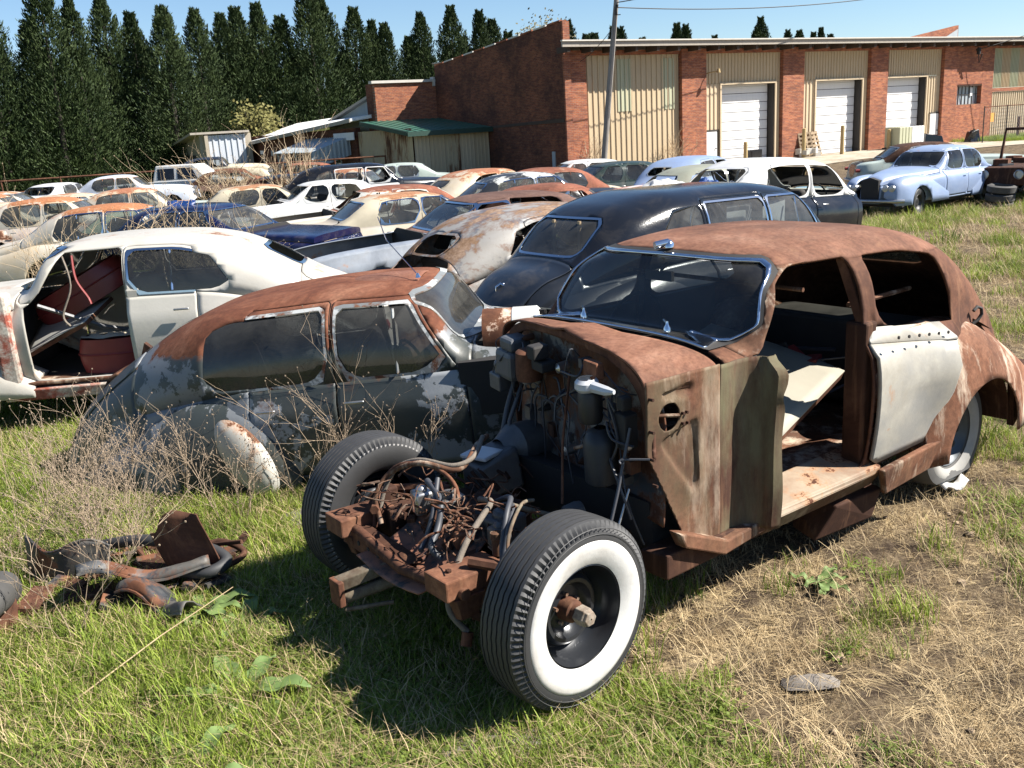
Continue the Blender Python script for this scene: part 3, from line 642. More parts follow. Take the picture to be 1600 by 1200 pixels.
HERO = thing('stripped_sedan', 'rusty brown stripped sedan nearest the camera with bare whitewall front wheel and no front door', 'car', (-.292, 3.877, 0), R(217.54), 'scrapped classic cars')
def hero():
    H = HERO; st = STY['tall']; belt = curve(st['belt']); W_ = 3.05
    st2 = dict(st); st2['zc'] = [(-.40, 1.27), (-.52, 1.275), (-.9, 1.262), (-1.06, 1.245), (-1.15, 1.24), (-1.38, 1.555)]+[p for p in st['zc'] if p[0] < -1.4]
    st2['wg'] = [(-.5, .70), (-.9, .73), (-1.15, .755), (-1.5, .785), (-2.6, .79), (-3.0, .765), (-3.3, .71), (-3.8, .57), (-4.2, .45), (-4.33, .38)]; st2['wl'] = [(-.5, .72), (-.9, .745), (-1.15, .80), (-1.5, .85), (-2.6, .86), (-3.2, .78), (-3.8, .66), (-4.2, .52), (-4.33, .44)]
    st2['n'] = [(-.5, 3.4), (-.9, 3.4), (-1.15, 3.0), (-1.4, 3.3), (-2.0, 3.9), (-2.6, 4.0), (-3.0, 3.6), (-3.4, 2.9), (-4.3, 2.3)]
    S = body_sheet(st2, -.50, -4.33, 120, 9, 16, sill=.42)
    S = S.split(lambda a, b, c: -1 if a < -.505 and a > -4.325 else (1 if False else -1))[0]
    # open the front end cap, the wheel arches, and the floor
    S.f = [f for f in S.f if not (len(f) > 6 and all(abs(S.v[i][0]+.50) < 1e-4 for i in f))]
    S = S.split(lambda a, b, c: (.43-math.hypot(a+W_, c-.36)) if abs(b) > .4 else -1)[0]
    # windscreen opening with chrome frame
    cz, hz, hy, xa, xb = 1.395, .155, .615, -1.0, -1.7
    fw = lambda a, b, c: max(rrect(b, c, 0, cz-.015*(b/.6)**2, hy-.01+.105*(1.5-c)/.3-.05*ss(1.30-c, 0, .07), hz, .085), a-xa, (-1.235-.80*(c-1.19))-a)
    G, S = S.split(fw)
    band, S = S.split(lambda a, b, c: fw(a, b, c)-.009); band.off(.010).build('windscreen_frame', M['chrome'], H, .012)
    gasket, S = S.split(lambda a, b, c: fw(a, b, c)-.022); gasket.off(.004).build('windscreen_seal', M['dark'], H)
    G.off(-.006).build('windscreen', M['glass_screen'], H)
    fr = lambda a, b, c: max(rrect(b, c, 0, 1.33, .30, .085, .08), a+2.95)
    G, S = S.split(fr); G.build('rear_window', M['glass_dusty'], H)
    # front part of the car under the bonnet line, left and right: panels of their own
    yo = lambda a, b: b
    # front left door opening
    dwin = poly([(-1.16, 1.10), (-1.425, 1.455), (-1.58, 1.52), (-1.99, 1.515), (-1.99, 1.12)], .01)
    door_gap = lambda a, b, c: max(-b+.35, a+1.155, -1.975-a, .44-c, dwin(a, c) if c > 1.175 else -9)
    D, S = S.split(door_gap)
    # right front door kept as part; its window without glass
    wf0, wf1 = poly(st['wins'][0], .022), poly(st['wins'][1], .022)
    G, S = S.split(lambda a, b, c: max(wf0(a, c), b+.35))
    D, S = S.split(lambda a, b, c: max(a+1.16, -2.02-a, .46-c, b+.3, (wf0(a, c)-.045) if c > belt(a)+.045 else -9))
    D.off(.003).build('door', M['rust'], H, .015)
    G, S = S.split(lambda a, b, c: max(wf1(a, c), b+.35))
    # left rear door: pale skin, open window, rust-coloured frame stays with the body
    wl1 = poly([(-2.09, 1.15), (-2.09, 1.505), (-2.46, 1.49), (-2.76, 1.43), (-2.90, 1.05)], .008)
    G, S = S.split(lambda a, b, c: max(wl1(a, c), .35-b))
    arch = lambda a, c: .49-math.hypot(a+W_-.02, c-.34)
    fdoor = lambda a, b, c: max(a+1.99, -2.66-a, .45-c, c-1.175-.125*(a+1.95), .3-b, arch(a, c))
    D, S = S.split(fdoor)
    D = D.split(lambda a, b, c: fdoor(a, b, c)+.004)[0]
    # the door skin bulges over the fender at its rear edge
    D.v = [(a, b+.030+.055*ss(-a, 2.30, 2.66)*ss(c, .55, .8)*(1-ss(c, .98, 1.1))+.018*math.exp(-((c-.86)/.035)**2)*ss(-a, 2.1, 2.3)-.02*ss(c, 1.06, 1.08), c) for a, b, c in D.v]
    top_, D = D.split(lambda a, b, c: 1.09+.125*(a+1.95)-c)
    dd = D.build('rear_door', M['door_alu'], H, .02, label='bare pale metal rear door')
    top_.off(.006).build('door_cap_rail', M['door_alu'], dd, .012)
    for k in range(6):
        MB().lathe([(.0, .009), (.006, .009), (.008, .001)], 8, (-2.08-.098*k, .905, 1.115-.0123*k), 'y').build('screw', M['dark'], dd)
    for k in range(1): pass
    Pl, S = S.split(lambda a, b, c: max(-1.70-a, a+1.12, .4-b, 1.17-c, c-1.52)); Pl.off(.002).build('windscreen_pillar', M['rust_pale'], H, .012)
    # roof as its own piece
    Rf, S = S.split(lambda a, b, c: max(a+1.20, -3.15-a, 1.50-.035*max(0, -a-2.0)*2-c)); Rf.build('roof', M['rust_roof'], H, .012)
    # cowl top in front of the windscreen: two raised halves and a dark gutter
    Cw, S = S.split(lambda a, b, c: max(-1.0-a, 1.12-c)); 
    Cw = Cw.split(lambda a, b, c: a+.52+.25*(.71-b))[0]
    gut, Cw = Cw.split(lambda a, b, c: max(a+.895+.05*(b/.7)**2, 1.12-c)); gut.off(-.05).build('cowl_gutter', M['dark'], H)
    Cw.v = [(a, b, c+.022*math.exp(-(b/.035)**2)) for a, b, c in Cw.v]
    Cw.build('bonnet_stub', M['rust_roof'], H, .010)
    # left front corner below the windscreen belongs to the cowl side: remove it, built as panels
    K, S = S.split(lambda a, b, c: max(-1.0-a, c-1.2)); K2, K = K.split(lambda a, b, c: b); K2 = K2.split(lambda a, b, c: a+.95)[0]; S = S.split(lambda a, b, c: -1 if not (b > .4 and c < 1.17 and a > -1.3) else a+1.17)[0]; K2.build('cowl_side', M['rust'], H, .012)
    S.build('body', M['rust_body'], H, .012)
    # cowl side panel (left) with round hole and two pressed shapes
    def cs(u, v): return None
    T = Sheet(); mbp = MB().grid(lambda u, v: (-.50-.425*u, .715+.030*u, .36+.83*v), 40, 60); T.v = mbp.v; T.f = mbp.f
    T = T.split(lambda a, b, c: max(-1, .062-math.hypot(a+.625, c-1.02)))[0]
    T = T.split(lambda a, b, c: a+.50+(.88-c)*.48 if c < .88 else -1)[0]
    def emboss(a, b, c):
        e1 = poly([(-.57, 1.13), (-.78, 1.145), (-.77, 1.09), (-.60, 1.085)], .01)(a, c); e2 = poly([(-.565, .92), (-.80, .985), (-.795, .66), (-.76, .64)], .015)(a, c)
        return b-.018*(ss(-min(e1, e2), -.004, .014))+.006*noise.noise((a*6, c*6, 0))
    T.v = [(a, emboss(a, b, c), c) for a, b, c in T.v]
    T.build('cowl_side_panel', M['rust_green'], H, .006, label='mossy rust side panel with a round hole')
    for (a, c) in ((-.70, 1.02), (-.725, 1.02), (-.70, .975), (-.73, .972), (-.515, 1.12), (-.515, .98), (-.515, .86), (-.53, .74)):
        MB().tube([(a, .715, c), (a, .742, c)], .007, 6).build('bolt', M['rust_dark'], H)
    MB().tube([(-.58, .70, 1.03), (-.67, .74, 1.02)], .008, 6).build('pipe_stub', M['rust_pale'], H)
    # hinge pillar: a deep channel that stands proud of the side
    def chan(u, v):
        z = .38+.80*v; x0 = -.90; lean = -.04*v
        px = [(0, .0), (.03, .002), (.07, .0), (.12, -.01), (.19, .01), (.235, .06), (.245, .12), (.29, .135), (.30, .11)]
        k = u*(len(px)-1); i = min(int(k), len(px)-2); t = k-i; a = lerp(px[i][0], px[i+1][0], t); b = lerp(px[i][1], px[i+1][1], t)
        wv = 1-.5*ss(v, .9, 1.0); dent = .012*math.sin(v*9)*ss(u, .6, 1)
        return (x0-a+lean+.03*math.exp(-((v-.78)/.05)**2)*ss(u, .7, .9), .738+b*wv+dent, z)
    MB().grid(chan, 32, 40).build('hinge_pillar', M['rust_green2'], H, smooth=40, solid=.008, label='olive green hinge pillar channel')
    MB().prism([(-.60, .52), (-.66, .50), (-.92, .385), (-1.17, .40), (-1.19, .345), (-.9, .32), (-.64, .44)], .73, .80).build('pillar_foot', M['rust_pale'], H, bev=.008)
    MB().hexa([(-.56, .60, .30), (-1.25, .60, .30), (-1.25, .76, .30), (-.56, .76, .30), (-.56, .60, .40), (-1.25, .60, .40), (-1.25, .76, .38), (-.56, .76, .42)]).build('sill_box', M['rust_dark'], H, bev=.01)
    # windscreen pillar, B pillar
    pass
    MB().box((-2.02, .74, .80), (.10, .12, .78)).build('door_pillar', M['rust_dark'], H, bev=.015)
    MB().hexa([(-1.985, .745, 1.14), (-2.055, .745, 1.14), (-2.055, .80, 1.14), (-1.985, .80, 1.14), (-1.985, .60, 1.50), (-2.05, .60, 1.50), (-2.05, .655, 1.50), (-1.985, .655, 1.50)]).build('window_pillar', M['rust'], H, bev=.006)
    MB().hexa([(-2.055, .70, 1.14), (-2.12, .70, 1.14), (-2.12, .75, 1.14), (-2.055, .75, 1.14), (-2.05, .56, 1.50), (-2.12, .56, 1.50), (-2.12, .62, 1.50), (-2.05, .62, 1.50)]).build('window_pillar', M['dark'], H, bev=.006)
    # floor, sill tread, rocker
    MB().grid(lambda u, v: (-.95-3.0*u, -.74+1.36*v, .435+.018*math.sin(v*22)*(1 if .1 < v < .9 else 0)+.01*noise.noise((u*9, v*7, 0))), 60, 40).build('floor_pan', M['rust_pale'], H, smooth=30, solid=.006)
    MB().hexa([(-1.17, .60, .40), (-2.06, .60, .40), (-2.06, .86, .40), (-1.17, .84, .40), (-1.17, .60, .475), (-2.06, .60, .475), (-2.06, .86, .445), (-1.17, .82, .44)]).build('sill_tread', M['sill'], H, bev=.012)
    MB().hexa([(-1.2, .60, .30), (-2.1, .60, .30), (-2.1, .78, .30), (-1.2, .76, .30), (-1.2, .60, .40), (-2.1, .60, .40), (-2.1, .85, .40), (-1.2, .83, .40)]).build('sill_underside', M['rust_green'], H, bev=.01)
    MB().hexa([(-2.10, .84, .27), (-2.64, .85, .30), (-2.64, .88, .30), (-2.10, .87, .27), (-2.02, .86, .43), (-2.66, .86, .45), (-2.66, .90, .45), (-2.02, .90, .43)]).build('rocker_panel', M['rust_pale'], H, bev=.01)
    MB().hexa([(-1.75, .55, .10), (-2.15, .60, .12), (-2.10, .80, .12), (-1.70, .72, .09), (-1.80, .50, .30), (-2.2, .55, .30), (-2.15, .82, .28), (-1.8, .78, .27)]).build('under_bracket', M['rust_dark'], H, bev=.01)
    # rear fender: big, flowing, with the filler opening
    for s_ in (1, -1):
        F_ = fender_sheet(dict(zt=[(-2.50, .62), (-2.62, .93), (-2.8, 1.03), (-3.0, 1.025), (-3.3, .915), (-3.6, .765), (-3.9, .61), (-4.2, .47)], yo=[(-2.5, .865), (-2.75, .93), (-3.1, .955), (-3.6, .90), (-4.2, .70)], yi=.48), s_, .30, 44, 22)
        F_ = F_.split(lambda a, b, c: (.375-math.hypot((a+W_-.0)*.95, (c-.32))) if abs(b) > .4 else -1)[0]
        F_ = F_.split(lambda a, b, c: (-2.66-a-.5)*9 if False else max(-1, (c-.30)*0-1))[0]
        if s_ > 0:
            O_, F_ = F_.split(lambda a, b, c: max(abs(a+3.28)-.105, abs(b-.72)-.035, .5-c)); O_.off(-.04).build('filler_recess', M['dark'], H)
        F_.build('rear_fender', M['rust_fender'], H, .010)
        # curtain of rusty metal behind the wheel
        MB().hexa([(-3.50, s_*.84, .30), (-3.95, s_*.74, .34), (-3.95, s_*.77, .34), (-3.50, s_*.88, .30), (-3.46, s_*.84, .60), (-3.9, s_*.74, .60), (-3.9, s_*.77, .60), (-3.46, s_*.88, .60)]).build('fender_skirt', M['rust_dark'], H)
        MB().grid(lambda u, v, s_=s_: (-3.05+.42*math.cos(math.pi*u), s_*(.50+.36*v), .34+.42*math.sin(math.pi*u)), 18, 2).build('wheel_arch', M['rust_dark'], H, smooth=60)
    MB().tube([(-3.14, .76, .98), (-3.17, .775, 1.0), (-3.20, .78, 1.03), (-3.19, .78, 1.065), (-3.15, .775, 1.08), (-3.12, .77, 1.06)], .010, 6).build('filler_lever', M['dark'], H, smooth=60)
    MB().prism([(-4.33, .45), (-3.6, .45), (-3.6, .5), (-4.33, .5)], -.6, .6).build('boot_floor', M['rust_dark'], H)
    # inside: seat remains, panels, rear shelf, headlining, steering wheel
    MB().box((-3.05, 0, .95), (.35, 1.2, .04)).box((-2.8, 0, .75), (.12, 1.2, .5)).build('seat_back', M['interior'], H, bev=.02)
    MB().grid(lambda u, v: (-1.5-1.6*u, -.58+1.16*v, 1.545-.10*u*u-.05*(2*v-1)**2), 8, 8).build('headlining', M['dark'], H, smooth=60)
    MB().box((-2.0, -.72, .85), (.06, .05, .9)).build('door_pillar', M['dark'], H)
    MB().box((-2.35, -.74, .84), (.62, .04, .62)).build('door_card', M['interior'], H)
    MB().box((-1.55, -.74, .84), (.72, .04, .62)).build('door_card', M['interior'], H)
    cc = Vector((-1.52, -.34, 1.12)); ring = [cc+Vector((-.08*math.sin(t), .19*math.cos(t), .17*math.sin(t))) for t in [2*math.pi*k/28 for k in range(29)]]
    MB().tube(ring, .011, 6, cap=False).tube([cc, cc+Vector((.5, 0, -.22))], .02, 6).tube([ring[0], ring[14]], .009, 5).tube([ring[7], cc], .009, 5).build('steering_wheel', M['dark'], H, smooth=60)
    MB().box((-1.22, 0, 1.12), (.16, 1.34, .14)).build('dashboard', M['interior'], H, bev=.03)
    MB().tube([(-1.35, 0, 1.47), (-1.42, 0, 1.50)], .01, 6).box((-1.36, 0, 1.45), (.02, .18, .05)).build('mirror', M['dull_chrome'], H)
    MB().tube([(-1.75, -.6, 1.38), (-1.8, .55, 1.36)], .012, 6).build('roof_rail', M['rust_pale'], H)
    MB().tube([(-2.2, .55, 1.22), (-2.9, .50, 1.20)], .014, 6).build('window_channel', M['rust_pale'], H)
    mb = MB()
    for k in range(46):
        p = Vector((rnd(-1.9, -2.8), rnd(-.6, .3), rnd(.66, .86))); mb.tube([p, p+Vector((rnd(-.2, .2), rnd(-.2, .2), rnd(-.05, .06))), p+Vector((rnd(-.3, .3), rnd(-.3, .3), rnd(-.12, .05)))], rnd(.004, .014), 5)
    mb.build('wiring_tangle', M['hose'], H, kind='stuff')
    for k in range(14):
        p = (rnd(-1.8, -2.8), rnd(-.5, .3), rnd(.70, .90)); MB().box(p, (rnd(.05, .2), rnd(.05, .2), rnd(.02, .08)), Matrix.Rotation(rnd(0, 3), 3, (rnd(0, 1), rnd(0, 1), 1))).build('debris', random.choice([M['interior'], M['rust_dark'], M['grey_metal'], M['red_seat']]), H)
    # small chrome fittings
    for b in (.30, -.28):
        MB().lathe([(0, .02), (.02, .018), (.035, .008), (.05, .006)], 12, (-1.085, b, 1.245), 'z').tube([(-1.085, b, 1.285), (-1.12, b-.05, 1.29)], .008, 6).build('wiper_spindle', M['chrome'], H, smooth=50)
    MB().lathe([(0, .03), (.02, .028), (.035, .015), (.04, .002)], 14, (-1.43, 0, 1.585), 'z').tube([(-1.43, 0, 1.61), (-1.36, -.03, 1.60)], .02, 8).build('roof_fitting', M['chrome'], H, smooth=50)
    # bulkhead with its fittings
    T = Sheet(); mbp = MB().grid(lambda u, v: (-.60-.10*(1-v)*v-.25*(.7-(-.70+1.40*u)), -.70+1.40*u, .52+.74*v), 40, 24); T.v = mbp.v; T.f = mbp.f
    T = T.split(lambda a, b, c: (abs(b/.70))**3.2+(max(0, c-.9)/.355)**3.2-1)[0]
    T.build('bulkhead', M['firewall'], H, .01)
    T = Sheet(); mbp = MB().grid(lambda u, v: (-.53-.25*(.71-(-.715+1.43*u)), -.715+1.43*u, .85+.42*v), 60, 30); T.v = mbp.v; T.f = mbp.f
    T = T.split(lambda a, b, c: max((abs(b/.715))**3.4+(max(0, c-.9)/.372)**3.4-1, 1-((abs(b/.66))**3.4+(max(0, c-.9)/.33)**3.4)))[0]
    T.build('bulkhead_flange', M['rust'], H, .02)
    MB().hexa([(-.66, -.6, .30), (-1.3, -.6, .36), (-1.3, .6, .36), (-.66, .6, .30), (-.62, -.6, .60), (-1.3, -.6, .44), (-1.3, .6, .44), (-.62, .6, .60)]).build('toe_board', M['dark'], H)
    # boxes on the bulkhead
    before = set(H.children)
    b_ = MB().box((-.50, -.50, 1.03), (.17, .20, .16)).build('heater_box', M['grey_box'], H, bev=.03)
    MB().box((-.50, -.48, 1.14), (.14, .15, .07)).build('heater_box', M['grey_box'], H, bev=.02)
    MB().lathe([(0, .075), (.03, .08), (.14, .075), (.15, .06), (.155, .002)], 22, (-.47, -.27, 1.00), 'z').build('rusty_canister', M['rust'], H, smooth=40)
    MB().lathe([(0, .03), (.08, .03), (.1, .01)], 12, (-.47, -.30, .97), 'z').build('canister_neck', M['grey_metal'], H, smooth=40)
    MB().box((-.45, -.13, 1.17), (.10, .08, .07)).box((-.48, -.12, 1.1), (.1, .12, .05)).build('fuse_box', M['dark'], H, bev=.01)
    MB().lathe([(0, .05), (.09, .055), (.11, .03)], 16, (-.47, -.60, .93), 'z').box((-.47, -.60, .92), (.13, .13, .09)).build('cast_pump', M['grey_metal'], H, bev=.01)
    MB().lathe([(-.01, .05), (.005, .062), (.03, .06), (.045, .045)], 18, (-.43, .37, 1.11), 'z').tube([(-.43, .39, 1.125), (-.44, .52, 1.13), (-.45, .57, 1.135)], [.028, .022, .010], 8).build('white_reservoir_lid', M['white_metal'], H, smooth=40)
    MB().box((-.50, .33, 1.17), (.05, .12, .08)).build('red_bracket', M['rust_orange'], H, bev=.01)
    MB().lathe([(-.14, .055), (-.12, .062), (-.02, .062), (0, .055)], 18, (-.44, .38, 1.10), 'z').build('glass_reservoir', M['black_metal'], H, smooth=40)
    MB().lathe([(-.30, .05), (-.28, .085), (-.10, .09), (-.06, .07), (-.04, .03)], 20, (-.46, .43, .98), 'z').build('brake_servo', M['black_metal'], H, smooth=40)
    MB().box((-.52, .56, .95), (.08, .09, .16)).box((-.50, .58, 1.08), (.06, .05, .06)).build('relay_box', M['dark'], H, bev=.01)
    mb = MB()
    for k in range(42):
        y0 = rnd(-.62, .62); z0 = rnd(.85, 1.2); y1 = y0+rnd(-.25, .25); z1 = z0+rnd(-.45, .05); x0 = rnd(-.58, -.45)
        mb.tube(smoothpath([(x0, y0, z0), (x0+rnd(0, .06), (y0*2+y1)/3+rnd(-.05, .05), z0+rnd(-.05, .05)), (x0+rnd(0, .08), (y0+y1*2)/3+rnd(-.06, .06), (z0+z1)/2), (x0+rnd(-.05, .05), y1, z1)], 4), rnd(.003, .007), 5)
    mb.build('bulkhead_wiring', M['hose'], H, smooth=60, kind='stuff')
    for k in range(22):
        y0, z0 = rnd(-.6, .62), rnd(.66, 1.18); rr_ = rnd(.012, .035)
        (MB().lathe([(0, rr_), (rnd(.02, .07), rr_*.9), (.075, .004)], 10, (-.57, y0, z0), 'x') if k % 2 else MB().box((-.55, y0, z0), (rnd(.03, .07), rnd(.03, .08), rnd(.03, .08)))).build('bulkhead_fitting', random.choice([M['rust_dark'], M['grey_metal'], M['dark'], M['dull_chrome'], M['rust']]), H, smooth=35)
    for pts, r_, mt in [([(-.50, -.50, .95), (-.42, -.48, .80), (-.35, -.46, .62), (-.30, -.44, .45)], .016, 'hose'), ([(-.52, -.46, .92), (-.40, -.42, .75), (-.38, -.40, .5), (-.34, -.38, .42)], .013, 'hose'),
                        ([(-.50, .62, .98), (-.40, .64, .72), (-.30, .66, .50), (-.25, .66, .42)], .008, 'hose'), ([(-.48, .14, 1.12), (-.38, .20, .82), (-.30, .30, .58)], .007, 'rust'),
                        ([(-.45, .45, .88), (-.42, .25, .80)], .009, 'rust_pale'), ([(-.50, .60, .70), (-.42, .61, .55)], .006, 'dull_chrome')]:
        MB().tube(pts, r_, 8).build('pipe', M[mt], H, smooth=60)
    MB().lathe([(0, .045), (.03, .05), (.09, .048), (.10, .02)], 16, (-.36, .38, .56), 'x').build('filter_can', M['grey_metal'], H, smooth=40)
    for o in set(H.children)-before:
        ys = [v.co.y for v in o.data.vertices]
        for v in o.data.vertices: v.co.x -= .25*(.62-v.co.y)
    # chassis
    for s_ in (1, -1):
        MB().hexa([(-.55, s_*.36, .30), (-.55, s_*.46, .30), (-4.1, s_*.50, .30), (-4.1, s_*.40, .30), (-.55, s_*.36, .42), (-.55, s_*.46, .42), (-4.1, s_*.50, .42), (-4.1, s_*.40, .42)]).build('chassis_rail', M['rust_dark'], H, bev=.01)
        MB().hexa([(-.60, s_*.34, .30), (-.60, s_*.46, .30), (.12, s_*.50, .36), (.12, s_*.38, .36), (-.60, s_*.34, .43), (-.60, s_*.46, .43), (.12, s_*.50, .50), (.12, s_*.38, .50)]).build('chassis_rail', M['rust_dark'], H, bev=.01)
        hy = .36 if s_ > 0 else -.50
        # horn: bright rust box end with a bolt
        MB().hexa([(.06, hy-.08, .41), (.06, hy+.07, .41), (.36, hy+.08, .42), (.36, hy-.08, .42), (.06, hy-.08, .50), (.06, hy+.07, .50), (.36, hy+.08, .51), (.36, hy-.08, .51)]).build('frame_horn', M['rust_orange'], H, bev=.008)
        MB().lathe([(0, .014), (.008, .014), (.009, .002)], 6, (.29, hy, .51), 'z').build('bolt', M['rust_dark'], H)
        MB().hexa([(.18, hy+.06, .42), (.34, hy+.06, .42), (.32, hy+.09, .42), (.18, hy+.09, .42), (.22, hy+.06, .33), (.31, hy+.06, .33), (.30, hy+.09, .33), (.22, hy+.09, .33)]).build('horn_gusset', M['rust'], H)
        # wishbones, spring, damper
        for z_, mt in ((.26, 'rust_dark'), (.50, 'rust')):
            MB().tube([(-.22, s_*.38, z_+.03), (-.02, s_*.64, z_)], .022, 6).tube([(.20, s_*.38, z_+.03), (.02, s_*.64, z_)], .022, 6).build('wishbone', M[mt], H, smooth=50)
        MB().tube([(.04*0+.07*math.cos(t), s_*.48+.06*math.sin(t), .27+t*.0062) for t in [k*.45 for k in range(80)]], .012, 6).build('coil_spring', M['rust_dark'], H, smooth=60)
        MB().box((0, s_*.60, .40), (.09, .07, .26)).build('steering_knuckle', M['rust_dark'], H, bev=.01)
        MB().lathe([(s_*.58, .13), (s_*.63, .14), (s_*.65, .13), (s_*.66, .05)], 24, (0, 0, .385)).build('brake_drum', M['rust_dark'], H, smooth=40)
        MB().tube([(.02, s_*.36, .40), (.12, s_*.62, .38)], .012, 6).build('track_rod', M['rust'], H)
    # front pan (curved) between the rails
    def pan(u, v):
        y_ = -.30+.52*u; x_ = -.10+.46*v
        return (x_, y_+.03*math.sin(v*3), .44+.14*(1-v)**2.2-.03*math.sin(u*math.pi)+(.03 if .45 < u < .55 else 0)*(1-v)-.06*v)
    MB().grid(pan, 26, 22).build('front_pan', M['rust_pan'], H, smooth=40, solid=.006)
    MB().hexa([(-.15, -.40, .28), (.14, -.40, .28), (.14, .40, .28), (-.15, .40, .28), (-.12, -.40, .40), (.10, -.40, .40), (.10, .40, .40), (-.12, .40, .40)]).build('cross_member', M['rust_dark'], H, bev=.01)
    MB().tube([(.28, -.46, .45), (.30, 0, .40), (.28, .46, .44)], .026, 8).build('front_tube', M['rust'], H, smooth=60)
    # bumper bracket: channel with holes sloping down, and spring-shackle arms in front
    MB().hexa([(.30, -.50, .37), (.315, -.50, .37), (.29, .02, .33), (.275, .02, .33), (.30, -.50, .45), (.315, -.50, .45), (.29, .02, .41), (.275, .02, .41)]).build('bumper_bracket', M['rust'], H)
    MB().hexa([(.22, -.50, .45), (.315, -.50, .45), (.29, .02, .41), (.20, .02, .41), (.22, -.50, .457), (.315, -.50, .457), (.29, .02, .417), (.20, .02, .417)]).build('bumper_bracket', M['rust_dark'], H)
    for k in range(6): MB().lathe([(.0, .012), (.004, .012), (.005, .002)], 8, (.312-.004*k, -.44+.08*k, .41-.006*k), 'x').build('bracket_hole', M['dark'], H)
    MB().hexa([(.26, -.20, .33), (.28, -.13, .33), (.50, -.22, .27), (.50, -.28, .27), (.26, -.20, .38), (.28, -.13, .38), (.50, -.22, .33), (.50, -.28, .33)]).build('bumper_arm', M['grey_rust'], H, bev=.006)
    MB().tube([(.27, -.14, .28), (.47, -.23, .235)], .028, 10).build('damper', M['grey_rust'], H, smooth=50)
    MB().box((.50, -.24, .27), (.03, .09, .12)).build('bumper_plate', M['rust_orange'], H, bev=.005)
    MB().tube([(.30, -.10, .20), (.49, -.20, .195)], .010, 6).build('track_rod', M['grey_rust'], H)
    # steering box, pumps, castings
    for (x_, y_, z_), d_, mt in [((-.04, -.10, .56), (.14, .12, .10), 'grey_metal'), ((-.12, .20, .52), (.16, .14, .12), 'grey_metal'), ((-.02, .30, .55), (.08, .08, .08), 'grey_metal'), ((.02, -.24, .56), (.09, .09, .11), 'dull_chrome'), ((-.2, .02, .50), (.2, .3, .12), 'rust_dark'), ((.05, .12, .50), (.08, .08, .08), 'rust_orange'), ((-.1, -.28, .56), (.1, .08, .06), 'rust_orange')]:
        MB().box((x_, y_, z_), d_, Matrix.Rotation(rnd(-.4, .4), 3, 'Z')).lathe([(-.02, d_[0]*.38), (d_[2]*.7, d_[0]*.3), (d_[2]*.75, .004)], 12, (x_, y_, z_), 'z').build('casting', M[mt], H, bev=.012, smooth=35)
    MB().tube([(-.10, .30, .66), (-.22, .34, .60), (-.4, .42, .52)], .012, 8).build('pipe', M['grey_rust'], H, smooth=60)
    MB().lathe([(0, .022), (.07, .022), (.075, .028), (.10, .026), (.105, .004)], 12, (.04, .36, .50), 'z').build('reservoir', M['rust_pale'], H, smooth=40)
    # gearbox-like casting lying back to the right of the bay
    MB().hexa([(-.38, -.48, .42), (-.62, -.52, .44), (-.62, -.26, .44), (-.38, -.28, .42), (-.36, -.46, .62), (-.60, -.48, .66), (-.60, -.28, .66), (-.36, -.30, .60)]).lathe([(-.12, .11), (.02, .12), (.05, .10), (.12, .06)], 18, (-.68, -.40, .62), 'x').build('gearbox', M['grey_metal'], H, bev=.02, smooth=35)
    MB().box((-.44, -.38, .64), (.16, .16, .02), Matrix.Rotation(.3, 3, 'Z')).build('gearbox_cover', M['white_metal'], H, bev=.006)
    mb = MB()
    for k in range(10): mb.tube([(-.25-.04*k, rnd(-.42, -.3), .58+rnd(0, .05)), (-.28-.04*k, rnd(-.3, -.2), .52+rnd(-.05, .05))], .009, 5)
    mb.build('gearbox_bolts', M['rust_dark'], H, kind='stuff')
    # hoses and looms looping over the axle
    def loop(p, r_, mt, nm='hose'): MB().tube(smoothpath(p), r_, 8).build(nm, M[mt], H, smooth=60)
    loop([(.15, -.43, .44), (.10, -.46, .56), (.04, -.42, .68), (-.02, -.30, .74), (-.10, -.14, .73), (-.22, -.14, .74), (-.36, -.25, .78)], .012, 'cloth_hose')
    loop([(.20, -.40, .44), (.13, -.44, .60), (.05, -.36, .72), (-.04, -.20, .72), (-.05, -.05, .66), (.02, .04, .54), (.08, .06, .46)], .010, 'rust')
    loop([(.18, -.36, .46), (.16, -.42, .58), (.08, -.40, .68), (0, -.26, .74), (-.12, -.12, .71), (-.3, -.22, .76), (-.45, -.34, .74)], .013, 'rust_pale')
    loop([(.02, -.18, .68), (.06, -.02, .64), (.12, .04, .55), (.20, .10, .50), (.18, .14, .45)], .015, 'hose')
    loop([(.0, -.12, .70), (.10, -.02, .60), (.16, .0, .50), (.22, .04, .47)], .012, 'hose')
    loop([(-.10, .06, .62), (-.06, .20, .66), (.02, .24, .63), (.14, .28, .56), (.26, .33, .44), (.30, .36, .34), (.26, .42, .25)], .014, 'cloth_hose')
    loop([(-.16, .10, .60), (-.12, .26, .68), (-.02, .36, .66), (.06, .42, .54), (.10, .50, .46)], .013, 'hose')
    loop([(-.15, .14, .60), (-.10, .30, .66), (0, .40, .63), (.10, .47, .50)], .012, 'hose')
    loop([(-.2, .32, .66), (-.1, .36, .68), (.05, .46, .62), (.12, .54, .54)], .008, 'grey_rust')
    loop([(.26, .42, .25), (.28, .43, .20)], .024, 'rust_orange', 'hose_end')
    mb = MB()
    for k in range(64):
        c = Vector((rnd(-.25, .2), rnd(-.42, .42), rnd(.5, .68)))
        pts = [c]
        for j in range(4): pts.append(pts[-1]+Vector((rnd(-.09, .09), rnd(-.10, .10), rnd(-.05, .04))))
        mb.tube(smoothpath(pts, 3), rnd(.002, .006), 5)
    mb.build('wiring_loom', M['rust_wire'], H, smooth=60, kind='stuff')
    mb = MB()
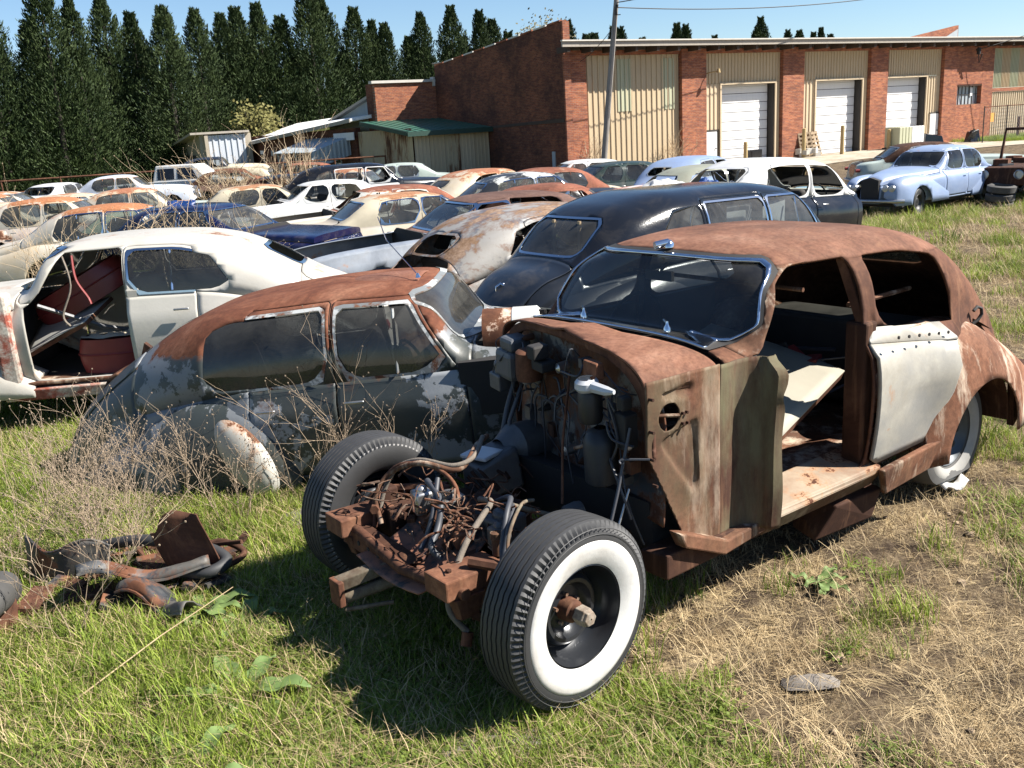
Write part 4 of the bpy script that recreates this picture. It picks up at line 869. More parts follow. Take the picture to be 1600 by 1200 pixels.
    for k in range(30):
        c = (rnd(-.25, .1), rnd(-.4, .42), rnd(.44, .56)); mb.box(c, (rnd(.02, .07), rnd(.02, .06), rnd(.02, .05)), Matrix.Rotation(rnd(0, 3), 3, (rnd(0, 1), rnd(0, 1), 1)))
    mb.build('small_castings', M['rust_dark'], H, kind='stuff', bev=.004)
    # wheels
    detailed_tyre(H, 0, .745, 1, steer=R(4)); detailed_tyre(H, 0, -.745, -1, steer=R(4))
    # whitewall of the far wheel shows on its inner side
    far = [c for c in H.children if c.name.startswith('wheel') and c.location.y < 0][0]
    MB().lathe([(.205/2*.80, .225), (.205/2+.002, .285), (.205/2*1.01, .325), (.205/2*.98, .345)], 72).build('inner_sidewall', M['grey_sidewall'], far, smooth=60)
    rw = make_wheel(H, -3.05, .655, .325, 1, .35, .20, 2, M['rim_grey'], 0, 48, flat=True, rubber=M['rubber_grey'])
    MB().grid(lambda u, v: (-.10+.24*u, .10+.05*v+.02*math.sin(u*5), -.27+.02*math.sin(u*9)-.03*v), 8, 3).build('torn_sidewall', M['white_rubber'], rw, smooth=60, solid=.01)
    for k in range(8):
        t = 2*math.pi*k/8; MB().lathe([(0, .022), (.01, .022), (.012, .002)], 10, (.12*math.cos(t), .035, .12*math.sin(t)), 'y').build('rim_slot', M['dark'], rw)
    make_wheel(H, -3.05, -.70, .335, -1, .35, .20, False, None, 0, 36, flat=True, rubber=M['rubber_grey'])
    MB().tube([(-3.05, -.66, .36), (-3.05, .66, .36)], .05, 10).lathe([(-.12, .03), (-.06, .13), (.06, .13), (.12, .03)], 16, (-3.05, 0, .36), 'y').build('rear_axle', M['rust_dark'], H, smooth=40)
def smoothpath(p, k=5):
    p = [Vector(q) for q in p]; out = []
    for i in range(len(p)-1):
        a = p[max(0, i-1)]; b = p[i]; c = p[i+1]; d = p[min(len(p)-1, i+2)]
        for j in range(k):
            t = j/k; out.append(.5*((2*b)+(c-a)*t+(2*a-5*b+4*c-d)*t*t+(3*b-3*c+d-a)*t**3))
    out.append(p[-1]); return out
M['rust_body'] = M['rust']
M['glass_film'] = mat_glass('dark_glass_with_peeling_film', (.35, .37, .37), .07, .35)
M['white_patch'] = mat_paint('flaking_white_grey', (.48, .48, .46), (.30, .30, .30), .3, .12, None, .5, .3, sc=3)
M['white_flake'] = mat_paint('chalky_white_fender', (.42, .41, .37), None, 0, .42, None, .5, .3, sc=1.4)
M['black_boot'] = mat_paint('blue_black_boot', (.012, .016, .024), None, 0, 0, None, .3, .2)
M['grey_skin'] = mat_paint('grey_door_skin', (.30, .30, .28), None, 0, .1, None, .5, .5)
M['glass_screen'] = mat_glass('windscreen_glass', (.55, .6, .6), .05, .55)
M['door_alu'] = mat_paint('bleached_primer', (.34, .32, .275), (.25, .245, .23), .44, 0.10, None, .55, .5, sc=2.2, hard=.10)
M['rust_green2'] = mat_rust('olive_channel', .55, green=.85, pale=.12, sc=3)
M['sill'] = mat_paint('worn_sill', (.30, .235, .165), (.22, .13, .08), .5, .30, None, .75, .5, sc=3, hard=.1)
M['rust_fender'] = mat_rust('bleached_fender_rust', 1.15, pale=.85, sc=1.5)
M['grey_box'] = mat_simple('grey_heater_paint', (.075, .078, .085), .5, 0, .35, 6)
M['rust_pan'] = mat_paint('flaking_black_on_rust', (.20, .085, .05), (.022, .025, .026), .45, 0, None, .75, .3, sc=6, hard=.05)
M['grey_rust'] = mat_rust('grey_brown_rust', .8, rc=[(.25, (.06, .045, .03)), (.45, (.16, .13, .09)), (.6, (.22, .19, .14)), (.8, (.3, .24, .17))], sc=5)
M['rust_wire'] = mat_rust('rusty_wire', .7, pale=.35, sc=14)
M['grey_sidewall'] = mat_simple('dusty_grey_sidewall', (.30, .29, .28), .6, 0, .4, 5)
M['dull_white_rubber'] = mat_simple('dirty_whitewall', (.26, .25, .23), .7, 0, .4, 6)
M['rim_grey'] = mat_simple('scuffed_grey_rim', (.055, .065, .075), .45, .2, .5, 6)
hero()
# loose panel lying through the front doorway of the stripped sedan
def slab(name, label, cat, corners, th, mat, lip=True, group=None, loc=None):
    c = sum((Vector(p) for p in corners), Vector())/4; o = Vector(loc) if loc else c
    P_ = [Vector(p)-o for p in corners]; n = (P_[1]-P_[0]).cross(P_[3]-P_[0]).normalized()
    if n.z < 0: n = -n
    r = thing(name, label, cat, o, 0, group)
    MB().grid(lambda u, v: (P_[0]*(1-u)+P_[1]*u)*(1-v)+(P_[3]*(1-u)+P_[2]*u)*v+n*(.012*math.sin(u*math.pi)), 12, 8).build('skin', mat, r, smooth=40, solid=.008)
    if lip:
        for i in range(4):
            a, b = P_[i], P_[(i+1) % 4]; MB().hexa([a-n*th, b-n*th, b-n*th+(c-o-b)*.06, a-n*th+(c-o-a)*.06, a-n*.004, b-n*.004, b-n*.004+(c-o-b)*.06, a-n*.004+(c-o-a)*.06]).build('folded_edge', M['rust'], r)
    return r
def HL(x, y, z):   # hero local -> world
    v = HERO.matrix_basis @ Vector((x, y, z)); return v
bpy.context.view_layer.update()
slab('loose_bonnet', 'pale beige body panel lying slanted through the open front doorway of the rusty sedan', 'scrap panel',
     [HL(-1.20, .0, .98), HL(-1.45, .67, .69), HL(-2.40, .42, .80), HL(-2.3, -.45, .98)], .055, M['board'])
# ------------------------------------------------------------------ the other cars
PT = mat_paint
M['grey_peel'] = PT('peeling_grey_paint', (.034, .041, .039), (.165, .175, .185), .40, .25, 1.28, .45, .25, sc=1.5, hard=.006, topk=2.0, rc=[(.25, (.055, .02, .014)), (.42, (.12, .042, .024)), (.52, (.17, .065, .036)), (.62, (.23, .10, .06)), (.8, (.33, .17, .10))])
M['grey_roof'] = PT('rusting_grey_roof', (.05, .06, .06), (.40, .43, .47), .42, .20, 1.42, .5, .25, sc=1.5, hard=.006, topk=5.0, rc=[(.25, (.075, .028, .018)), (.42, (.155, .062, .036)), (.52, (.20, .085, .052)), (.62, (.25, .115, .075)), (.8, (.42, .30, .22))])
M['grey_door'] = PT('dark_grey_door_paint', (.040, .047, .045), (.27, .285, .30), .50, .12, None, .42, .2, sc=1.6, hard=.006)
M['brown_roof'] = mat_rust('brown_surface_rust', .95, rc=[(.25, (.075, .028, .018)), (.42, (.155, .062, .036)), (.52, (.20, .085, .052)), (.62, (.25, .115, .075)), (.8, (.42, .30, .22))], sc=1.4, rough=.65)
M['grey_trim'] = PT('flaking_grey_trim', (.16, .17, .17), (.42, .43, .42), .42, .30, None, .5, .2, sc=5)
M['cream'] = PT('faded_cream', (.40, .375, .325), (.44, .42, .38), .4, .13, None, .38, .25, hard=.1)
M['cream_door'] = PT('faded_cream_door', (.43, .41, .36), None, 0, .10, None, .35, .2)
M['red_rust'] = mat_rust('red_primer_rust', 1.3, rc=[(.25, (.16, .05, .03)), (.45, (.34, .09, .06)), (.55, (.52, .47, .4)), (.8, (.55, .5, .43))], sc=3)
M['white'] = PT('chalky_white', (.52, .52, .51), (.42, .41, .38), .3, .08, None, .4, .2, hard=.1)
M['lilac_white'] = PT('bluish_white', (.42, .45, .51), None, 0, .06, None, .4, .2)
M['white_rust'] = PT('white_with_rust', (.48, .43, .36), None, 0, .30, 1.40, .45, .3, topk=.9, rc=[(.25, (.22, .09, .05)), (.5, (.36, .15, .07)), (.8, (.48, .24, .11))])
M['cream_rust'] = PT('cream_with_rust', (.42, .35, .25), (.46, .42, .36), .4, .28, 1.40, .45, .3, hard=.1, topk=.8, rc=[(.25, (.20, .08, .05)), (.5, (.33, .14, .08)), (.8, (.45, .24, .12))])
M['black'] = PT('dusty_black', (.009, .010, .013), None, 0, .0, None, .14, .08)
M['black_dull'] = PT('dull_black', (.011, .013, .017), (.018, .021, .026), .4, 0, None, .28, .12, hard=.1)
M['rust_grey'] = PT('grey_with_brown_rust', (.24, .23, .215), (.10, .105, .12), .38, .46, None, .55, .35, hard=.03, rc=[(.25, (.10, .06, .035)), (.45, (.20, .125, .075)), (.55, (.29, .20, .14)), (.8, (.36, .28, .21))])
M['silver'] = PT('dull_silver', (.24, .265, .30), (.17, .19, .22), .4, .08, None, .38, .3, hard=.1)
M['blue'] = PT('deep_blue', (.004, .007, .036), None, 0, .0, None, .16, .15)
M['ltblue'] = PT('powder_blue', (.19, .25, .38), (.25, .31, .44), .4, .02, None, .38, .2, hard=.12)
M['dgreen'] = PT('dark_green', (.020, .035, .030), (.03, .045, .04), .4, 0, None, .3, .35, hard=.1)
M['olive'] = PT('dusty_olive', (.23, .235, .18), None, 0, .05, None, .5, .4)
M['pale_green'] = PT('pale_green', (.36, .39, .27), None, 0, .05, None, .45, .3)
M['sage'] = PT('sage_grey', (.33, .38, .34), None, 0, .10, None, .4, .3)
M['tan'] = PT('tan_paint', (.42, .37, .27), None, 0, .16, 1.38, .45, .3, topk=1.5, rc=[(.25, (.22, .10, .05)), (.5, (.34, .17, .09)), (.8, (.42, .25, .14))])
M['pink'] = PT('faded_pink_red', (.42, .22, .19), (.55, .50, .48), .45, .35, None, .5, .3)
M['orange_r'] = mat_rust('orange_red_rust', .85, rc=[(.25, (.14, .045, .03)), (.45, (.26, .09, .055)), (.58, (.33, .13, .08)), (.8, (.55, .42, .30))], sc=2.0)
M['maroon_roof'] = mat_rust('faded_vinyl_roof', .7, rc=[(.25, (.10, .06, .05)), (.5, (.18, .105, .085)), (.8, (.30, .2, .16))], sc=1.5)

# --- peeling grey sedan, second row left
GREY = make_car(dict(near=True, style='tall', loc=(1.009, 6.435), z=-.244, hd=-6.2, tilt=3.5, roll=1.1, front=-.60, taillamps=False, label='dark grey sedan with flaking paint and brown rusty roof behind the nearest car', paint=M['grey_peel'],
    doorp=M['grey_door'], roofp=M['grey_peel'], rearvent=False, st=dict(Ra=.02, zc=[p for p in STY['tall']['zc'] if p[0] > -2.6]+[(-2.9, 1.56), (-3.3, 1.43), (-3.6, 1.27), (-3.95, 1.06), (-4.2, .82), (-4.33, .5)], belt=[(.8, .85), (.3, .97), (-1, 1.05), (-2.6, 1.03), (-3.1, .97), (-3.6, .86), (-4.33, .4)], wins=[[(-1.26, 1.10), (-1.50, 1.51), (-1.98, 1.525), (-1.98, 1.09)], [(-2.07, 1.09), (-2.07, 1.525), (-2.74, 1.505), (-2.90, 1.45), (-2.94, 1.08)]]), fenderp=M['grey_peel'], trim=M['grey_trim'], wheels=False, noglass=('rear',), gone=('L0', 'bonnet'), glass=M['glass_film'] if 'glass_film' in M else M['glass_dark'], bumper=False))
MB().grid(lambda u, v: (-1.50-.62*u, -.33+.66*v, 1.612-.028*(2*u-1)**2*.8-.045*(2*v-1)**2+(.006)), 16, 14).build('sunroof_panel', M['brown_roof'], GREY, smooth=50, solid=.01)
# bonnet rear section: white metal drum, rust at the edge
M['drum_rust'] = mat_paint('rust_over_white', (.52, .49, .44), None, 0, .62, None, .6, .2, sc=1.6)
MB().lathe([(-1.06, .10), (-1.05, .185), (-.86, .175), (-.84, .17)], 30, (0, -.42, 1.20), 'x').build('scuttle_drum', M['drum_rust'], GREY, smooth=40)
MB().lathe([(-.86, .17), (-.85, .178), (-.69, .172), (-.67, .15), (-.68, .02)], 30, (0, -.42, 1.20), 'x').build('bonnet_end', M['white_patch'], GREY, smooth=40)
for k in range(7): MB().box((-.66, -.42+.14*math.cos(k*.9), 1.20+.14*math.sin(k*.9)), (.05, .03, .03)).build('drum_clip', M['dark'], GREY)
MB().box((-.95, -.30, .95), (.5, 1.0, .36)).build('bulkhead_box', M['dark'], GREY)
# whitened leading edge of the rear fender
fe = fender_sheet(dict(zt=[(-2.22, .42), (-2.30, .68), (-2.45, .86), (-2.6, .93), (-2.75, .90)], yo=[(-2.22, .86), (-2.4, .93), (-2.75, .96)], yi=.5), -1, .30, 18, 12)
def ov(a, b, c):
    u, w = (a+2.42)*.80+(c-.56)*.60, -(a+2.42)*.60+(c-.56)*.80; return (u/.14)**2+(w/.34)**2-1
MB().grid(lambda u, v: ((-2.66+.14*math.cos(v*6.2832)*u*.90-.34*math.sin(v*6.2832)*u*.42), -(.93+.075*(1-u*u)**.5), .65+.14*math.cos(v*6.2832)*u*.60+.34*math.sin(v*6.2832)*u*.80), 8, 36).build('fender_nose', M['white_flake'] if 'white_flake' in M else M['white'], GREY, smooth=60, label='whitish oval front of the rear fender')
MB().tube([(-1.50, -.2, 1.63), (-1.75, .1, 1.85), (-1.85, .35, 2.0)], .004, 5).lathe([(0, .02), (.03, .008)], 8, (-1.50, -.2, 1.61), 'z').build('aerial', M['chrome'], GREY)
# rusty boot lid stood up beside the tail
def GL(x, y, z): return GREY.matrix_basis @ Vector((x, y, z))
bpy.context.view_layer.update()
r_ = thing('folded_scrap_sheet', 'rusty brown folded sheet sticking up at the tail of the peeling grey sedan', 'scrap', GL(-3.9, .1, .3))
o_ = r_.location
def pp(x, y, z): return GL(x, y, z)-o_
MB().grid(lambda u, v: pp(-4.36+.50*u+.26*v, -.25-.02*u+.5*v, .42+.82*u-.10*u*u+.05*math.sin(v*3)), 10, 8).build('panel_skin', M['rust_dark'], r_, smooth=40, solid=.02)
MB().hexa([pp(-3.88, -.28, 1.13), pp(-3.80, -.28, 1.03), pp(-3.54, .26, 1.12), pp(-3.62, .26, 1.20), pp(-3.80, -.28, 1.16), pp(-3.60, -.28, 1.12), pp(-3.36, .26, 1.20), pp(-3.52, .26, 1.24)]).build('folded_edge', M['rust_pale'], r_, bev=.01)
MB().hexa([pp(-3.72, -.30, .95), pp(-3.68, -.30, .93), pp(-3.50, -.26, 1.32), pp(-3.54, -.26, 1.36), pp(-3.72, -.26, .95), pp(-3.68, -.26, .93), pp(-3.50, -.22, 1.32), pp(-3.54, -.22, 1.36)]).build('hinge_arm', M['rust_dark'], r_)

# --- cream sedan at the left edge, front door missing
CREAM = make_car(dict(near=True, style='tall', loc=(-5.40, 8.54), z=-.12, hd=187.1, label='cream white sedan at the left edge with its front door missing and red seats inside', paint=M['cream'], doorp=M['cream_door'], roofp=M['cream'],
    trim=M['chrome'], gone=('L0', 'WL', 'wL', 'wR'), noglass=('rear',), seats=False, glass=M['glass_dark'], bumper=False, sillm=1))
MB().hexa([(-.9, .70, .30), (-2.2, .70, .30), (-2.2, .86, .30), (-.9, .84, .30), (-.9, .62, .42), (-2.2, .62, .42), (-2.2, .875, .40), (-.9, .855, .40)]).build('sill', M['red_rust'], CREAM, bev=.01)
MB().box((-1.6, .70, .44), (1.0, .26, .03)).build('sill_tread', M['rust_pale'], CREAM, bev=.01)
MB().box((-2.08, .74, .80), (.12, .10, .80)).build('door_pillar', M['cream'], CREAM, bev=.02)
MB().box((-.98, .76, .80), (.16, .16, .88)).build('hinge_pillar', M['red_rust'], CREAM, bev=.03)
MB().tube([(-1.25, .68, 1.10), (-1.7, .50, .85), (-2.1, .3, .7)], .02, 6).build('pipe', M['grey_metal'], CREAM)
MB().tube(smoothpath([(-1.50, .60, 1.50), (-1.55, .66, 1.25), (-1.45, .68, 1.0), (-1.5, .7, .9)]), .010, 6).build('pillar_seal', M['cloth_hose'], CREAM, smooth=60)
MB().tube(smoothpath([(-1.58, .60, 1.50), (-1.6, .66, 1.30), (-1.68, .68, 1.14), (-1.70, .69, 1.08)]), .012, 6).build('red_strap', M['red_seat'], CREAM, smooth=60)
CREAM_L = lambda x, y, z: CREAM.matrix_basis @ Vector((x, y, z))
bpy.context.view_layer.update()
def seat_thing(name, label, loc, rot, mat, dims, foam=True):
    r = thing(name, label, 'car seat', loc); r.rotation_euler = rot
    a, b, c = dims
    MB().grid(lambda u, v: (a*.5*math.cos(u*6.2832)*(1 if abs(math.cos(u*6.2832)) > 0 else 1)*(.9+.1*math.sin(v*3.14)), b*.5*math.copysign(abs(math.sin(u*6.2832))**.6, math.sin(u*6.2832)), c*v), 40, 8).build('cushion', mat, r, smooth=50)
    MB().grid(lambda u, v: (a*.45*u*math.cos(v*6.2832), b*.45*u*math.copysign(abs(math.sin(v*6.2832))**.6, math.sin(v*6.2832)), c+.02*noise.noise((u*8, v*12, 1))+.015), 6, 36).build('seat_top', M['foam'] if foam else mat, r, smooth=60)
    MB().tube([(a*.51*math.cos(t), b*.51*math.copysign(abs(math.sin(t))**.6, math.sin(t)), c*.55) for t in [6.2832*k/40 for k in range(41)]], .008, 5).build('piping', mat, r, smooth=60)
    return r
M['foam'] = mat_simple('crumbling_foam', (.50, .42, .30), .95, 0, .4, 10, .8)
M['maroon'] = mat_simple('maroon_leather', (.16, .022, .022), .4, 0, .35, 5, .1)
seat_thing('upright_seat', 'upright red seat with torn foam standing on the floor of the cream sedan', CREAM_L(-1.80, .52, .46), (0, 0, R(187)), M['red_seat'], (.62, .40, .30))
seat_thing('torn_seat', 'dark red seat back leaning inside the cream sedan doorway', CREAM_L(-1.55, .1, 1.0), (0, R(28), R(187)), M['maroon'], (.95, .5, .26), False)
slab('loose_door_skin', 'grey door skin leaning across the doorway of the cream sedan', 'scrap panel', [CREAM_L(-1.05, .62, .66), CREAM_L(-1.60, .64, .92), CREAM_L(-1.72, .15, 1.06), CREAM_L(-1.05, .1, .86)], .04, M['grey_skin'] if 'grey_skin' in M else M['silver'])

# --- big black limousine seen from behind
LIMO = make_car(dict(near=True, style='limo', name='limousine', loc=(4.02, 11.43), z=-.25, hd=35.5, tilt=-1.2, label='big black limousine seen from behind, just beyond the rusty nearest car', paint=M['black_dull'], roofp=M['black'], bootp=M['black_boot'] if 'black_boot' in M else M['black'],
    trim=M['chrome'], glass=M['glass'], noglass=(), taillamps=False, white=False, seat=M['tan_seat'], bumper=False, front=-.92, face=False, gone=('bonnet', 'ff')))
MB().tube([(-4.99, -.03, .96), (-5.02, 0, .985), (-5.06, .01, .96), (-5.05, .02, .90)], .014, 8).lathe([(0, .02), (.03, .018)], 10, (-5.0, 0, .975), 'x').build('boot_handle', M['chrome'], LIMO, smooth=50)
for yy in (-.2, .18): MB().box((-4.22, yy, 1.32), (.02, .035, .36)).build('rear_window_post', M['tan_seat'], LIMO)
for a0_, a1_ in ((-2.24, -2.62), (-1.7, -2.06)): MB().box(((a0_+a1_)/2, -.60, 1.34), (a1_-a0_, .01, .40)).build('sun_blind', M['white'], LIMO)

# --- rust-streaked grey sedan from behind
make_car(dict(near=True, style='tall', loc=(1.94, 12.26), z=-.23, hd=37.2, tilt=1.0, label='rust streaked grey sedan from behind with empty rear window left of the black limousine', paint=M['rust_grey'], noglass=('rear', 'R0', 'R1'), trims=True, trim=M['rust_grey'], gone=('boot',), bumper=False, taillamps=False))
# --- silver car with long roof
make_car(dict(near=True, style='boxy', loc=(-1.99, 12.9), z=-.174, hd=204.5, label='silver sedan without bonnet and with faded maroon roof, nose towards the left', paint=M['silver'], roofp=M['maroon_roof'], doorp=M['silver'], trim=M['chrome'], gone=('bonnet', 'L1'), noglass=('L0', 'L1'), glass=M['glass_dark'], nogrille=True, face=False, bumper=False))
# --- blue car
BL = make_car(dict(near=True, style='boxy', loc=(-3.35, 16.1), z=-.24, hd=-20, label='dark blue boxy sedan with blue tarpaulin at its rear window', paint=M['blue'], trim=M['chrome'], gone=('wR',), glass=M['glass'], front=.60, face=False, bumper=False, seat=M['tan_seat'], noglass=('rear',)))
# --- the rest, back to front
CARS = [
 dict(style='boxy', loc=(.1, 19.3), hd=22, z=-.36, label='cream boxy sedan with rust coloured roof beyond the silver car', paint=M['cream_rust'], roofp=M['tan'], trim=M['chrome'], glass=M['glass']),
 dict(style='limo', name='limousine', loc=(-2.2, 30.5), hd=14, z=-.26, label='black over white limousine with tall roof, mid row on the left', paint=M['black_dull'], doorp=M['white'], roofp=M['black'], trim=M['white'], noglass=('R1', 'R0', 'L0', 'L1')),
 dict(style='boxy', loc=(-6.6, 24.6), hd=205, z=-.32, label='white boxy sedan with open dark windscreen beside the black and white limousine', paint=M['white'], noglass=('screen', 'L0', 'L1'), gone=('bonnet',), trim=M['white'], nogrille=True),
 dict(style='boxy', loc=(-4.4, 19.9), hd=200, z=-.32, label='rust roofed white car with empty window openings, right of the white boxy sedan', paint=M['white_rust'], roofp=M['orange_r'], noglass=('screen', 'L0', 'L1', 'R0', 'R1'), gone=('bonnet',), trim=M['white_rust'], face=False),
 dict(style='cloud', loc=(-3.2, 33.4), hd=-12, z=-.42, label='cream white curved sedan in front of the rust stained shed', paint=M['white'], roofp=M['cream_rust'], trim=M['dull_chrome']),
 dict(style='boxy', loc=(-6.0, 36.5), hd=190, z=-.30, label='pale grey car with wide windscreen below the awning', paint=M['sage'], roofp=M['sage']),
 dict(style='tall', loc=(1.1, 25.5), hd=40, z=-.33, label='cream old sedan with small rear window in front of the green roofed shed', paint=M['tan'], roofp=M['cream_rust'], noglass=('R0', 'R1'), trim=M['tan'], bumper=False),
 dict(style='cloud', loc=(2.5, 21.9), hd=20, z=-.33, label='black sedan with a white patch on its roof beside the cream old sedan', paint=M['black_dull'], roofp=PT('black_with_white_patch', (.02, .022, .026), (.5, .5, .47), .45, 0, None, .4, .3, sc=1.2), trim=M['chrome']),
 dict(style='cloud', loc=(3.0, 17.6), hd=4, z=-.40, label='low sedan with orange rusty roof in front of the black sedan', paint=M['orange_r'], trim=M['orange_r'], noglass=('R0', 'R1', 'rear')),
 dict(style='boxy', loc=(5.2, 18.9), hd=8, z=-.52, label='faded pink and white sedan with a blue cloth on its roof', paint=M['pink'], roofp=M['pink'], bonnetp=M['white_rust'], trim=M['white_rust']),
 dict(style='boxy', loc=(1.3, 26.4), hd=198, z=-.36, label='dark green sedan facing left near the utility pole', paint=M['dgreen'], glass=M['glass_dark'], trim=M['dgreen']),
 dict(style='tall', loc=(6.1, 24.8), hd=46, z=-.30, label='powder blue old sedan from behind near the facade', paint=M['ltblue'], noglass=('rear', 'R0'), trim=M['silver'], bumper=False),
 dict(style='cloud', loc=(6.3, 21.0), hd=24, z=-.36, label='dusty olive roofed sedan with open windows behind the white roofed car', paint=M['olive'], noglass=('rear', 'R0', 'R1', 'L0', 'L1'), trim=M['black']),
 dict(style='cloud', loc=(5.9, 15.8), hd=33, z=-.20, tilt=-4.0, front=-.95, st=dict(n=[(.8, 2.4), (-.9, 2.5), (-1.5, 4.2), (-2.9, 4.0), (-3.5, 2.8), (-4.6, 2.3)]), label='black sedan with white roof and no glass, its nose cut off', paint=M['black'], roofp=M['white'], doorp=M['black'], trim=M['white'], near=True, noglass=('R0', 'R1', 'L0', 'L1', 'rear'), gone=('bonnet',), face=False, bumper=False),
 dict(style='cloud', near=True, loc=(9.75, 23.6), hd=215, z=-.46, label='powder blue classic sedan with open grille, alone at the right on the grass', paint=M['ltblue'], roofp=M['ltblue'], bonnetp=M['ltblue'], trim=M['ltblue'], quad=True, nogrille=True, glass=M['glass_dark'], noglass=(), steer=10, hub=M['black_metal']),
 dict(style='boxy', loc=(15.4, 29.2), hd=-8, z=-.44, label='sage green sedan with dark rusty roof behind the powder blue car', paint=M['sage'], roofp=M['rust_dark'], bootp=M['black']),
 dict(style='cloud', loc=(-13.0, 38.2), hd=8, z=-.22, label='bluish white sedan with a rust streak along its waist, upper left', paint=M['lilac_white'], doorp=M['lilac_white'], trim=M['cream_rust']),
 dict(style='cloud', near=True, loc=(-5.2, 18.0), hd=6, z=-.30, label='cream sedan with red rust band round the roof behind dead weeds', paint=M['cream_rust'], roofp=M['white_rust'], doorp=M['cream'], trim=M['chrome']),
 dict(style='cloud', loc=(-8.4, 22.4), hd=10, z=-.28, label='white and brown rusty sedan leftmost of the weedy row', paint=PT('dusty_pink_brown', (.36, .29, .26), (.5, .44, .38), .5, .35, None, .5, .4, hard=.1), roofp=M['white_rust'], trim=M['cream_rust'], noglass=('R0',)),
 dict(style='boxy', loc=(-16.8, 39.2), hd=80, z=-.26, label='small white sedan from behind with wide rear window, far left', paint=M['white'], roofp=M['white'], noglass=('rear',)),
 dict(style='boxy', loc=(-19.0, 38.0), hd=12, z=-.26, label='white sedan with brown stains at the far left edge', paint=M['white_rust'], roofp=M['white']),
 dict(style='boxy', loc=(-14.6, 32.2), hd=12, z=-.30, label='white sedan half hidden by dry weeds at the left', paint=M['white'], roofp=M['white_rust'], noglass=('R0', 'R1')),
 dict(style='tall', loc=(-9.9, 38.6), hd=200, z=-.22, label='rust roofed wreck with no doors left of the black limousine', paint=M['rust_dark'], roofp=M['orange_r'], noglass=('screen', 'rear', 'R0', 'R1', 'L0', 'L1'), gone=('L0', 'R0', 'bonnet'), trim=M['rust'], bumper=False, face=False),
 dict(style='boxy', loc=(-9.6, 33.2), hd=215, z=-.38, label='black heap of a car without roof glass left of the rust roofed wreck', paint=M['black'], roofp=M['black_dull'], noglass=('screen', 'rear', 'R0', 'R1', 'L0', 'L1'), gone=('bonnet', 'boot'), trim=M['black'], face=False, bumper=False),
 dict(style='tall', name='van', cat='van', loc=(-12.0, 47.0), hd=10, z=.15, label='dark blue car with tan rear raised behind the rust roofed wreck', paint=M['tan'], roofp=PT('dark_navy', (.015, .02, .03)), trim=M['black'], noglass=('R0', 'R1')),
 dict(style='boxy', loc=(-6.0, 22.0), hd=12, z=-.56, label='pale green low car whose bonnet shows above the blue one', paint=M['pale_green'], roofp=M['pale_green']),
 dict(style='boxy', loc=(-11.4, 34.6), hd=15, z=-.62, label='low car with orange rust patches on its bonnet at the left', paint=PT('grey_orange', (.34, .30, .24), None, 0, .5, None, .5, .3, rc=[(.25, (.25, .09, .03)), (.5, (.40, .17, .05)), (.8, (.45, .22, .08))]), roofp=M['cream_rust']),
]
EX = [(-10.6, 28.6, 14, 'white_rust', 'cream_rust', 'boxy', 'white car with rusted top between the reeds, second far row'), (-13.6, 29.2, 10, 'tan', 'white_rust', 'cloud', 'tan curved car behind the reeds at the left'), (-17.6, 33.8, 8, 'cream', 'white_rust', 'tall', 'pale tall sedan at the far left beyond the reeds'),
      (-20.4, 40.5, 20, 'silver', 'white', 'boxy', 'grey boxy car far left under the trees'), (-22.6, 43.0, 15, 'rust_grey', 'rust_grey', 'boxy', 'rust patched car deepest in the left corner'), (-14.8, 43.8, 195, 'orange_r', 'rust', 'boxy', 'brick red rusty car left of the pickup truck'),
      (-8.3, 27.2, 15, 'sage', 'cream_rust', 'cloud', 'sage car with stained roof left of the white boxy sedan'), (-9.6, 41.5, 10, 'maroon_roof', 'rust_dark', 'boxy', 'dark maroon car right of the pickup truck'), (.6, 29.6, 190, 'white', 'white', 'boxy', 'low white car behind the cream old sedan'),
      (-.9, 22.6, 200, 'cream_rust', 'orange_r', 'cloud', 'orange topped cream car left of the cream old sedan'), (8.2, 27.2, 30, 'olive', 'dgreen', 'boxy', 'dusty green car near the first roller door'), (-11.0, 25.0, 8, 'rust_grey', 'cream_rust', 'boxy', 'rust spotted grey car under the reeds'),
      (-15.5, 25.6, 12, 'cream', 'cream_rust', 'cloud', 'cream curved car leftmost behind the weeds'), (-4.6, 26.6, 14, 'tan', 'tan', 'boxy', 'tan car hidden between the white sedans')]
for (x_, y_, h_, a_, b_, st_, lb) in EX: CARS.append(dict(style=st_, loc=(x_, y_), hd=h_, z=gz(x_, y_)-.05, label=lb, paint=M[a_], roofp=M[b_], trim=M[b_], wheels=False, noglass=('rear',) if int(x_*10) % 2 else ('R0',)))
for c in CARS: make_car(c)
# ------------------------------------------------------------------ ground
def greenness(x, y):
    """0 straw / bare, 1 green"""
    g = fbm(x, y, .55, 3)*1.0+fbm(x, y, 2.1, 2, 4)*.55
    side = ss(-x+.35*(y-3.2)+.15+g*1.2, -.6, .9) if y < 7 else ss(-x+2.0+g*2, -1, 2)
    gg = side*(.80+g*.5)+(1-side)*max(0, (.16 if y < 8 else .02)+g*1.3)
    gg += .75*math.exp(-((x-8.2)/2.2)**2-((y-20.6-.5*(x-8))/1.1)**2) + .6*math.exp(-((x-3.0)/.8)**2-((y-6.2)/.7)**2)
    if y > 9: gg *= .9
    # bare track at the right, far yard
    gg -= .9*ss(y, 27, 34)*ss(x, -2, 4)
    gg += .10
    gg += 1.5*math.exp(-((x-23)/4)**2-((y-48-.55*(x-23))/1.6)**2)
    gg -= .25*ss(x, .2, 1.2)*(1-ss(y, 7, 9))
    return max(0, min(1, gg))
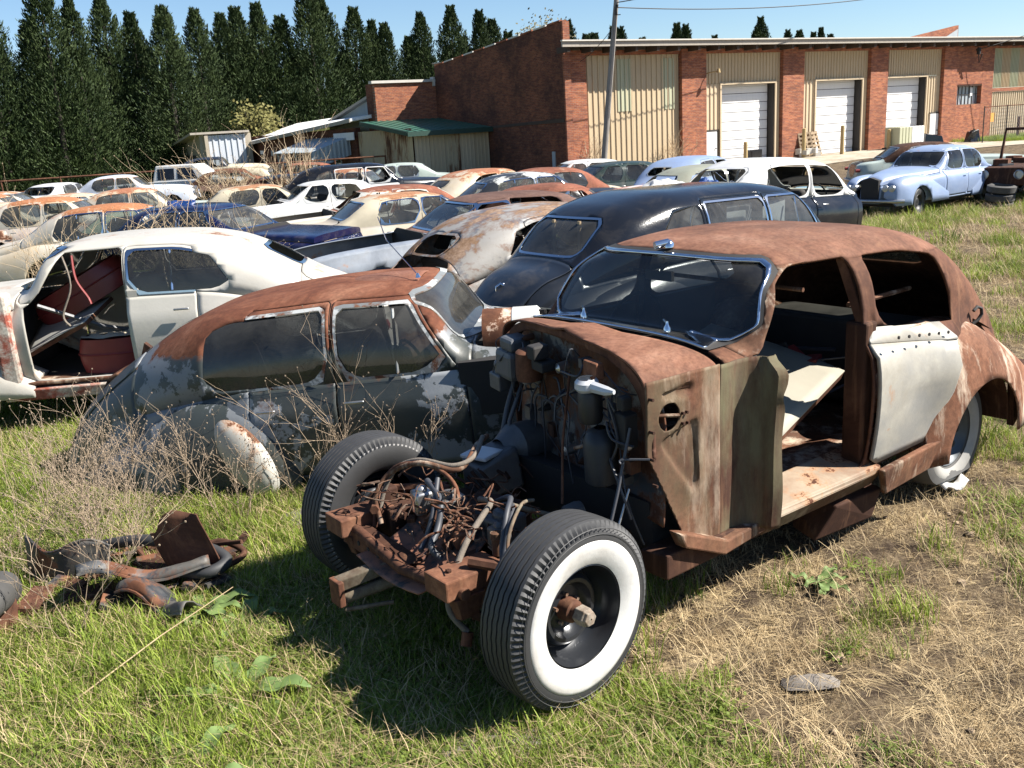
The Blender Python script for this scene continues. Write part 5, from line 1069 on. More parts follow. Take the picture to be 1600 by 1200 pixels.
def axis(a0, a1, fine0, fine1, step, grow):
    L = [fine0]; 
    while L[-1] < fine1: L.append(L[-1]+step)
    s_ = step
    while L[-1] < a1: s_ *= grow; L.append(L[-1]+s_)
    s_ = step; l2 = [fine0]
    while l2[-1] > a0: s_ *= grow; l2.append(l2[-1]-s_)
    return l2[::-1][:-1]+L
gx = axis(-700, 700, -5, 7, .075, 1.06); gy = axis(-30, 1200, 2.0, 9.5, .075, 1.05)
nvx, nvy = len(gx), len(gy)
V_ = []; C_ = []
for yy in gy:
    for xx in gx:
        near_ = 1-ss(math.hypot(xx, yy-4), 8, 16)
        h = gz(xx, yy)+near_*(.030*fbm(xx, yy, 1.3, 3, 2)+.016*fbm(xx, yy, 7, 2, 9))+(0 if math.hypot(xx, yy) > 60 else .03*fbm(xx, yy, .25, 2, 5))
        V_.append((xx, yy, h-.012)); C_.append(greenness(xx, yy) if abs(xx) < 90 and yy < 130 else .40)
gm = bpy.data.meshes.new('ground'); gm.from_pydata(V_, [], [[j*nvx+i, j*nvx+i+1, (j+1)*nvx+i+1, (j+1)*nvx+i] for j in range(nvy-1) for i in range(nvx-1)])
at = gm.attributes.new('green', 'FLOAT', 'POINT'); at.data.foreach_set('value', C_)
gm.polygons.foreach_set('use_smooth', [True]*len(gm.polygons))
t = NT('grassy_soil')
an = t.n.new('ShaderNodeAttribute'); an.attribute_name = 'green'
co = t.geo(); n1 = t.noise(co, 3.5, 10, .75, .4); n2 = t.noise(co, 22, 8, .75, .8); n3 = t.noise(t.geo((1, 1.0, 1)), 60, 5, .7)
soil = t.ramp(n2, [(.3, (.022, .015, .011)), (.5, (.065, .046, .032)), (.7, (.135, .10, .072))])
straw = t.ramp(n3, [(.3, (.07, .048, .028)), (.5, (.19, .14, .085)), (.7, (.36, .285, .18))])
grn = t.ramp(n2, [(.3, (.028, .036, .012)), (.5, (.085, .10, .032)), (.66, (.16, .17, .06)), (.8, (.30, .25, .13))])
base = t.mix(t.ramp(n1, [(.42, 0), (.60, 1)]), soil, straw)
gf = t.math('ADD', an.outputs['Fac'], t.math('MULTIPLY', t.math('SUBTRACT', n1, .5), 1.3), True)
t.set(t.mix(t.ramp(gf, [(.32, 0), (.62, 1)]), base, grn), .95, 0, .1); t.bump(t.math('ADD', n2, n3), .9, .03)
gm.materials.append(t.m)
ground = bpy.data.objects.new('ground', gm); COL.objects.link(ground); struct(ground)
# concrete-grey yard in front of the garage doors
t = NT('yard_gravel'); co = t.geo(); t.set(t.ramp(t.noise(co, 1.6, 10, .7, .3), [(.35, (.22, .18, .13)), (.5, (.36, .31, .24)), (.65, (.45, .40, .32))]), .95, 0, .1); t.bump(t.noise(co, 20, 6), .4, .02)

# ------------------------------------------------------------------ the brick garage building (own axes: s along the facade, d depth)
FA = R(29.85); FO = Vector((11.69, 49.61, -.2)); FU = Vector((math.cos(FA), math.sin(FA), 0)); FV = Vector((-math.sin(FA), math.cos(FA), 0))
def fw_(s_, d, z): return FO+FU*s_+FV*d+Vector((0, 0, z+.2))
YARD = MB(); ns = 40
YARD.grid(lambda u, v: (lambda p: (p.x, p.y, gz(p.x, p.y)+.012))(fw_(-3+30*u, -7.5+2.5*math.sin(u*5)*.6+(7.4-1.5*math.sin(u*5))*v, 0)), 40, 16)
struct(YARD.build('yard', t.m))
def brick_mat(name, dark=1.0, blotch=.3, side=False):
    t = NT(name); b = t.n.new('ShaderNodeTexBrick'); b.inputs['Scale'].default_value = 1.0
    b.inputs['Brick Width'].default_value = .21; b.inputs['Row Height'].default_value = .075; b.inputs['Mortar Size'].default_value = .007; b.inputs['Bias'].default_value = -.1
    b.inputs['Color1'].default_value = (.44*dark, .15*dark, .065*dark, 1); b.inputs['Color2'].default_value = (.29*dark, .085*dark, .048*dark, 1); b.inputs['Mortar'].default_value = (.33*dark, .24*dark, .18*dark, 1)
    sp = t.n.new('ShaderNodeSeparateXYZ'); t.l(t.tc.outputs['Object'], sp.inputs[0]); cb = t.n.new('ShaderNodeCombineXYZ')
    t.l(sp.outputs[1 if side else 0], cb.inputs[0]); t.l(sp.outputs[2], cb.inputs[1]); t.l(cb.outputs[0], b.inputs['Vector'])
    co = t.co()
    c = t.mix(t.ramp(t.noise(t.co((1, 1, 4)), 2.2, 8, .75), [(.42, 0), (.6, .65)]), b.outputs[0], (.10*dark, .045*dark, .04*dark))
    c = t.mix(t.ramp(t.noise(co, .55, 9, .7, .3), [(.40, 0), (.62, blotch)]), c, (.06*dark, .04*dark, .038*dark))
    c = t.mix(t.ramp(t.noise(co, 9, 4, .7), [(.60, 0), (.72, .35)]), c, (.36, .18, .11))
    t.set(c, .9, 0, .1); t.bump(b.outputs['Fac'], -.6, .008); return t.m
M['brick'] = brick_mat('orange_brick'); M['brick_side'] = brick_mat('dark_side_brick', .62, .7, True); M['brick_low'] = brick_mat('dark_low_brick', .62, .5, True)  # side brick: same pattern in darker colours, with stronger dark blotches
M['brick_red'] = brick_mat('red_brick', .95, .1)
def paintm(name, c, streak=(.3, .18, .1), amt=.3, vs_=6, rough=.6):
    t = NT(name); co = t.co(); st_ = t.noise(t.co((4, 4, .25)), 2.0, 8, .7)
    cc = t.mix(t.noise(co, 1.2, 6), [x*.9 for x in c], c); cc = t.mix(t.ramp(st_, [(.5, 0), (.68, amt)]), cc, streak)
    t.set(cc, rough, 0, .3); t.bump(t.noise(co, 8, 4), .15, .01); return t.m
M['siding'] = paintm('beige_siding', (.50, .39, .25), (.30, .22, .14), .3)
M['siding_lower'] = paintm('pale_beige_siding', (.54, .43, .29), (.30, .22, .14), .3)
M['translucent'] = paintm('greenish_panel', (.42, .42, .29), (.3, .3, .2), .3)
M['garage_white'] = paintm('garage_door_white', (.72, .71, .70), (.45, .42, .38), .18)
M['fascia'] = paintm('weathered_fascia', (.36, .32, .27), (.22, .19, .16), .5)
M['timber'] = mat_simple('dark_timber', (.055, .038, .028), .9, 0, .4, 4)
M['dark_frame'] = mat_simple('dark_door_frame', (.05, .045, .04), .8, 0, .3, 4)
M['stone_cap'] = mat_simple('concrete_coping', (.50, .47, .42), .9, 0, .2, 3)
M['green_metal'] = paintm('green_metal_roof', (.040, .12, .085), (.10, .14, .11), .3, rough=.45)
M['green_trim'] = mat_simple('dark_green_trim', (.018, .05, .038), .5, 0, .2, 4)
M['shed_rust'] = None
t = NT('rust_stained_siding'); stn = t.noise(t.co((3, 3, .35)), 2.4, 10, .8, .2); zc = t.sep(t.tc.outputs['Object'], 2); blot = t.noise(t.co((1, 1, .5)), .55, 4, .6)
c = t.mix(t.noise(t.co(), 2, 5), (.40, .31, .19), (.48, .39, .26)); mask = t.math('ADD', stn, t.math('MULTIPLY', t.math('SUBTRACT', blot, .5), 1.6))
c = t.mix(t.ramp(mask, [(.50, 0), (.60, .8)]), c, (.20, .09, .04)); c = t.mix(t.ramp(mask, [(.60, 0), (.72, .9)]), c, (.07, .028, .016)); t.set(c, .7, 0, .2); M['shed_rust'] = t.m
M['grey_sheet'] = paintm('corrugated_grey', (.34, .38, .40), (.18, .16, .14), .35, rough=.45)
M['white_sheet'] = paintm('white_roof_membrane', (.78, .78, .76), (.6, .58, .54), .2)
M['beige_wall'] = paintm('beige_rendered_wall', (.36, .31, .24), (.22, .18, .14), .3)
BT = R(29.85)
B = thing('garage_building', 'long orange brick garage with three white roller doors and beige ribbed siding', 'building', FO, BT)
def part(mb, name, mat, par=None, **k): return mb.build(name, mat, par or B, **k)
def ribs(s0, s1, z0, z1, d=0, pitch=.30, par=None, name='siding_sheet', mat=None, sheet=.9, ax='x', depth=.045):
    """ribbed metal sheets, each about 0.9 m wide"""
    n = max(1, round((s1-s0)/sheet)); w_ = (s1-s0)/n
    for k in range(n):
        a = s0+k*w_+.006; b = s0+(k+1)*w_-.006; m_ = max(1, round((b-a)/pitch)); q = (b-a)/m_; P_ = []
        for i in range(m_):
            x_ = a+i*q; P_ += [(x_, 0), (x_+q*.62, 0), (x_+q*.70, -depth), (x_+q*.92, -depth)]
        P_.append((b, 0)); mb = MB(); nn = len(P_); off = .004*(k % 2)
        for zz in (z0, z1):
            for (x_, y_) in P_: mb.v.append((x_, d+y_-off, zz) if ax == 'x' else (d+y_-off, x_, zz))
        mb.f = [[i, i+1, nn+i+1, nn+i] for i in range(nn-1)]
        part(mb, name, mat if not isinstance(mat, (list, tuple)) else mat[k % len(mat)], par)
def bwall(s0, s1, z0, z1, d0=0, d1=.3, name='brick_wall', mat=None): return part(MB().box(((s0+s1)/2, (d0+d1)/2, (z0+z1)/2), (s1-s0, d1-d0, z1-z0)), name, mat or M['brick'])
TOP = 5.72
# piers (slightly proud), header above the bays
piers = [(-9.5, -8.57), (-2.80, -1.20), (4.19, 5.77), (11.12, 12.59), (17.67, 18.9)]
for a, b in piers: bwall(a, b, -.5, TOP-.02, -.12, .35, 'brick_pier')
bays = [(-8.57, -2.80), (-1.20, 4.19), (5.77, 11.12), (12.59, 17.67)]
for a, b in bays: bwall(a+.002, b-.002, 5.48, TOP-.03, .0, .34, 'brick_header')
bwall(18.9, 19.18, -.5, TOP-.02, -.02, .35); bwall(21.6, 22.72, -.5, TOP-.02, -.02, .35); bwall(19.182, 21.598, 3.39, TOP-.03, -.015, .35)
bwall(19.182, 21.598, -.5, 2.19, -.015, .35, 'patched_wall', brick_mat('patched_pink_brick', 1.05, .1))
ribs(-8.57, -2.80, -.3, 5.48, .16, .29, mat=M['siding'])
for k, (a, b) in enumerate([(-6.6, -5.8), (-3.9, -3.1)]): ribs(a, b, 2.9, 5.3, .13, .29, mat=M['translucent'], sheet=.9, name='skylight_sheet')
DZ = 3.96
for (a, b), (da, db) in zip(bays[1:], [(0, 3.80), (6.95, 10.66), (12.66, 16.34)]):
    ribs(a, b, DZ+.05, 5.48, .16, .2, mat=M['siding'])
    if da-a > .3: ribs(a, da-.08, -.3 if da != 0 else 1.75, DZ+.04, .16, .25, mat=M['siding_lower'])
    if b-db > .25: ribs(db+.12, b, -.3, DZ+.04, .16, .25, mat=M['siding_lower'])
    part(MB().box(((da+db)/2, .12, DZ+.03), (db-da+.2, .14, .10)), 'door_header', M['siding_lower'])
    for x_ in (da-.05, db+.06): part(MB().box((x_, .14, DZ/2-.1), (.10, .16, DZ+.2)), 'door_jamb', M['siding_lower'])
    gd = part(MB().box(((da+db)/2, .62, DZ/2), (db-da, .02, DZ+.5)), 'garage_door', M['dark_frame'])
    n = 9; hh = (DZ+.25)/n
    for k in range(n):
        z0 = -.25+k*hh; part(MB().box(((da+db)/2-.05, .56, z0+hh*.5), (db-da-.12, .05, hh-.03)).box(((da+db)/2-.05, .53, z0+hh*.5), (db-da-.14, .02, hh*.42)), 'door_panel', M['garage_white'], gd)
    part(MB().box((db+.0-.02, .36, DZ/2-.1), (.05, .44, DZ+.2)), 'door_return', M['dark_frame']); part(MB().box((da+.01, .36, DZ/2-.1), (.05, .44, DZ+.2)), 'door_return', M['dark_frame'])
    part(MB().box(((da+db)/2, .36, DZ+.0), (db-da, .44, .05)), 'door_return', M['dark_frame'])
for (a, b, z1_) in ((-1.14, -.30, 1.72), (16.85, 17.66, 1.85)):
    d_ = part(MB().box(((a+b)/2, .10, z1_/2-.12), (b-a-.06, .06, z1_+.1)), 'side_door', M['garage_white']); part(MB().lathe([(0, .03), (.05, .03), (.055, .005)], 10, (b-.14, .0, .8), 'y'), 'handle', M['dark'], d_)
    part(MB().box(((a+b)/2, .12, z1_-.02), (b-a+.04, .10, .06)), 'door_frame', M['dark_frame']); part(MB().box((b-.0, .12, z1_/2-.1), (.05, .10, z1_)), 'door_frame', M['dark_frame'])
# window with bars in the brick bay
wd = part(MB().box((20.39, .28, 2.79), (2.38, .03, 1.16)), 'window', M['grey_pane'] if 'grey_pane' in M else M['grey_sheet'])
for k in range(7): part(MB().box((19.35+k*.345, .24, 2.79), (.035, .03, 1.16)), 'window_bar', M['dark_frame'], wd)
part(MB().box((20.39, .235, 2.80), (2.38, .03, .04)), 'window_bar', M['dark_frame'], wd); part(MB().box((20.39, .05, 3.33), (2.38, .2, .10)), 'lintel', M['rust_dark']); part(MB().box((20.9, .20, 2.95), (.22, .02, .5)), 'paper_notice', M['garage_white'], wd)
# far right bay
ribs(22.74, 40, 3.1, 5.48, .10, .16, mat=[M['translucent'], M['siding']]); ribs(22.74, 40, -.4, 2.85, .10, .2, mat=M['siding_lower']); bwall(22.74, 40, 2.86, 3.08, .0, .3, 'brick_band'); bwall(22.74, 40, 5.482, TOP-.03, .0, .3, 'brick_header')
# roof edge, rafters, roof
part(MB().box((15.3, -.93, 5.90), (51.4, .10, .24)), 'fascia', M['fascia']); part(MB().box((15.3, -.98, 6.04), (51.5, .16, .06)), 'gutter', M['stone_cap'])
k = -10.0
while k < 40: part(MB().box((k, -.44, 5.70), (.16, .86, .26)), 'rafter', M['timber']); k += 1.28
part(MB().hexa([(-9.49, -.98, 5.84), (41, -.98, 5.84), (41, 14, 6.3), (-9.49, 14, 6.3), (-9.49, -.98, 5.88), (41, -.98, 5.88), (41, 14, 6.36), (-9.49, 14, 6.36)]), 'roof', M['fascia'])
# left end wall with stepped parapet, in the darker brick
part(MB().prism([(-.10, -.6), (13.1, -.6), (13.1, 6.14), (-.10, 6.98)], -9.80, -9.502, 'x'), 'end_wall', M['brick_side'])
part(MB().box((-9.65, -.14, 3.2), (.36, .12, 7.5)), 'end_pier', M['brick'])
part(MB().hexa([(-9.83, -.05, 2.56), (-9.80, -.05, 2.56), (-9.80, 6.9, 2.50), (-9.83, 6.9, 2.50), (-9.86, -.05, 2.74), (-9.80, -.05, 2.74), (-9.80, 6.9, 2.62), (-9.84, 6.9, 2.62)]), 'tar_strip', M['timber'])
for k in range(11):
    y0_ = .0+k*1.19; z0_ = 6.98-.84/13.2*(y0_+.1); part(MB().box((-9.65, y0_+.55, z0_-.02), (.40, 1.05, .07), Matrix.Rotation(-.0636, 3, 'X')), 'coping_tile', M['stone_cap'] if k % 2 else M['brick_red'])
part(MB().box((-9.82, 1.0, .5), (.06, .25, 1.5)), 'downpipe', M['grey_sheet'])
# raised wall behind the roof at the right
part(MB().hexa([(27, 10, 5.9), (33.4, 10, 5.9), (33.4, 10.3, 5.9), (27, 10.3, 5.9), (27.4, 10, 7.1), (33.4, 10, 8.0), (33.4, 10.3, 8.0), (27.4, 10.3, 7.1)]), 'rear_parapet', M['brick']); part(MB().hexa([(31, 9.9, 6.2), (33.2, 9.9, 6.2), (33.2, 9.95, 6.2), (31, 9.95, 6.2), (31.2, 9.9, 6.9), (33.2, 9.9, 7.7), (33.2, 9.95, 7.7), (31.2, 9.95, 6.9)]), 'parapet_sheet', M['grey_sheet'])
# low brick building behind, green-roofed shed
L_ = thing('rear_brick_building', 'low red brick block with pale coping behind the green shed roof', 'building', FO, BT)
part(MB().box((-11.6, 13.35, 2.35), (3.9, .3, 5.9)), 'front_wall', M['brick_red'], L_); part(MB().box((-13.4, 14.0, 2.35), (.3, 1.0, 5.9)), 'side_wall', M['brick_side'], L_)
part(MB().box((-11.6, 13.30, 5.36), (4.3, .45, .14)), 'coping', M['stone_cap'], L_); part(MB().box((-9.9, 13.25, 5.3), (.12, .4, .5)), 'downpipe', M['stone_cap'], L_); part(MB().box((-11.6, 14.2, 4.9), (3.5, 1.4, .1)), 'roof', M['fascia'], L_)
G_ = thing('green_roofed_shed', 'rust stained beige shed with low green metal roof against the brick wall', 'shed', FO, BT)
ribs(-14.2, -9.84, -.5, 2.42, 7.2, .21, G_, 'front_sheet', [M['siding_lower'], M['siding'], M['shed_rust']], depth=.03)
ribs(7.25, 14.5, -.5, 2.75, -14.25, .21, G_, 'side_sheet', M['shed_rust'], ax='y', depth=.03)
part(MB().hexa([(-14.7, 6.8, 2.50), (-9.8, 6.8, 2.50), (-9.8, 13.2, 3.2), (-14.6, 13.2, 3.2), (-14.7, 6.8, 2.56), (-9.8, 6.8, 2.56), (-9.8, 13.2, 3.27), (-14.6, 13.2, 3.27)]), 'roof', M['green_metal'], G_)
for k in range(13): part(MB().hexa([(-14.6+.4*k, 6.8, 2.562), (-14.57+.4*k, 6.8, 2.562), (-14.57+.4*k, 13.2, 3.272), (-14.6+.4*k, 13.2, 3.272), (-14.6+.4*k, 6.8, 2.59), (-14.57+.4*k, 6.8, 2.59), (-14.57+.4*k, 13.2, 3.30), (-14.6+.4*k, 13.2, 3.30)]), 'roof_seam', M['green_metal'], G_)
part(MB().box((-12.25, 6.76, 2.46), (4.95, .06, .24)), 'roof_trim', M['green_trim'], G_); part(MB().hexa([(-14.76, 6.8, 2.38), (-14.70, 6.8, 2.38), (-14.6, 13.2, 3.07), (-14.66, 13.2, 3.07), (-14.76, 6.8, 2.58), (-14.70, 6.8, 2.58), (-14.6, 13.2, 3.29), (-14.66, 13.2, 3.29)]), 'roof_trim', M['green_trim'], G_)
# long low workshop receding behind the shed
K_ = thing('low_workshop', 'long low workshop with white roof and corrugated awning left of the green roofed shed', 'building', FO, BT)
XW = -14.4
part(MB().box((XW+.15, 27, 1.2), (.3, 25, 3.6)), 'side_wall', brick_mat('brown_brick', .5, .6, True), K_)
part(MB().hexa([(XW-.5, 14.0, 3.35), (XW+5, 14.0, 3.9), (XW+5, 40, 2.9), (XW-.5, 40, 2.25), (XW-.5, 14.0, 3.5), (XW+5, 14.0, 4.2), (XW+5, 40, 3.9), (XW-.5, 40, 2.45)]), 'roof', M['white_sheet'], K_)
part(MB().hexa([(XW-.56, 13.9, 3.30), (XW-.50, 13.9, 3.30), (XW-.5, 40, 2.20), (XW-.56, 40, 2.20), (XW-.56, 13.9, 3.5), (XW-.50, 13.9, 3.5), (XW-.5, 40, 2.42), (XW-.56, 40, 2.42)]), 'fascia', M['fascia'], K_)
part(MB().prism([(14, 2.8), (22, 2.8), (22, 3.3), (14, 4.7)], XW+1.2, XW+1.4, 'x'), 'gable_wall', M['grey_sheet'], K_); part(MB().hexa([(XW+.9, 13.5, 4.75), (XW+5, 13.5, 4.75), (XW+5, 23, 3.2), (XW+.9, 23, 3.2), (XW+.9, 13.5, 4.9), (XW+5, 13.5, 4.9), (XW+5, 23, 3.35), (XW+.9, 23, 3.35)]), 'upper_roof', M['fascia'], K_)
for y_, w_ in ((33.5, .8), (28.5, .9), (20.6, .9), (17.6, .9)):
    w1 = part(MB().box((XW-.03, y_, 1.2), (.05, w_, 1.5)), 'window', M['white_frame'] if 'white_frame' in M else M['garage_white'], K_)
    for a in (-.22, .22):
        for b in (-.35, .0, .35): part(MB().box((XW-.07, y_+a*w_, 1.2+b), (.02, w_*.36, .30)), 'pane', M['glass_dark_solid'] if 'glass_dark_solid' in M else M['black'], w1)
part(MB().box((XW-.03, 30.8, 1.75), (.05, .8, .35)), 'vent', M['grey_sheet'], K_); part(MB().box((XW-.04, 24.5, .6), (.08, 3.6, 2.4)), 'sliding_door', mat_rust('brown_door', .45), K_)
part(MB().box((XW-.3, 15.7, 2.55), (.06, 3.2, .42)), 'white_board', M['garage_white'], K_)
# awning: corrugated sheet on posts, folded side
aw = MB(); n_ = 60
aw.grid(lambda u, v: (XW-.1-2.3*v, 15.3+7.5*u, 2.55-.75*v+.025*math.sin(u*n_*2)), 120, 3); part(aw, 'awning_sheet', M['grey_sheet'], K_, solid=.02)
aw = MB().grid(lambda u, v: (XW-.1-2.4*u, 15.28+.02*math.sin(u*60), 2.56-.78*u-(1.05-.1*u)*v), 80, 2); part(aw, 'awning_side', M['grey_sheet'], K_, solid=.02)
for y_ in (15.6, 19, 22.5): part(MB().box((XW-2.2, y_, .6), (.10, .10, 2.4)), 'awning_post', M['grey_sheet'], K_)
# end of the workshop: lit vertical boards, beige rendered block with shallow gable
ribs(-18.0, -15.3, -.6, 3.25, 34.5, .45, K_, 'front_sheet', paintm('pale_blue_grey_boards', (.50, .53, .58), (.25, .24, .24), .5), depth=.06, sheet=.9)
part(MB().box((-15.1, 34.7, 1.3), (.5, .4, 4.0)), 'corner_post', M['beige_wall'], K_); part(MB().box((-18.2, 34.4, 1.3), (.25, .4, 3.9)), 'corner_post', M['beige_wall'], K_)
part(MB().prism([(34.6, -.6), (48, -.6), (48, 1.9), (44, 2.7), (34.6, 3.35)], -18.6, -18.3, 'x'), 'gable_wall', M['beige_wall'], K_); part(MB().hexa([(-19.3, 34.2, 3.35), (-15, 34.2, 3.35), (-15, 48.6, 1.95), (-19.3, 48.6, 1.95), (-19.3, 34.2, 3.5), (-15, 34.2, 3.5), (-15, 48.6, 2.1), (-19.3, 48.6, 2.1)]), 'roof', M['fascia'], K_)
part(MB().box((-18.64, 38.2, .7), (.08, 3.6, 2.4)), 'recess', M['dark_frame'], K_); part(MB().box((-18.70, 38.0, .6), (.06, 2.2, 2.0)), 'roller_door', M['garage_white'], K_)
# ------------------------------------------------------------------ things in front of the garage
def at_f(s_, d): p = fw_(s_, d, 0); return (p.x, p.y, gz(p.x, p.y))
M['post_wood'] = mat_simple('yellowed_post', (.36, .26, .12), .8, 0, .3, 5); M['pallet_wood'] = mat_simple('weathered_wood', (.26, .19, .12), .9, 0, .4, 5)
for s_, d, h_, lb in ((.35, -1.3, 1.05, 'leftmost wooden guard post before the first white roller door'), (4.55, -1.3, 1.5, 'wooden guard post on the right side of the first roller door'), (7.3, -1.5, 1.5, 'wooden guard post at the left edge of the middle roller door'), (11.4, -1.3, 1.1, 'wooden guard post left of the translucent tank')):
    r = MB().lathe([(0, .11), (h_, .10), (h_+.03, .05), (h_+.031, .003)], 12, ax='z').build('guard_post', M['post_wood'], smooth=40); r.location = at_f(s_, d); tag(r, lb, 'post', 'wooden guard posts')
for k, s_ in enumerate((5.75, 6.15, 6.5)):
    r = thing('pallet', ['brown wooden pallet leaning on the brick pier, left of three', 'brown wooden pallet leaning on the wall, middle of three', 'dark wooden pallet leaning on the siding, right of three'][k], 'pallet', at_f(s_, -.5), BT+rnd(-.5, .5), 'pallets by the brick pier'); r.rotation_euler = (R(-14), R(rnd(-8, 8)), BT+rnd(-.4, .6))
    for q in range(3): MB().box((-.35+.35*q, 0, .65), (.09, .1, 1.3)).build('bearer', M['pallet_wood'], r)
    for q in range(6): MB().box((0, -.06, .08+.23*q), (.8, .02, .11)).build('slat', M['pallet_wood'], r)
for k in range(14):
    s_ = 4.9+rnd(-.3, 1.2); p = at_f(s_, -1.1+rnd(-.4, .5)); r = MB().box((0, 0, .1), (rnd(.2, .5), rnd(.2, .4), rnd(.12, .3)), Matrix.Rotation(rnd(0, 3), 3, 'Z')).build('rubble_block', M['stone_cap'] if k % 3 else M['alu']); r.location = (p[0], p[1], p[2]+rnd(0, .25)); tag(r, 'pale block in the rubble heap at the foot of the brick pier', 'rubble', 'rubble heap')
r = thing('metal_tank', 'ribbed translucent tank in a cage in front of the third roller door', 'tank', at_f(12.6, -1.4), BT)
ribs_par = []
for k in range(8): MB().box((-.95+.27*k, 0, .62), (.24, 1.0, 1.15)).build('tank_rib', M['translucent'] if k < 4 else M['garage_white'], r, bev=.03)
MB().box((0, 0, .04), (2.3, 1.2, .12)).build('pallet_base', M['dark_frame'], r)
r = MB().hexa([(-.6, -.3, 0), (.6, -.3, 0), (.6, .3, 0), (-.6, .3, 0), (-.5, -.25, .7), (.45, -.25, .55), (.5, .25, .6), (-.45, .25, .75)]).build('black_bin', M['black'], bev=.05); r.location = at_f(14.6, -1.8); tag(r, 'black plastic bin lying beside the translucent tank', 'bin')
r = MB().box((0, 0, .3), (.85, .4, .6)).box((0, -.21, .3), (.65, .02, .45)).build('black_box', M['black'], bev=.02); r.location = at_f(1.9, -.3); r.rotation_euler = (0, 0, BT); tag(r, 'black box on the ground against the first white roller door', 'box')
r = MB().tube([(0, .2, 0), (0, -.25, .05), (.2, -.55, .08)], .03, 6).lathe([(0, .10), (.2, .06), (.22, .01)], 10, (.2, -.55, 0), 'z').build('wall_lamp', M['post_wood'], smooth=40); p = fw_(-1.1, -.12, 4.3); r.location = p; r.rotation_euler = (0, 0, BT); tag(r, 'small yellow lamp on the facade above the narrow white door', 'lamp')
# utility pole and wires
t = NT('pole_wood'); t.set(t.ramp(t.noise(t.co((6, 6, .5)), 3, 8, .7), [(.3, (.13, .115, .10)), (.7, (.27, .25, .23))]), .9); M['pole'] = t.m
PL = thing('utility_pole', 'leaning grey wooden utility pole in front of the beige siding', 'pole', (4.62, 42.6, -.25))
MB().tube([(0, 0, -.1), (.45, 0, 4), (.98, 0, 8.6)], [.14, .125, .10], 14).build('post', M['pole'], PL, smooth=60)
MB().box((.80, -.16, 7.05), (.1, .14, .3)).tube([(.8, -.1, 6.9), (1.0, -.15, 6.9)], .02, 5).build('bracket', M['dark'], PL)
MB().lathe([(0, .05), (.1, .06), (.15, .02)], 10, (.86, -.15, 7.2), 'z').build('insulator', M['dark'], PL, smooth=40)
M['wire'] = mat_simple('black_cable', (.02, .02, .02), .7)
def wire(a, b, sag, lb, r_=.022):
    a, b = Vector(a), Vector(b); o = MB().tube([a.lerp(b, k/24)-Vector((0, 0, sag*4*(k/24)*(1-k/24)))-a for k in range(25)], r_, 5).build('cable', M['wire'], smooth=60); o.location = a; tag(o, lb, 'cable', 'overhead cables')
wire((5.46, 42.5, 6.95), (34, 62, 10.2), .9, 'long black cable sagging from the pole to the upper right')
wire((5.5, 42.5, 7.15), (12, 42, 9.2), .4, 'short thick cable leaving the pole towards the top edge')
wire((5.4, 42.5, 6.3), tuple(fw_(-9, -.3, 5.0)), .15, 'thin cable from the pole down to the corner of the brick building', .014)
wire(tuple(fw_(20.5, -.5, 5.2)), (46, 60, 9.6), .2, 'cable rising from the facade bracket to the right edge')
r = MB().tube([(0, 0, 0), (0, -.3, -.3), (.1, -.2, -.8), (.2, -.35, -.3)], .04, 6).lathe([(0, .12), (.35, .12), (.4, .02)], 10, (0, -.3, -.3), 'z').build('cable_bracket', M['dark'], smooth=40); r.location = fw_(20.4, -.3, 5.2); tag(r, 'dark cable bracket hanging under the eaves above the barred window', 'bracket')
# chain link fence right of the doors
FN = thing('chain_link_fence', 'thin chain link fence in front of the barred window', 'fence', fw_(17.2, -3.2, 0), BT)
for k in range(8): MB().tube([(k*2.2, 0, -.2), (k*2.2, 0, 1.85)], .035, 6).build('post', M['dark_frame'], FN)
MB().tube([(0, 0, 1.8), (15.4, 0, 1.8)], .03, 6).build('top_rail', M['rust'], FN)
mb = MB()
for k in range(150):
    x_ = k*.2
    if x_ < 15.4: mb.tube([(x_, 0, -.1), (min(15.4, x_+1.9), 0, 1.8)], .006, 3, cap=False).tube([(min(15.4, x_+1.9), .01, -.1), (x_, .01, 1.8)], .006, 3, cap=False)
mb.build('wire_mesh', M['dull_chrome'], FN, kind='stuff')
for k, (s_, d, z_, lb) in enumerate([(17.9, -2.6, 1.2, 'yellow warning plate on the fence post')]):
    r = MB().box((0, 0, 0), (.32, .02, .5)).build('warning_plate', mat_simple('faded_orange_plate', (.60, .28, .06), .6)); r.location = fw_(s_, d-.65, z_); r.rotation_euler = (0, 0, BT); tag(r, lb, 'plate')
for k, (s_, d) in enumerate([(18.6, -1.6), (24.6, -2.2), (26.2, -2.6)]):
    r = thing('black_scrap_heap', ['black scrap heap at the brick wall left of the weeds', 'black scrap heap by the fence behind the jeep', 'black scrap pile furthest right by the fence'][k], 'scrap', at_f(s_, d), rnd(0, 6))
    for q in range(7): MB().hexa([(rnd(-.7, -.2), rnd(-.4, 0), 0), (rnd(.2, .7), rnd(-.4, 0), 0), (rnd(.2, .7), rnd(.1, .4), 0), (rnd(-.6, -.2), rnd(.1, .4), 0), (rnd(-.4, -.1), rnd(-.3, 0), rnd(.3, .8)), (rnd(.1, .4), rnd(-.3, 0), rnd(.3, .7)), (rnd(.1, .4), rnd(0, .3), rnd(.2, .8)), (rnd(-.4, 0), rnd(0, .3), rnd(.3, .9))]).build('scrap_piece', M['black'], r, bev=.03)
r = thing('standpipe', 'rusty red standpipe with valve wheel in front of the right brick wall', 'pipe', at_f(22.6, -2.0)); MB().tube([(0, 0, -.1), (0, 0, 1.3)], .09, 8).build('pipe', M['rust'], r); MB().tube([(-.35, 0, .55), (.35, 0, .55)], .07, 8).build('branch', M['rust'], r)
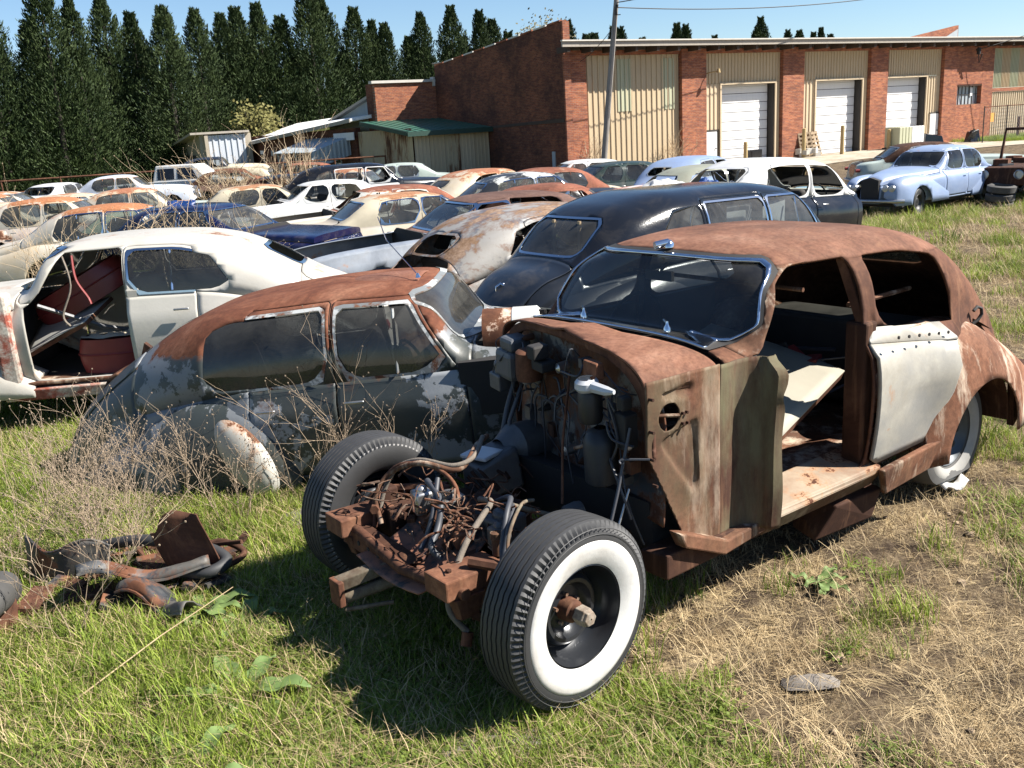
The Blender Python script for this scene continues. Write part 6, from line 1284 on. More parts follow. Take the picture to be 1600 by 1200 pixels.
# ------------------------------------------------------------------ the jeep-like wreck with tyres, pickup, rail fence
J = thing('stripped_truck', 'dark open wreck of a utility truck with stacked tyres at the right edge', 'truck', (14.0, 25.2, -.44), R(222))
MB().hexa([(-.2, -.75, .5), (1.5, -.6, .5), (1.5, .6, .5), (-.2, .75, .5), (-.2, -.7, 1.0), (1.4, -.5, .95), (1.4, .5, .95), (-.2, .7, 1.0)]).build('bonnet', M['rust_dark'], J, bev=.05)
MB().tube([(-.3, -.72, 1.0), (-.45, -.68, 1.85), (-.45, .68, 1.85), (-.3, .72, 1.0)], .045, 8).build('windscreen_frame', M['rust_dark'], J, smooth=40)
MB().box((-1.2, 0, .55), (2.4, 1.5, .12)).box((-2.2, 0, .85), (.06, 1.5, .6)).build('tub', M['black'], J, bev=.02)
MB().hexa([(-1.4, .3, .6), (-.9, .3, .6), (-.9, .7, .6), (-1.4, .7, .6), (-1.6, .3, 1.5), (-1.45, .3, 1.5), (-1.45, .7, 1.5), (-1.6, .7, 1.5)]).build('seat', M['interior'], J, bev=.05)
MB().tube([(-1.4, -.5, .6), (-1.6, -.5, 1.9), (-1.6, .5, 1.9), (-1.4, .5, .6)], .03, 8).build('roll_bar', M['dark'], J)
for s_ in (1, -1): MB().lathe([(0, .001), (.0, .10), (.05, .12), (.06, .10)], 14, (1.5, s_*.42, .78), 'x').build('headlight', M['dull_chrome'], J, smooth=40); MB().box((.9, s_*.72, .8), (1.0, .3, .05)).build('front_fender', M['rust_dark'], J, bev=.02)
for x_ in (.9, -1.7):
    for s_ in (1, -1): make_wheel(J, x_, s_*.7, .36, s_, .36, .18, rubber=M['rubber_grey'], n=24)
for k in range(9): MB().box((rnd(-.8, 1.0), rnd(-.4, .4), rnd(.9, 1.15)), (rnd(.2, .5), rnd(.1, .4), rnd(.05, .2)), Matrix.Rotation(rnd(0, 3), 3, 'Z')).build('engine_piece', random.choice([M['rust'], M['rust_dark'], M['grey_metal']]), J)
for k in range(3):
    o = MB().lathe([(-.08, .19), (-.10, .28), (-.07, .35), (.07, .35), (.10, .28), (.08, .19), (-.08, .19)], 28, ax='z').build('tyre', M['rubber_grey'], smooth=40); o.location = (12.75+.03*k, 24.0, -.42+.21*k); o.rotation_euler = (R(6), R(-4+3*k), 0); tag(o, ['bottom tyre of the stack beside the open truck wreck', 'middle tyre of the stack beside the open truck wreck', 'top tyre of the stack, with rim hole facing up, beside the open truck wreck'][k], 'tyre', 'tyre stack')
o = thing('dark_wreck', 'dark angular machine part standing behind the truck wreck at the right edge', 'scrap', (17.0, 28.0, -.35)); MB().hexa([(-.5, -.3, 0), (.5, -.3, 0), (.5, .3, 0), (-.5, .3, 0), (.1, -.2, 2.4), (.4, -.2, 2.4), (.4, .2, 2.4), (.1, .2, 2.4)]).build('frame', M['dark'], o); MB().box((0, 0, .5), (1.6, .6, 1.0)).build('base', M['rust_dark'], o)
PK = thing('pickup_truck', 'white crew cab pickup truck parked in front of the trees', 'pickup truck', (-12.4, 43.0, -.3), R(-4))
MB().prism([(-5.0, .45), (1.0, .45), (1.05, .9), (.9, 1.12), (-.4, 1.2), (-.45, 1.2), (-2.9, 1.2), (-2.92, 1.12), (-5.0, 1.12)], -.95, .95).build('body', M['white'], PK, bev=.05)
MB().hexa([(-.35, -.9, 1.2), (-.35, .9, 1.2), (-2.9, .9, 1.2), (-2.9, -.9, 1.2), (-1.05, -.75, 1.85), (-1.05, .75, 1.85), (-2.75, .75, 1.85), (-2.75, -.75, 1.85)]).build('cab', M['white'], PK, bev=.05)
for s_ in (1, -1):
    for a, b in ((-1.1, -1.75), (-1.9, -2.65)): MB().hexa([(a+.25*(a > -1.2), s_*.905, 1.25), (b, s_*.905, 1.25), (b, s_*.885, 1.25), (a+.25*(a > -1.2), s_*.885, 1.25), (a, s_*.79, 1.72), (b, s_*.79, 1.72), (b, s_*.77, 1.72), (a, s_*.77, 1.72)]).build('side_window', M['black'], PK)
MB().hexa([(-.42, -.8, 1.25), (-.42, .8, 1.25), (-.46, .8, 1.25), (-.46, -.8, 1.25), (-1.0, -.68, 1.8), (-1.0, .68, 1.8), (-1.04, .68, 1.8), (-1.04, -.68, 1.8)]).build('windscreen', M['black'], PK)
for x_ in (0, -3.9):
    for s_ in (1, -1): make_wheel(PK, x_, s_*.85, .38, s_, .38, .24, n=20)
RF = thing('pipe_rail_fence', 'rusty pipe rail fence in front of the dark trees, left', 'fence', (-26, 44.5, -.2), R(14))
for k in range(9): MB().tube([(k*2.6, 0, -.2), (k*2.6, 0, 1.5)], .05, 6).build('post', M['rust'], RF)
for z_ in (1.45, .9): MB().tube([(0, 0, z_), (20.8, 0, z_)], .05, 6).build('rail', M['rust'], RF)
# ------------------------------------------------------------------ conifers: dense dark crowns made of upswept sprays
def foliage_mat(name, a, b, sp=.2):
    t = NT(name); n = t.noise(t.geo(), .9, 5, .7); n2 = t.noise(t.geo(), 9, 3, .7)
    c = t.mix(t.ramp(n, [(.35, 0), (.65, 1)]), a, b); c = t.mix(t.ramp(n2, [(.3, .5), (.6, 0)]), c, [x*.5 for x in a]); t.set(c, .7, 0, sp)
    return t.m
M['cypress'] = foliage_mat('cypress_green', (.018, .034, .012), (.058, .082, .025))
M['cypress_b'] = foliage_mat('yellowish_cypress', (.030, .042, .014), (.070, .080, .024))
M['bark'] = mat_simple('bark', (.03, .024, .018), .95, 0, .4, 4)
def crown_mesh(seed, H_=14.0, R0=4.6, n_b=640):
    rg = random.Random(seed); mb = MB()
    def spray(base, d, L, w):
        d = d.normalized(); s_ = d.cross(Vector((0, 0, 1))).normalized(); u_ = s_.cross(d).normalized()
        for k in range(34):
            t = rg.uniform(0, 1); p = base+d*L*t+s_*rg.uniform(-1, 1)*w*(1-t*.75)+u_*rg.uniform(-.6, .6)*w*(1-t*.6)
            q = (d*rg.uniform(.4, 1)+s_*rg.uniform(-.8, .8)+Vector((0, 0, rg.uniform(-.1, .9)))).normalized(); l = rg.uniform(.12, .27); ww = l*rg.uniform(.28, .5)
            r_ = q.cross(Vector((rg.uniform(-1, 1), rg.uniform(-1, 1), rg.uniform(-1, 1)))).normalized()
            mb.add([p-r_*ww*.5, p+r_*ww*.5, p+q*l+r_*ww*.18, p+q*l-r_*ww*.18], [(0, 1, 2, 3)])
    for k in range(n_b):
        h = (k+rg.random())/n_b; z = .3+(H_-.5)*h**1.05
        prof = (1-h)**.80*(1+.13*math.sin(h*26+seed)+.10*math.sin(h*11+seed*2)); rr = R0*max(.06, prof)*rg.uniform(.72, 1.12); a = k*2.39996+rg.uniform(-.35, .35)
        d = Vector((math.cos(a), math.sin(a), .55+.7*h)); base = Vector((math.cos(a)*rr*.40, math.sin(a)*rr*.40, z-.3*rr)); spray(base, d, rr*.72+.25, .22+.16*rr)
    return mb
crowns = []
for k in range(5):
    mb = crown_mesh(11+k); me = bpy.data.meshes.new('crown'); me.from_pydata(mb.v, [], mb.f); me.materials.append(M['cypress']); crowns.append(me)
me2 = crowns[1].copy(); me2.materials[0] = M['cypress_b']
trunk_me = None
TREES = 62; rg = random.Random(5)
for k in range(TREES):
    f = k/(TREES-1); x_ = -47+f*100; y_ = 60+f*82; x_ += rg.uniform(-.6, .6); y_ += rg.uniform(-1.5, 1.5)
    sc_ = rg.uniform(.92, 1.06)*(.97-.0*f); pz = x_/y_
    pos = 'leftmost dark cypress of the row' if k == 0 else 'dark green cypress in the tall row behind the scrapyard'
    if f > .52 and (rg.random() < .28): continue
    if f > .50: sc_ *= .95
    r = thing('cypress_tree', pos, 'tree', (x_, y_, -.3), rg.uniform(0, 6.28), 'cypress trees in the row')
    r.scale = (sc_*rg.uniform(.85, 1.15), sc_*rg.uniform(.85, 1.15), sc_*rg.uniform(.90, 1.08))
    r.rotation_euler[0] = rg.uniform(-.025, .025); r.rotation_euler[1] = rg.uniform(-.025, .025)
    c = bpy.data.objects.new('crown', me2 if k in (4, 9) and False else crowns[k % 5]); COL.objects.link(c); c.parent = r
    if trunk_me is None:
        tr = MB().tube([(0, 0, -.3), (.05, 0, 5), (0, 0, 12)], [.28, .2, .05], 8).build('trunk', M['bark'], r, smooth=60); trunk_me = tr.data
    else: tr = bpy.data.objects.new('trunk', trunk_me); COL.objects.link(tr); tr.parent = r
# second rank to close the gaps
for k in range(26):
    f = k/25; x_ = -56+f*54+rg.uniform(-1, 1); y_ = 66+f*40; r = thing('cypress_tree', 'dark cypress of the second rank filling the gaps behind the front row', 'tree', (x_, y_, -.3), rg.uniform(0, 6), 'cypress trees of the second rank'); s_ = rg.uniform(.76, .86); r.scale = (s_*1.25, s_*1.25, s_)
    c = bpy.data.objects.new('crown', crowns[(k+2) % 5]); COL.objects.link(c); c.parent = r; tr = bpy.data.objects.new('trunk', trunk_me); COL.objects.link(tr); tr.parent = r
def bush(name, label, loc, H_, Rr, n, mat, leaf=.12, cat='tree', stems=7):
    r = thing(name, label, cat, loc); rg = random.Random(sum(map(ord, label))); mb = MB(); st_ = MB()
    for k in range(stems):
        a = rg.uniform(0, 6.28); tip = Vector((math.cos(a)*Rr*rg.uniform(.2, .9), math.sin(a)*Rr*rg.uniform(.2, .9), H_*rg.uniform(.6, 1)))
        st_.tube([(0, 0, -.2), tip*.5+Vector((0, 0, .1*H_)), tip], [.05*H_/3, .03*H_/3, .008], 5)
        for j in range(n//stems):
            t = rg.uniform(.35, 1); p = tip*t+Vector((rg.gauss(0, 1), rg.gauss(0, 1), rg.gauss(0, .8)))*Rr*.26; q = Vector((rg.uniform(-1, 1), rg.uniform(-1, 1), rg.uniform(-.3, 1))).normalized(); s_ = q.orthogonal().normalized()*leaf*.4
            mb.add([p, p+q*leaf*.5+s_, p+q*leaf, p+q*leaf*.5-s_], [(0, 1, 2, 3)])
    st_.build('trunk', M['bark'], r); mb.build('crown', mat, r, kind='stuff')
    return r
bush('yellow_green_tree', 'yellow green leafing tree in front of the dark cypress row', (-18.9, 77, -.3), 6.0, 1.7, 3600, foliage_mat('fresh_leaf', (.10, .10, .028), (.20, .175, .06)), .30, stems=16)
bush('budding_tree', 'pale budding tree behind the brick parapet', (4.6, 96, -.3), 12.6, 2.8, 9000, foliage_mat('budding', (.12, .11, .06), (.20, .18, .10)), .30, stems=26)

# dark undergrowth under the tree row
ug = MB(); rg = random.Random(21)
for k in range(26000):
    f = rg.random()**1.5; x_ = -52+f*60+rg.gauss(0, 1.2); y_ = 59.5+f*50+rg.gauss(0, 1.6); z_ = rg.uniform(-.3, 3.4)*(.6+.5*math.sin(x_*.9))
    q = Vector((rg.uniform(-1, 1), rg.uniform(-1, 1), rg.uniform(-.2, 1))).normalized(); l = rg.uniform(.2, .45); s_ = q.orthogonal().normalized()*l*.3; p = Vector((x_, y_, z_))
    ug.add([p-s_, p+s_, p+q*l], [(0, 1, 2)])
ug.build('undergrowth', M['cypress'], kind='stuff')
# ------------------------------------------------------------------ grass, straw and weeds as instanced tufts
def tuft(name, n, h, spread, w, mat, lean=.5, seed=1, flat=False):
    rg = random.Random(seed); mb = MB()
    for k in range(n):
        a = rg.uniform(0, 6.283); r_ = spread*math.sqrt(rg.random()); b = Vector((math.cos(a)*r_, math.sin(a)*r_, -.01)); H_ = h*rg.uniform(.45, 1.1)
        d = Vector((rg.uniform(-1, 1), rg.uniform(-1, 1), 0))*lean*H_*rg.uniform(.3, 1.3); sdv = Vector((-d.y, d.x, 0)); sdv = sdv.normalized()*w*rg.uniform(.6, 1.2) if sdv.length > 1e-5 else Vector((w, 0, 0))
        up_ = H_*(.12 if flat else 1); p1 = b+d*.35+Vector((0, 0, up_*.55)); p2 = b+d*1.2+Vector((0, 0, up_*(.95 if not flat else .6)))
        mb.add([b-sdv*.5, b+sdv*.5, p1+sdv*.42, p1-sdv*.42, p2], [(0, 1, 2, 3), (3, 2, 4)])
    me = bpy.data.meshes.new(name); me.from_pydata(mb.v, [], mb.f); me.materials.append(mat); o = bpy.data.objects.new(name, me); return o
def blade_mat(name, a, b, tr=.35):
    t = NT(name); oi = t.n.new('ShaderNodeObjectInfo'); n = t.noise(t.geo(), 2.5, 4, .7); f = t.math('ADD', t.math('MULTIPLY', oi.outputs['Random'], .5), t.math('MULTIPLY', n, .6))
    c = t.ramp(f, [(.25, a), (.75, b)]); t.set(c, .6, 0, .25)
    td = t.n.new('ShaderNodeBsdfTranslucent'); t.l(c, td.inputs[0]); mx = t.n.new('ShaderNodeMixShader'); mx.inputs[0].default_value = tr; t.l(t.b.outputs[0], mx.inputs[1]); t.l(td.outputs[0], mx.inputs[2]); t.l(mx.outputs[0], t.out.inputs[0]); return t.m
M['g1'] = blade_mat('grass_green', (.09, .145, .018), (.29, .36, .055)); M['g2'] = blade_mat('clover_green', (.085, .13, .022), (.18, .23, .045)); M['s1'] = blade_mat('straw', (.22, .15, .08), (.58, .45, .26), .2); M['s2'] = blade_mat('dead_brown_grass', (.11, .07, .04), (.33, .23, .13), .2)
def clover(name, n, mat, seed):
    rg = random.Random(seed); mb = MB()
    for k in range(n):
        c = Vector((rg.uniform(-.09, .09), rg.uniform(-.09, .09), rg.uniform(.01, .05)))
        for j in range(3):
            a = rg.uniform(0, 6.28); d = Vector((math.cos(a), math.sin(a), rg.uniform(-.2, .5)))*.011; s_ = Vector((-math.sin(a), math.cos(a), 0))*.006
            mb.add([c, c+d*.6+s_, c+d*1.2, c+d*.6-s_], [(0, 1, 2, 3)])
        mb.add([(c.x*.8, c.y*.8, -.01), (c.x*.8+.002, c.y*.8, -.01), c], [(0, 1, 2)])
    me = bpy.data.meshes.new(name); me.from_pydata(mb.v, [], mb.f); me.materials.append(mat); return bpy.data.objects.new(name, me)
def scatter(name, pts, proto, label=None):
    """pts: list of (x, y, z, rot, scale); one object whose geometry nodes put a copy of the tuft on each point"""
    me = bpy.data.meshes.new(name); me.from_pydata([p[:3] for p in pts], [], [])
    a = me.attributes.new('rot', 'FLOAT_VECTOR', 'POINT'); a.data.foreach_set('vector', [c for p in pts for c in (0, 0, p[3])])
    b = me.attributes.new('scl', 'FLOAT', 'POINT'); b.data.foreach_set('value', [p[4] for p in pts])
    o = bpy.data.objects.new(name, me); COL.objects.link(o); o['kind'] = 'stuff'
    g = bpy.data.node_groups.new(name, 'GeometryNodeTree'); g.interface.new_socket('Geometry', in_out='INPUT', socket_type='NodeSocketGeometry'); g.interface.new_socket('Geometry', in_out='OUTPUT', socket_type='NodeSocketGeometry')
    gi = g.nodes.new('NodeGroupInput'); go = g.nodes.new('NodeGroupOutput'); ip = g.nodes.new('GeometryNodeInstanceOnPoints'); oi = g.nodes.new('GeometryNodeObjectInfo'); oi.inputs[0].default_value = proto
    oi.inputs['As Instance'].default_value = True
    r_ = g.nodes.new('GeometryNodeInputNamedAttribute'); r_.data_type = 'FLOAT_VECTOR'; r_.inputs[0].default_value = 'rot'; s_ = g.nodes.new('GeometryNodeInputNamedAttribute'); s_.data_type = 'FLOAT'; s_.inputs[0].default_value = 'scl'
    g.links.new(gi.outputs[0], ip.inputs['Points']); g.links.new(oi.outputs['Geometry'], ip.inputs['Instance']); g.links.new(r_.outputs[0], ip.inputs['Rotation']); g.links.new(s_.outputs[0], ip.inputs['Scale']); g.links.new(ip.outputs[0], go.inputs[0])
    md = o.modifiers.new('scatter', 'NODES'); md.node_group = g; return o
def gh(xx, yy):
    near_ = 1-ss(math.hypot(xx, yy-4), 8, 16)
    return gz(xx, yy)+near_*(.030*fbm(xx, yy, 1.3, 3, 2)+.016*fbm(xx, yy, 7, 2, 9))+(0 if math.hypot(xx, yy) > 60 else .03*fbm(xx, yy, .25, 2, 5))-.012
rg = random.Random(3)
K = {k: [] for k in ('green_grass', 'tall_grass', 'clover_patch', 'straw', 'flat_straw', 'brown_grass')}
ND = 125000
for i in range(ND):
    # more tufts near the camera
    u = rg.random(); y = 1.6+ (u**2.2)*31; hw = 2.4+ (y)*.66; x = rg.uniform(-hw, hw)
    if x > 16: continue
    g = greenness(x, y); far = ss(y, 5, 18); sc = (1+far*1.3)*rg.uniform(.7, 1.25); z = gh(x, y); P_ = (x, y, z, rg.uniform(0, 6.28), sc)
    bare = fbm(x, y, 1.7, 3, 3)
    q = rg.random()
    if q < g*1.0-.08: 
        w_ = rg.random()
        (K['tall_grass'] if w_ < .14 and fbm(x, y, .9, 2, 8) > 0 else K['clover_patch'] if w_ < .19 and y < 9 else K['green_grass']).append(P_)
        if rg.random() < .32: K['straw'].append(P_)
    elif bare > -.06 or rg.random() < .32:
        (K['straw'] if rg.random() < .12 else K['flat_straw'] if rg.random() < .55 else K['brown_grass']).append(P_)
T_ = {'green_grass': tuft('grass_tuft', 26, .085, .085, .0042, M['g1'], .7, 1), 'tall_grass': tuft('tall_tuft', 24, .14, .07, .006, M['g1'], .55, 2), 'clover_patch': clover('clover_tuft', 34, M['g2'], 3),
      'straw': tuft('straw_tuft', 18, .11, .12, .0028, M['s1'], 1.1, 4), 'flat_straw': tuft('flat_tuft', 22, .15, .12, .0030, M['s1'], 1.1, 5, True), 'brown_grass': tuft('brown_tuft', 22, .05, .10, .0032, M['s2'], 1.1, 6, True)}
for k_, p_ in K.items():
    if p_: scatter(k_, p_, T_[k_])
# far grass strip by the brick wall
pts = []
for i in range(900):
    p = fw_(rg.uniform(18.5, 30), -rg.uniform(.1, 4.5), 0); pts.append((p.x, p.y, gz(p.x, p.y), rg.uniform(0, 6), rg.uniform(2, 4.5)))
scatter('wall_weeds', pts, T_['green_grass'])
# clods of soil and stones
for k in range(60):
    if k < 34: x, y = rnd(.3, 3.6), rnd(2.9, 5.6)
    else: x, y = rnd(-1.6, 1.2), rnd(2.7, 3.3)
    s_ = rnd(.008, .028); mb = MB()
    mb.lathe([(0, .001), (.1*s_, s_*rnd(.7, 1)), (s_*.5, s_*rnd(.9, 1.2)), (s_*.9, s_*rnd(.4, .8)), (s_, .001)], 7, ax='z'); mb.v = [(a*rnd(.8, 1.3), b*rnd(.8, 1.3), c) for a, b, c in mb.v]
    o = mb.build('soil_clod', M['pallet_wood']); o.location = (x, y, gh(x, y)); tag(o, 'small clod of dry earth lying in the mown grass', 'clod', 'clods of earth in the foreground')
# bare flat stones in the foreground grass
for (x, y, sx, sy, lb) in ((-.14, 2.98, .26, .10, 'flat grey stone in the grass at the bottom edge below the front tyre'), (1.12, 3.25, .12, .05, 'broken pale stone in the straw at the lower right'), (-1.05, 5.35, .45, .16, 'flat brown slab in the grass left of the far front wheel')):
    o = MB().grid(lambda u, v: ((u-.5)*2*sx*(1-.3*abs(v-.5)), (v-.5)*2*sy*(1-.3*abs(u-.5)), .025*(1-(2*u-1)**4)*(1-(2*v-1)**4)+.006*noise.noise((u*6, v*6, x))), 14, 8).build('flat_stone', mat_simple('grey_stone', (.16, .14, .12), .9, 0, .3, 12, .5), smooth=50); o.location = (x, y, gh(x, y)+.015); tag(o, lb, 'stone')
# ------------------------------------------------------------------ dead branching weeds
M['twig'] = mat_simple('dead_twig', (.30, .225, .155), .9, 0, .35, 12); M['reed'] = mat_simple('dry_reed', (.44, .33, .21), .9, 0, .3, 8)
def dead_weed(label, loc, h, spread, n, group, r0=.004, lean=(0, 0), heads=True, mat=None, dens=7):
    r = thing('dead_weed', label, 'weed', loc, 0, group); mb = MB(); rg = random.Random(int(abs(loc[0]*977+loc[1]*131)))
    def br(p, d, L, r_, lv):
        pts = [p]; q = p
        for k in range(4):
            d = (d+Vector((rg.uniform(-1, 1), rg.uniform(-1, 1), rg.uniform(-.5, .5)))*.22).normalized(); q = q+d*L/4; pts.append(q)
            if lv > 0 and rg.random() < .85:
                for _ in range(2 if lv > 1 else 1): br(q, (d+Vector((rg.uniform(-1, 1), rg.uniform(-1, 1), rg.uniform(-.2, .6)))*.95).normalized(), L*rg.uniform(.35, .6), r_*.6, lv-1)
        mb.tube(pts, [r_*(1-.16*k) for k in range(5)], 4, cap=False)
        if heads and lv == 0:
            e = pts[-1]; mb.box(e, (r_*3+.003, r_*3+.003, r_*3+.004))
    for k in range(n):
        a = rg.uniform(0, 6.28); b = Vector((math.cos(a), math.sin(a), 0))*spread*.3*rg.random(); d = Vector((math.cos(a)*rg.uniform(0, .75)+lean[0], math.sin(a)*rg.uniform(0, .75)+lean[1], 1)).normalized(); br(b, d, h*rg.uniform(.6, 1.05), r0*rg.uniform(.7, 1.2), 2)
    mb.build('stems', mat or M['twig'], r, kind='stuff'); return r
WG = 'dead weeds in front of the peeling grey sedan'
for (x, y, h, n, lb) in ((-2.62, 5.6, .60, 7, 'dense dead weed leftmost, beside the scrap heap'), (-2.25, 5.75, .52, 7, 'dead bramble under the tail of the grey sedan'), (-2.9, 4.9, .62, 6, 'tall dead weed at the left picture edge over the scrap'), (-2.45, 4.75, .55, 6, 'dead weed growing through the dark scrap panels'), (-1.9, 5.9, .45, 7, 'dead weed below the rear fender of the grey sedan'), (-1.45, 5.75, .6, 5, 'dead weed in front of the whitish fender'), (-1.05, 5.65, .75, 4, 'tall thin dead weed before the rear door of the grey sedan'), (-.62, 5.45, .62, 4, 'thin dead weed left of the far front tyre'), (-3.1, 5.9, .5, 7, 'dead weed clump at the left edge under the cream sedan'), (-1.75, 5.35, .42, 6, 'low dead weed between scrap heap and grey sedan'), (-2.95, 4.2, .45, 5, 'dead weed lowest at the left edge')):
    dead_weed(lb, (x, y, gh(x, y)), h, .35, n, WG, .0032)
rgw = random.Random(77)
for k in range(9):
    x = rgw.uniform(-3.3, -1.9); y = rgw.uniform(3.7, 6.2); dead_weed('fine dead weed stem in the dense brush at the left edge', (x, y, gh(x, y)), rgw.uniform(.5, .85), .3, 4, 'fine dead weeds at the left edge', .0026)
RG = 'tall dry reeds among the cars on the left'
for (x, y, h, n, lb) in ((-6.3, 13.6, 2.3, 9, 'tall feathery dry reed clump before the white rusty cars'), (-5.9, 11.9, 1.9, 8, 'dry reed clump bending at the far left edge'), (-5.2, 13.7, 2.1, 7, 'tall thin reeds in front of the bluish white sedan'), (-4.7, 14.2, 1.9, 6, 'thin reeds before the cream sedan windows'), (-4.0, 14.6, 1.7, 7, 'dry reeds at the tail of the blue sedan'), (-4.35, 13.4, 1.3, 8, 'brown dead brush between the cream and the blue sedans'), (-1.2, 15.2, 1.5, 3, 'single dry stalks before the cream boxy sedan')):
    dead_weed(lb, (x, y, gz(x, y)), h*.8, .8, n, RG, .007, mat=M['reed'])
for (x, y, h, n, lb) in ((-6.2, 29.5, 2.3, 16, 'brown bare shrub at the corner of the low workshop'), (-9.3, 32, 1.8, 16, 'brown bare shrub in front of the pale boards')):
    dead_weed(lb, (x, y, -.3), h, 1.0, n, 'bare shrubs by the workshop', .016, mat=M['reed'])
for s_, lb in ((-8.9, 'dry vine at the left corner of the beige siding'), (-3.6, 'dry brush against the beige siding by the dark green car')):
    p = fw_(s_, -.5, 0); dead_weed(lb, tuple(p), 1.3, 1.2, 10, 'dry brush on the facade', .014, mat=M['reed'])
# ------------------------------------------------------------------ broad-leaved dock plants and tall green tufts
M['leaf'] = foliage_mat('dock_leaf', (.075, .13, .035), (.15, .21, .06), .4)
def dock(label, loc, n, L, up=.5):
    r = thing('dock_plant', label, 'plant', loc, 0, 'broad leaved plants'); rg = random.Random(int(abs(loc[0]*733+loc[1]*57)))
    for k in range(n):
        a = k*2.4+rg.uniform(-.4, .4); l = L*rg.uniform(.6, 1.1); e = rg.uniform(.25, up+.4); wv = rg.uniform(0, 6)
        dx, dy = math.cos(a), math.sin(a)
        def lf(u, v):
            t = u; w_ = .16*l*math.sin(math.pi*min(1, t*.95+.05))**.7*(v-.5)*2; hz = l*(e*t-.55*e*t*t*1.2)+.012*math.sin(t*14+wv)*abs(v-.5)*2+abs(w_)*.25
            return (dx*l*t-dy*w_, dy*l*t+dx*w_, max(.004, hz))
        MB().grid(lf, 12, 4).build('leaf', M['leaf'], r, smooth=60)
for (x, y, n, L, lb) in ((-1.22, 3.42, 6, .30, 'upright dock leaves in the green foreground grass'), (-1.30, 2.95, 5, .26, 'big dock leaf lying flat at the lower left'), (-.95, 2.85, 6, .2, 'small dock plant at the bottom edge left of centre'), (-1.62, 4.15, 11, .26, 'strap leaved green plant right of the scrap heap'), (-1.35, 4.0, 9, .22, 'strap leaved green tuft between scrap heap and wheel'), (1.42, 4.05, 8, .16, 'wilted green tuft in the straw right of the front wheel'), (-.28, 5.15, 8, .3, 'green sprout behind the far front tyre'), (-1.6, 6.1, 9, .22, 'green weed at the foot of the grey sedan')):
    dock(lb, (x, y, gh(x, y)), n, L)
# a long pale straw stalk leaning in the foreground
o = MB().tube([(0, 0, .02), (.3, .4, .12), (.55, .72, .18)], [.004, .0035, .002], 5).build('dry_stalk', M['s1']); o.location = (-1.95, 3.35, gh(-1.95, 3.35)); tag(o, 'long pale dry stalk leaning over the grass at the lower left', 'stalk')
# ------------------------------------------------------------------ scrap heap at the left
SG = 'scrap heap in the grass'
def bent(name, label, cat, loc, rz, L, W_, mat, curl=.3, tilt=(0, 0), seed=0, holes=0):
    r = thing(name, label, cat, loc, rz, SG); r.rotation_euler = (tilt[0], tilt[1], rz)
    MB().grid(lambda u, v: ((u-.5)*L, (v-.5)*W_*(1-.3*abs(u-.5))+.05*math.sin(u*4+seed), .10*curl*math.sin(v*3.14+seed)*1.5+.04*math.sin(u*7+seed)+.02*noise.noise((u*5, v*5, seed))), 24, 10).build('sheet', mat, r, smooth=40, solid=.006)
    MB().tube([((u/12-.5)*L, -.5*W_*(1-.3*abs(u/12-.5))+.05*math.sin(u/12*4+seed), .10*curl*math.sin(seed)*1.5+.04*math.sin(u/12*7+seed)) for u in range(13)], .008, 5).build('rolled_edge', mat, r, smooth=60)
    return r
M['dark_sheet'] = mat_paint('dark_dusty_sheet', (.022, .025, .03), (.09, .085, .075), .38, .36, None, .6, .6, sc=3)
bent('bent_panel', 'dark bent sheet panel in the middle of the scrap heap', 'scrap panel', (-1.98, 4.42, .10), R(28), .62, .22, M['dark_sheet'], .8, (R(25), R(5)), 1)
bent('bent_panel', 'long grey bent panel sagging at the left of the scrap heap', 'scrap panel', (-2.45, 4.62, .09), R(-6), .50, .14, M['dark_sheet'], .9, (R(-20), R(4)), 2.2)
bent('bent_panel', 'grey flat panel lying lowest in front of the scrap heap', 'scrap panel', (-1.80, 4.18, .06), R(-22), .48, .16, M['dark_sheet'], .4, (R(14), 0), .6)
bent('rusty_sheet', 'upright orange rusty sheet at the back of the scrap heap', 'scrap panel', (-2.02, 4.86, .09), R(20), .28, .18, M['rust'], .3, (R(22), R(8)), 3)
bent('rusty_sheet', 'small curled brown sheet on top of the scrap heap', 'scrap panel', (-1.82, 4.52, .20), R(-35), .34, .14, M['rust'], 1.2, (R(20), R(-20)), 4)
bent('rusty_sheet', 'brown rusty plate at the lower left picture edge', 'scrap panel', (-2.52, 3.95, .10), R(70), .34, .22, M['rust'], .5, (R(40), R(10)), 5)
o = MB().tube(smoothpath([(-.45, .1, .05), (-.1, .02, .12), (.25, -.06, .10), (.42, -.16, .06), (.36, -.26, .04), (.2, -.22, .03)]), .032, 12).build('rubber_hose', M['rubber'], smooth=60); o.location = (-1.98, 4.66, .06); tag(o, 'black bent rubber hose across the scrap heap', 'hose', SG)
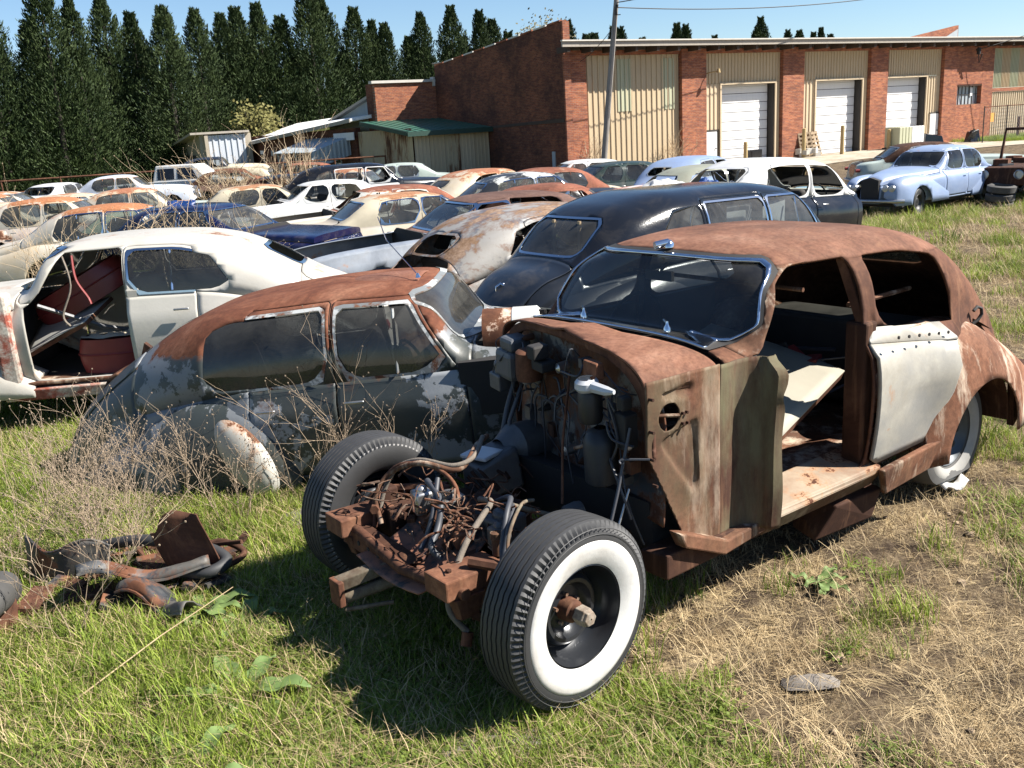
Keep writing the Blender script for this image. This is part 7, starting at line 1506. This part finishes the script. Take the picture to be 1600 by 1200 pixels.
o = MB().lathe([(0, .07), (.05, .085), (.4, .08), (.45, .07)], 18, ax='z').build('black_tube', M['rubber_grey'], smooth=40, solid=.01); o.location = (-2.62, 4.28, .14); o.rotation_euler = (R(75), R(10), R(15)); tag(o, 'dark crumpled tube at the left picture edge', 'pipe', SG)
o = MB().tube(smoothpath([(0, 0, .04), (.15, .05, .10), (.3, 0, .05), (.22, -.12, .03), (.05, -.1, .05)]), .018, 8).tube([(-.1, .1, .05), (.3, -.02, .12)], .012, 6).build('tangled_bars', M['rust_dark'], smooth=60); o.location = (-1.80, 4.62, .05); tag(o, 'tangled dark bars at the right end of the scrap heap', 'scrap', SG)
for k in range(34):
    x, y = rnd(-2.55, -1.6), rnd(4.2, 4.95); o = MB().box((0, 0, .03), (rnd(.06, .26), rnd(.03, .13), rnd(.01, .04)), Matrix.Rotation(rnd(-.6, .6), 3, (1, rnd(-1, 1), 0))).build('scrap_piece', random.choice([M['rust'], M['rust_dark'], M['dark_sheet']])); o.location = (x, y, gh(x, y)+.03); o.rotation_euler[2] = rnd(0, 6); tag(o, 'small rusty fragment lying in the scrap heap', 'scrap', 'rusty fragments of the scrap heap')
# blue tarpaulin crumpled at the rear of the blue car; cloth on the pink car
t = NT('blue_tarpaulin'); t.set((.008, .035, .14), .4); t.bump(t.noise(t.co(), 9, 6), .6, .03); M['tarp'] = t.m
def cloth(label, loc, sx, sy, h, mat, seed):
    o = MB().grid(lambda u, v: ((u-.5)*sx, (v-.5)*sy, h*(1-(2*u-1)**2)*(1-(2*v-1)**2)+.06*noise.noise((u*5, v*5, seed))+.04*noise.noise((u*12, v*12, seed))), 30, 30).build('tarpaulin', mat, smooth=60, solid=.004); o.location = loc; tag(o, label, 'tarpaulin'); return o
o = cloth('crumpled blue tarpaulin hanging at the rear of the blue sedan', (-5.75, 16.6, .95), .7, .9, .25, M['tarp'], 2); o.rotation_euler = (R(60), 0, R(-30))
cloth('bright blue rag on the faded pink car roof', (4.0, 18.5, .93), .6, .5, .12, M['tarp'], 5); cloth('white cloth heap on the faded pink car', (3.2, 18.3, .93), 1.1, .8, .15, M['white'], 7)
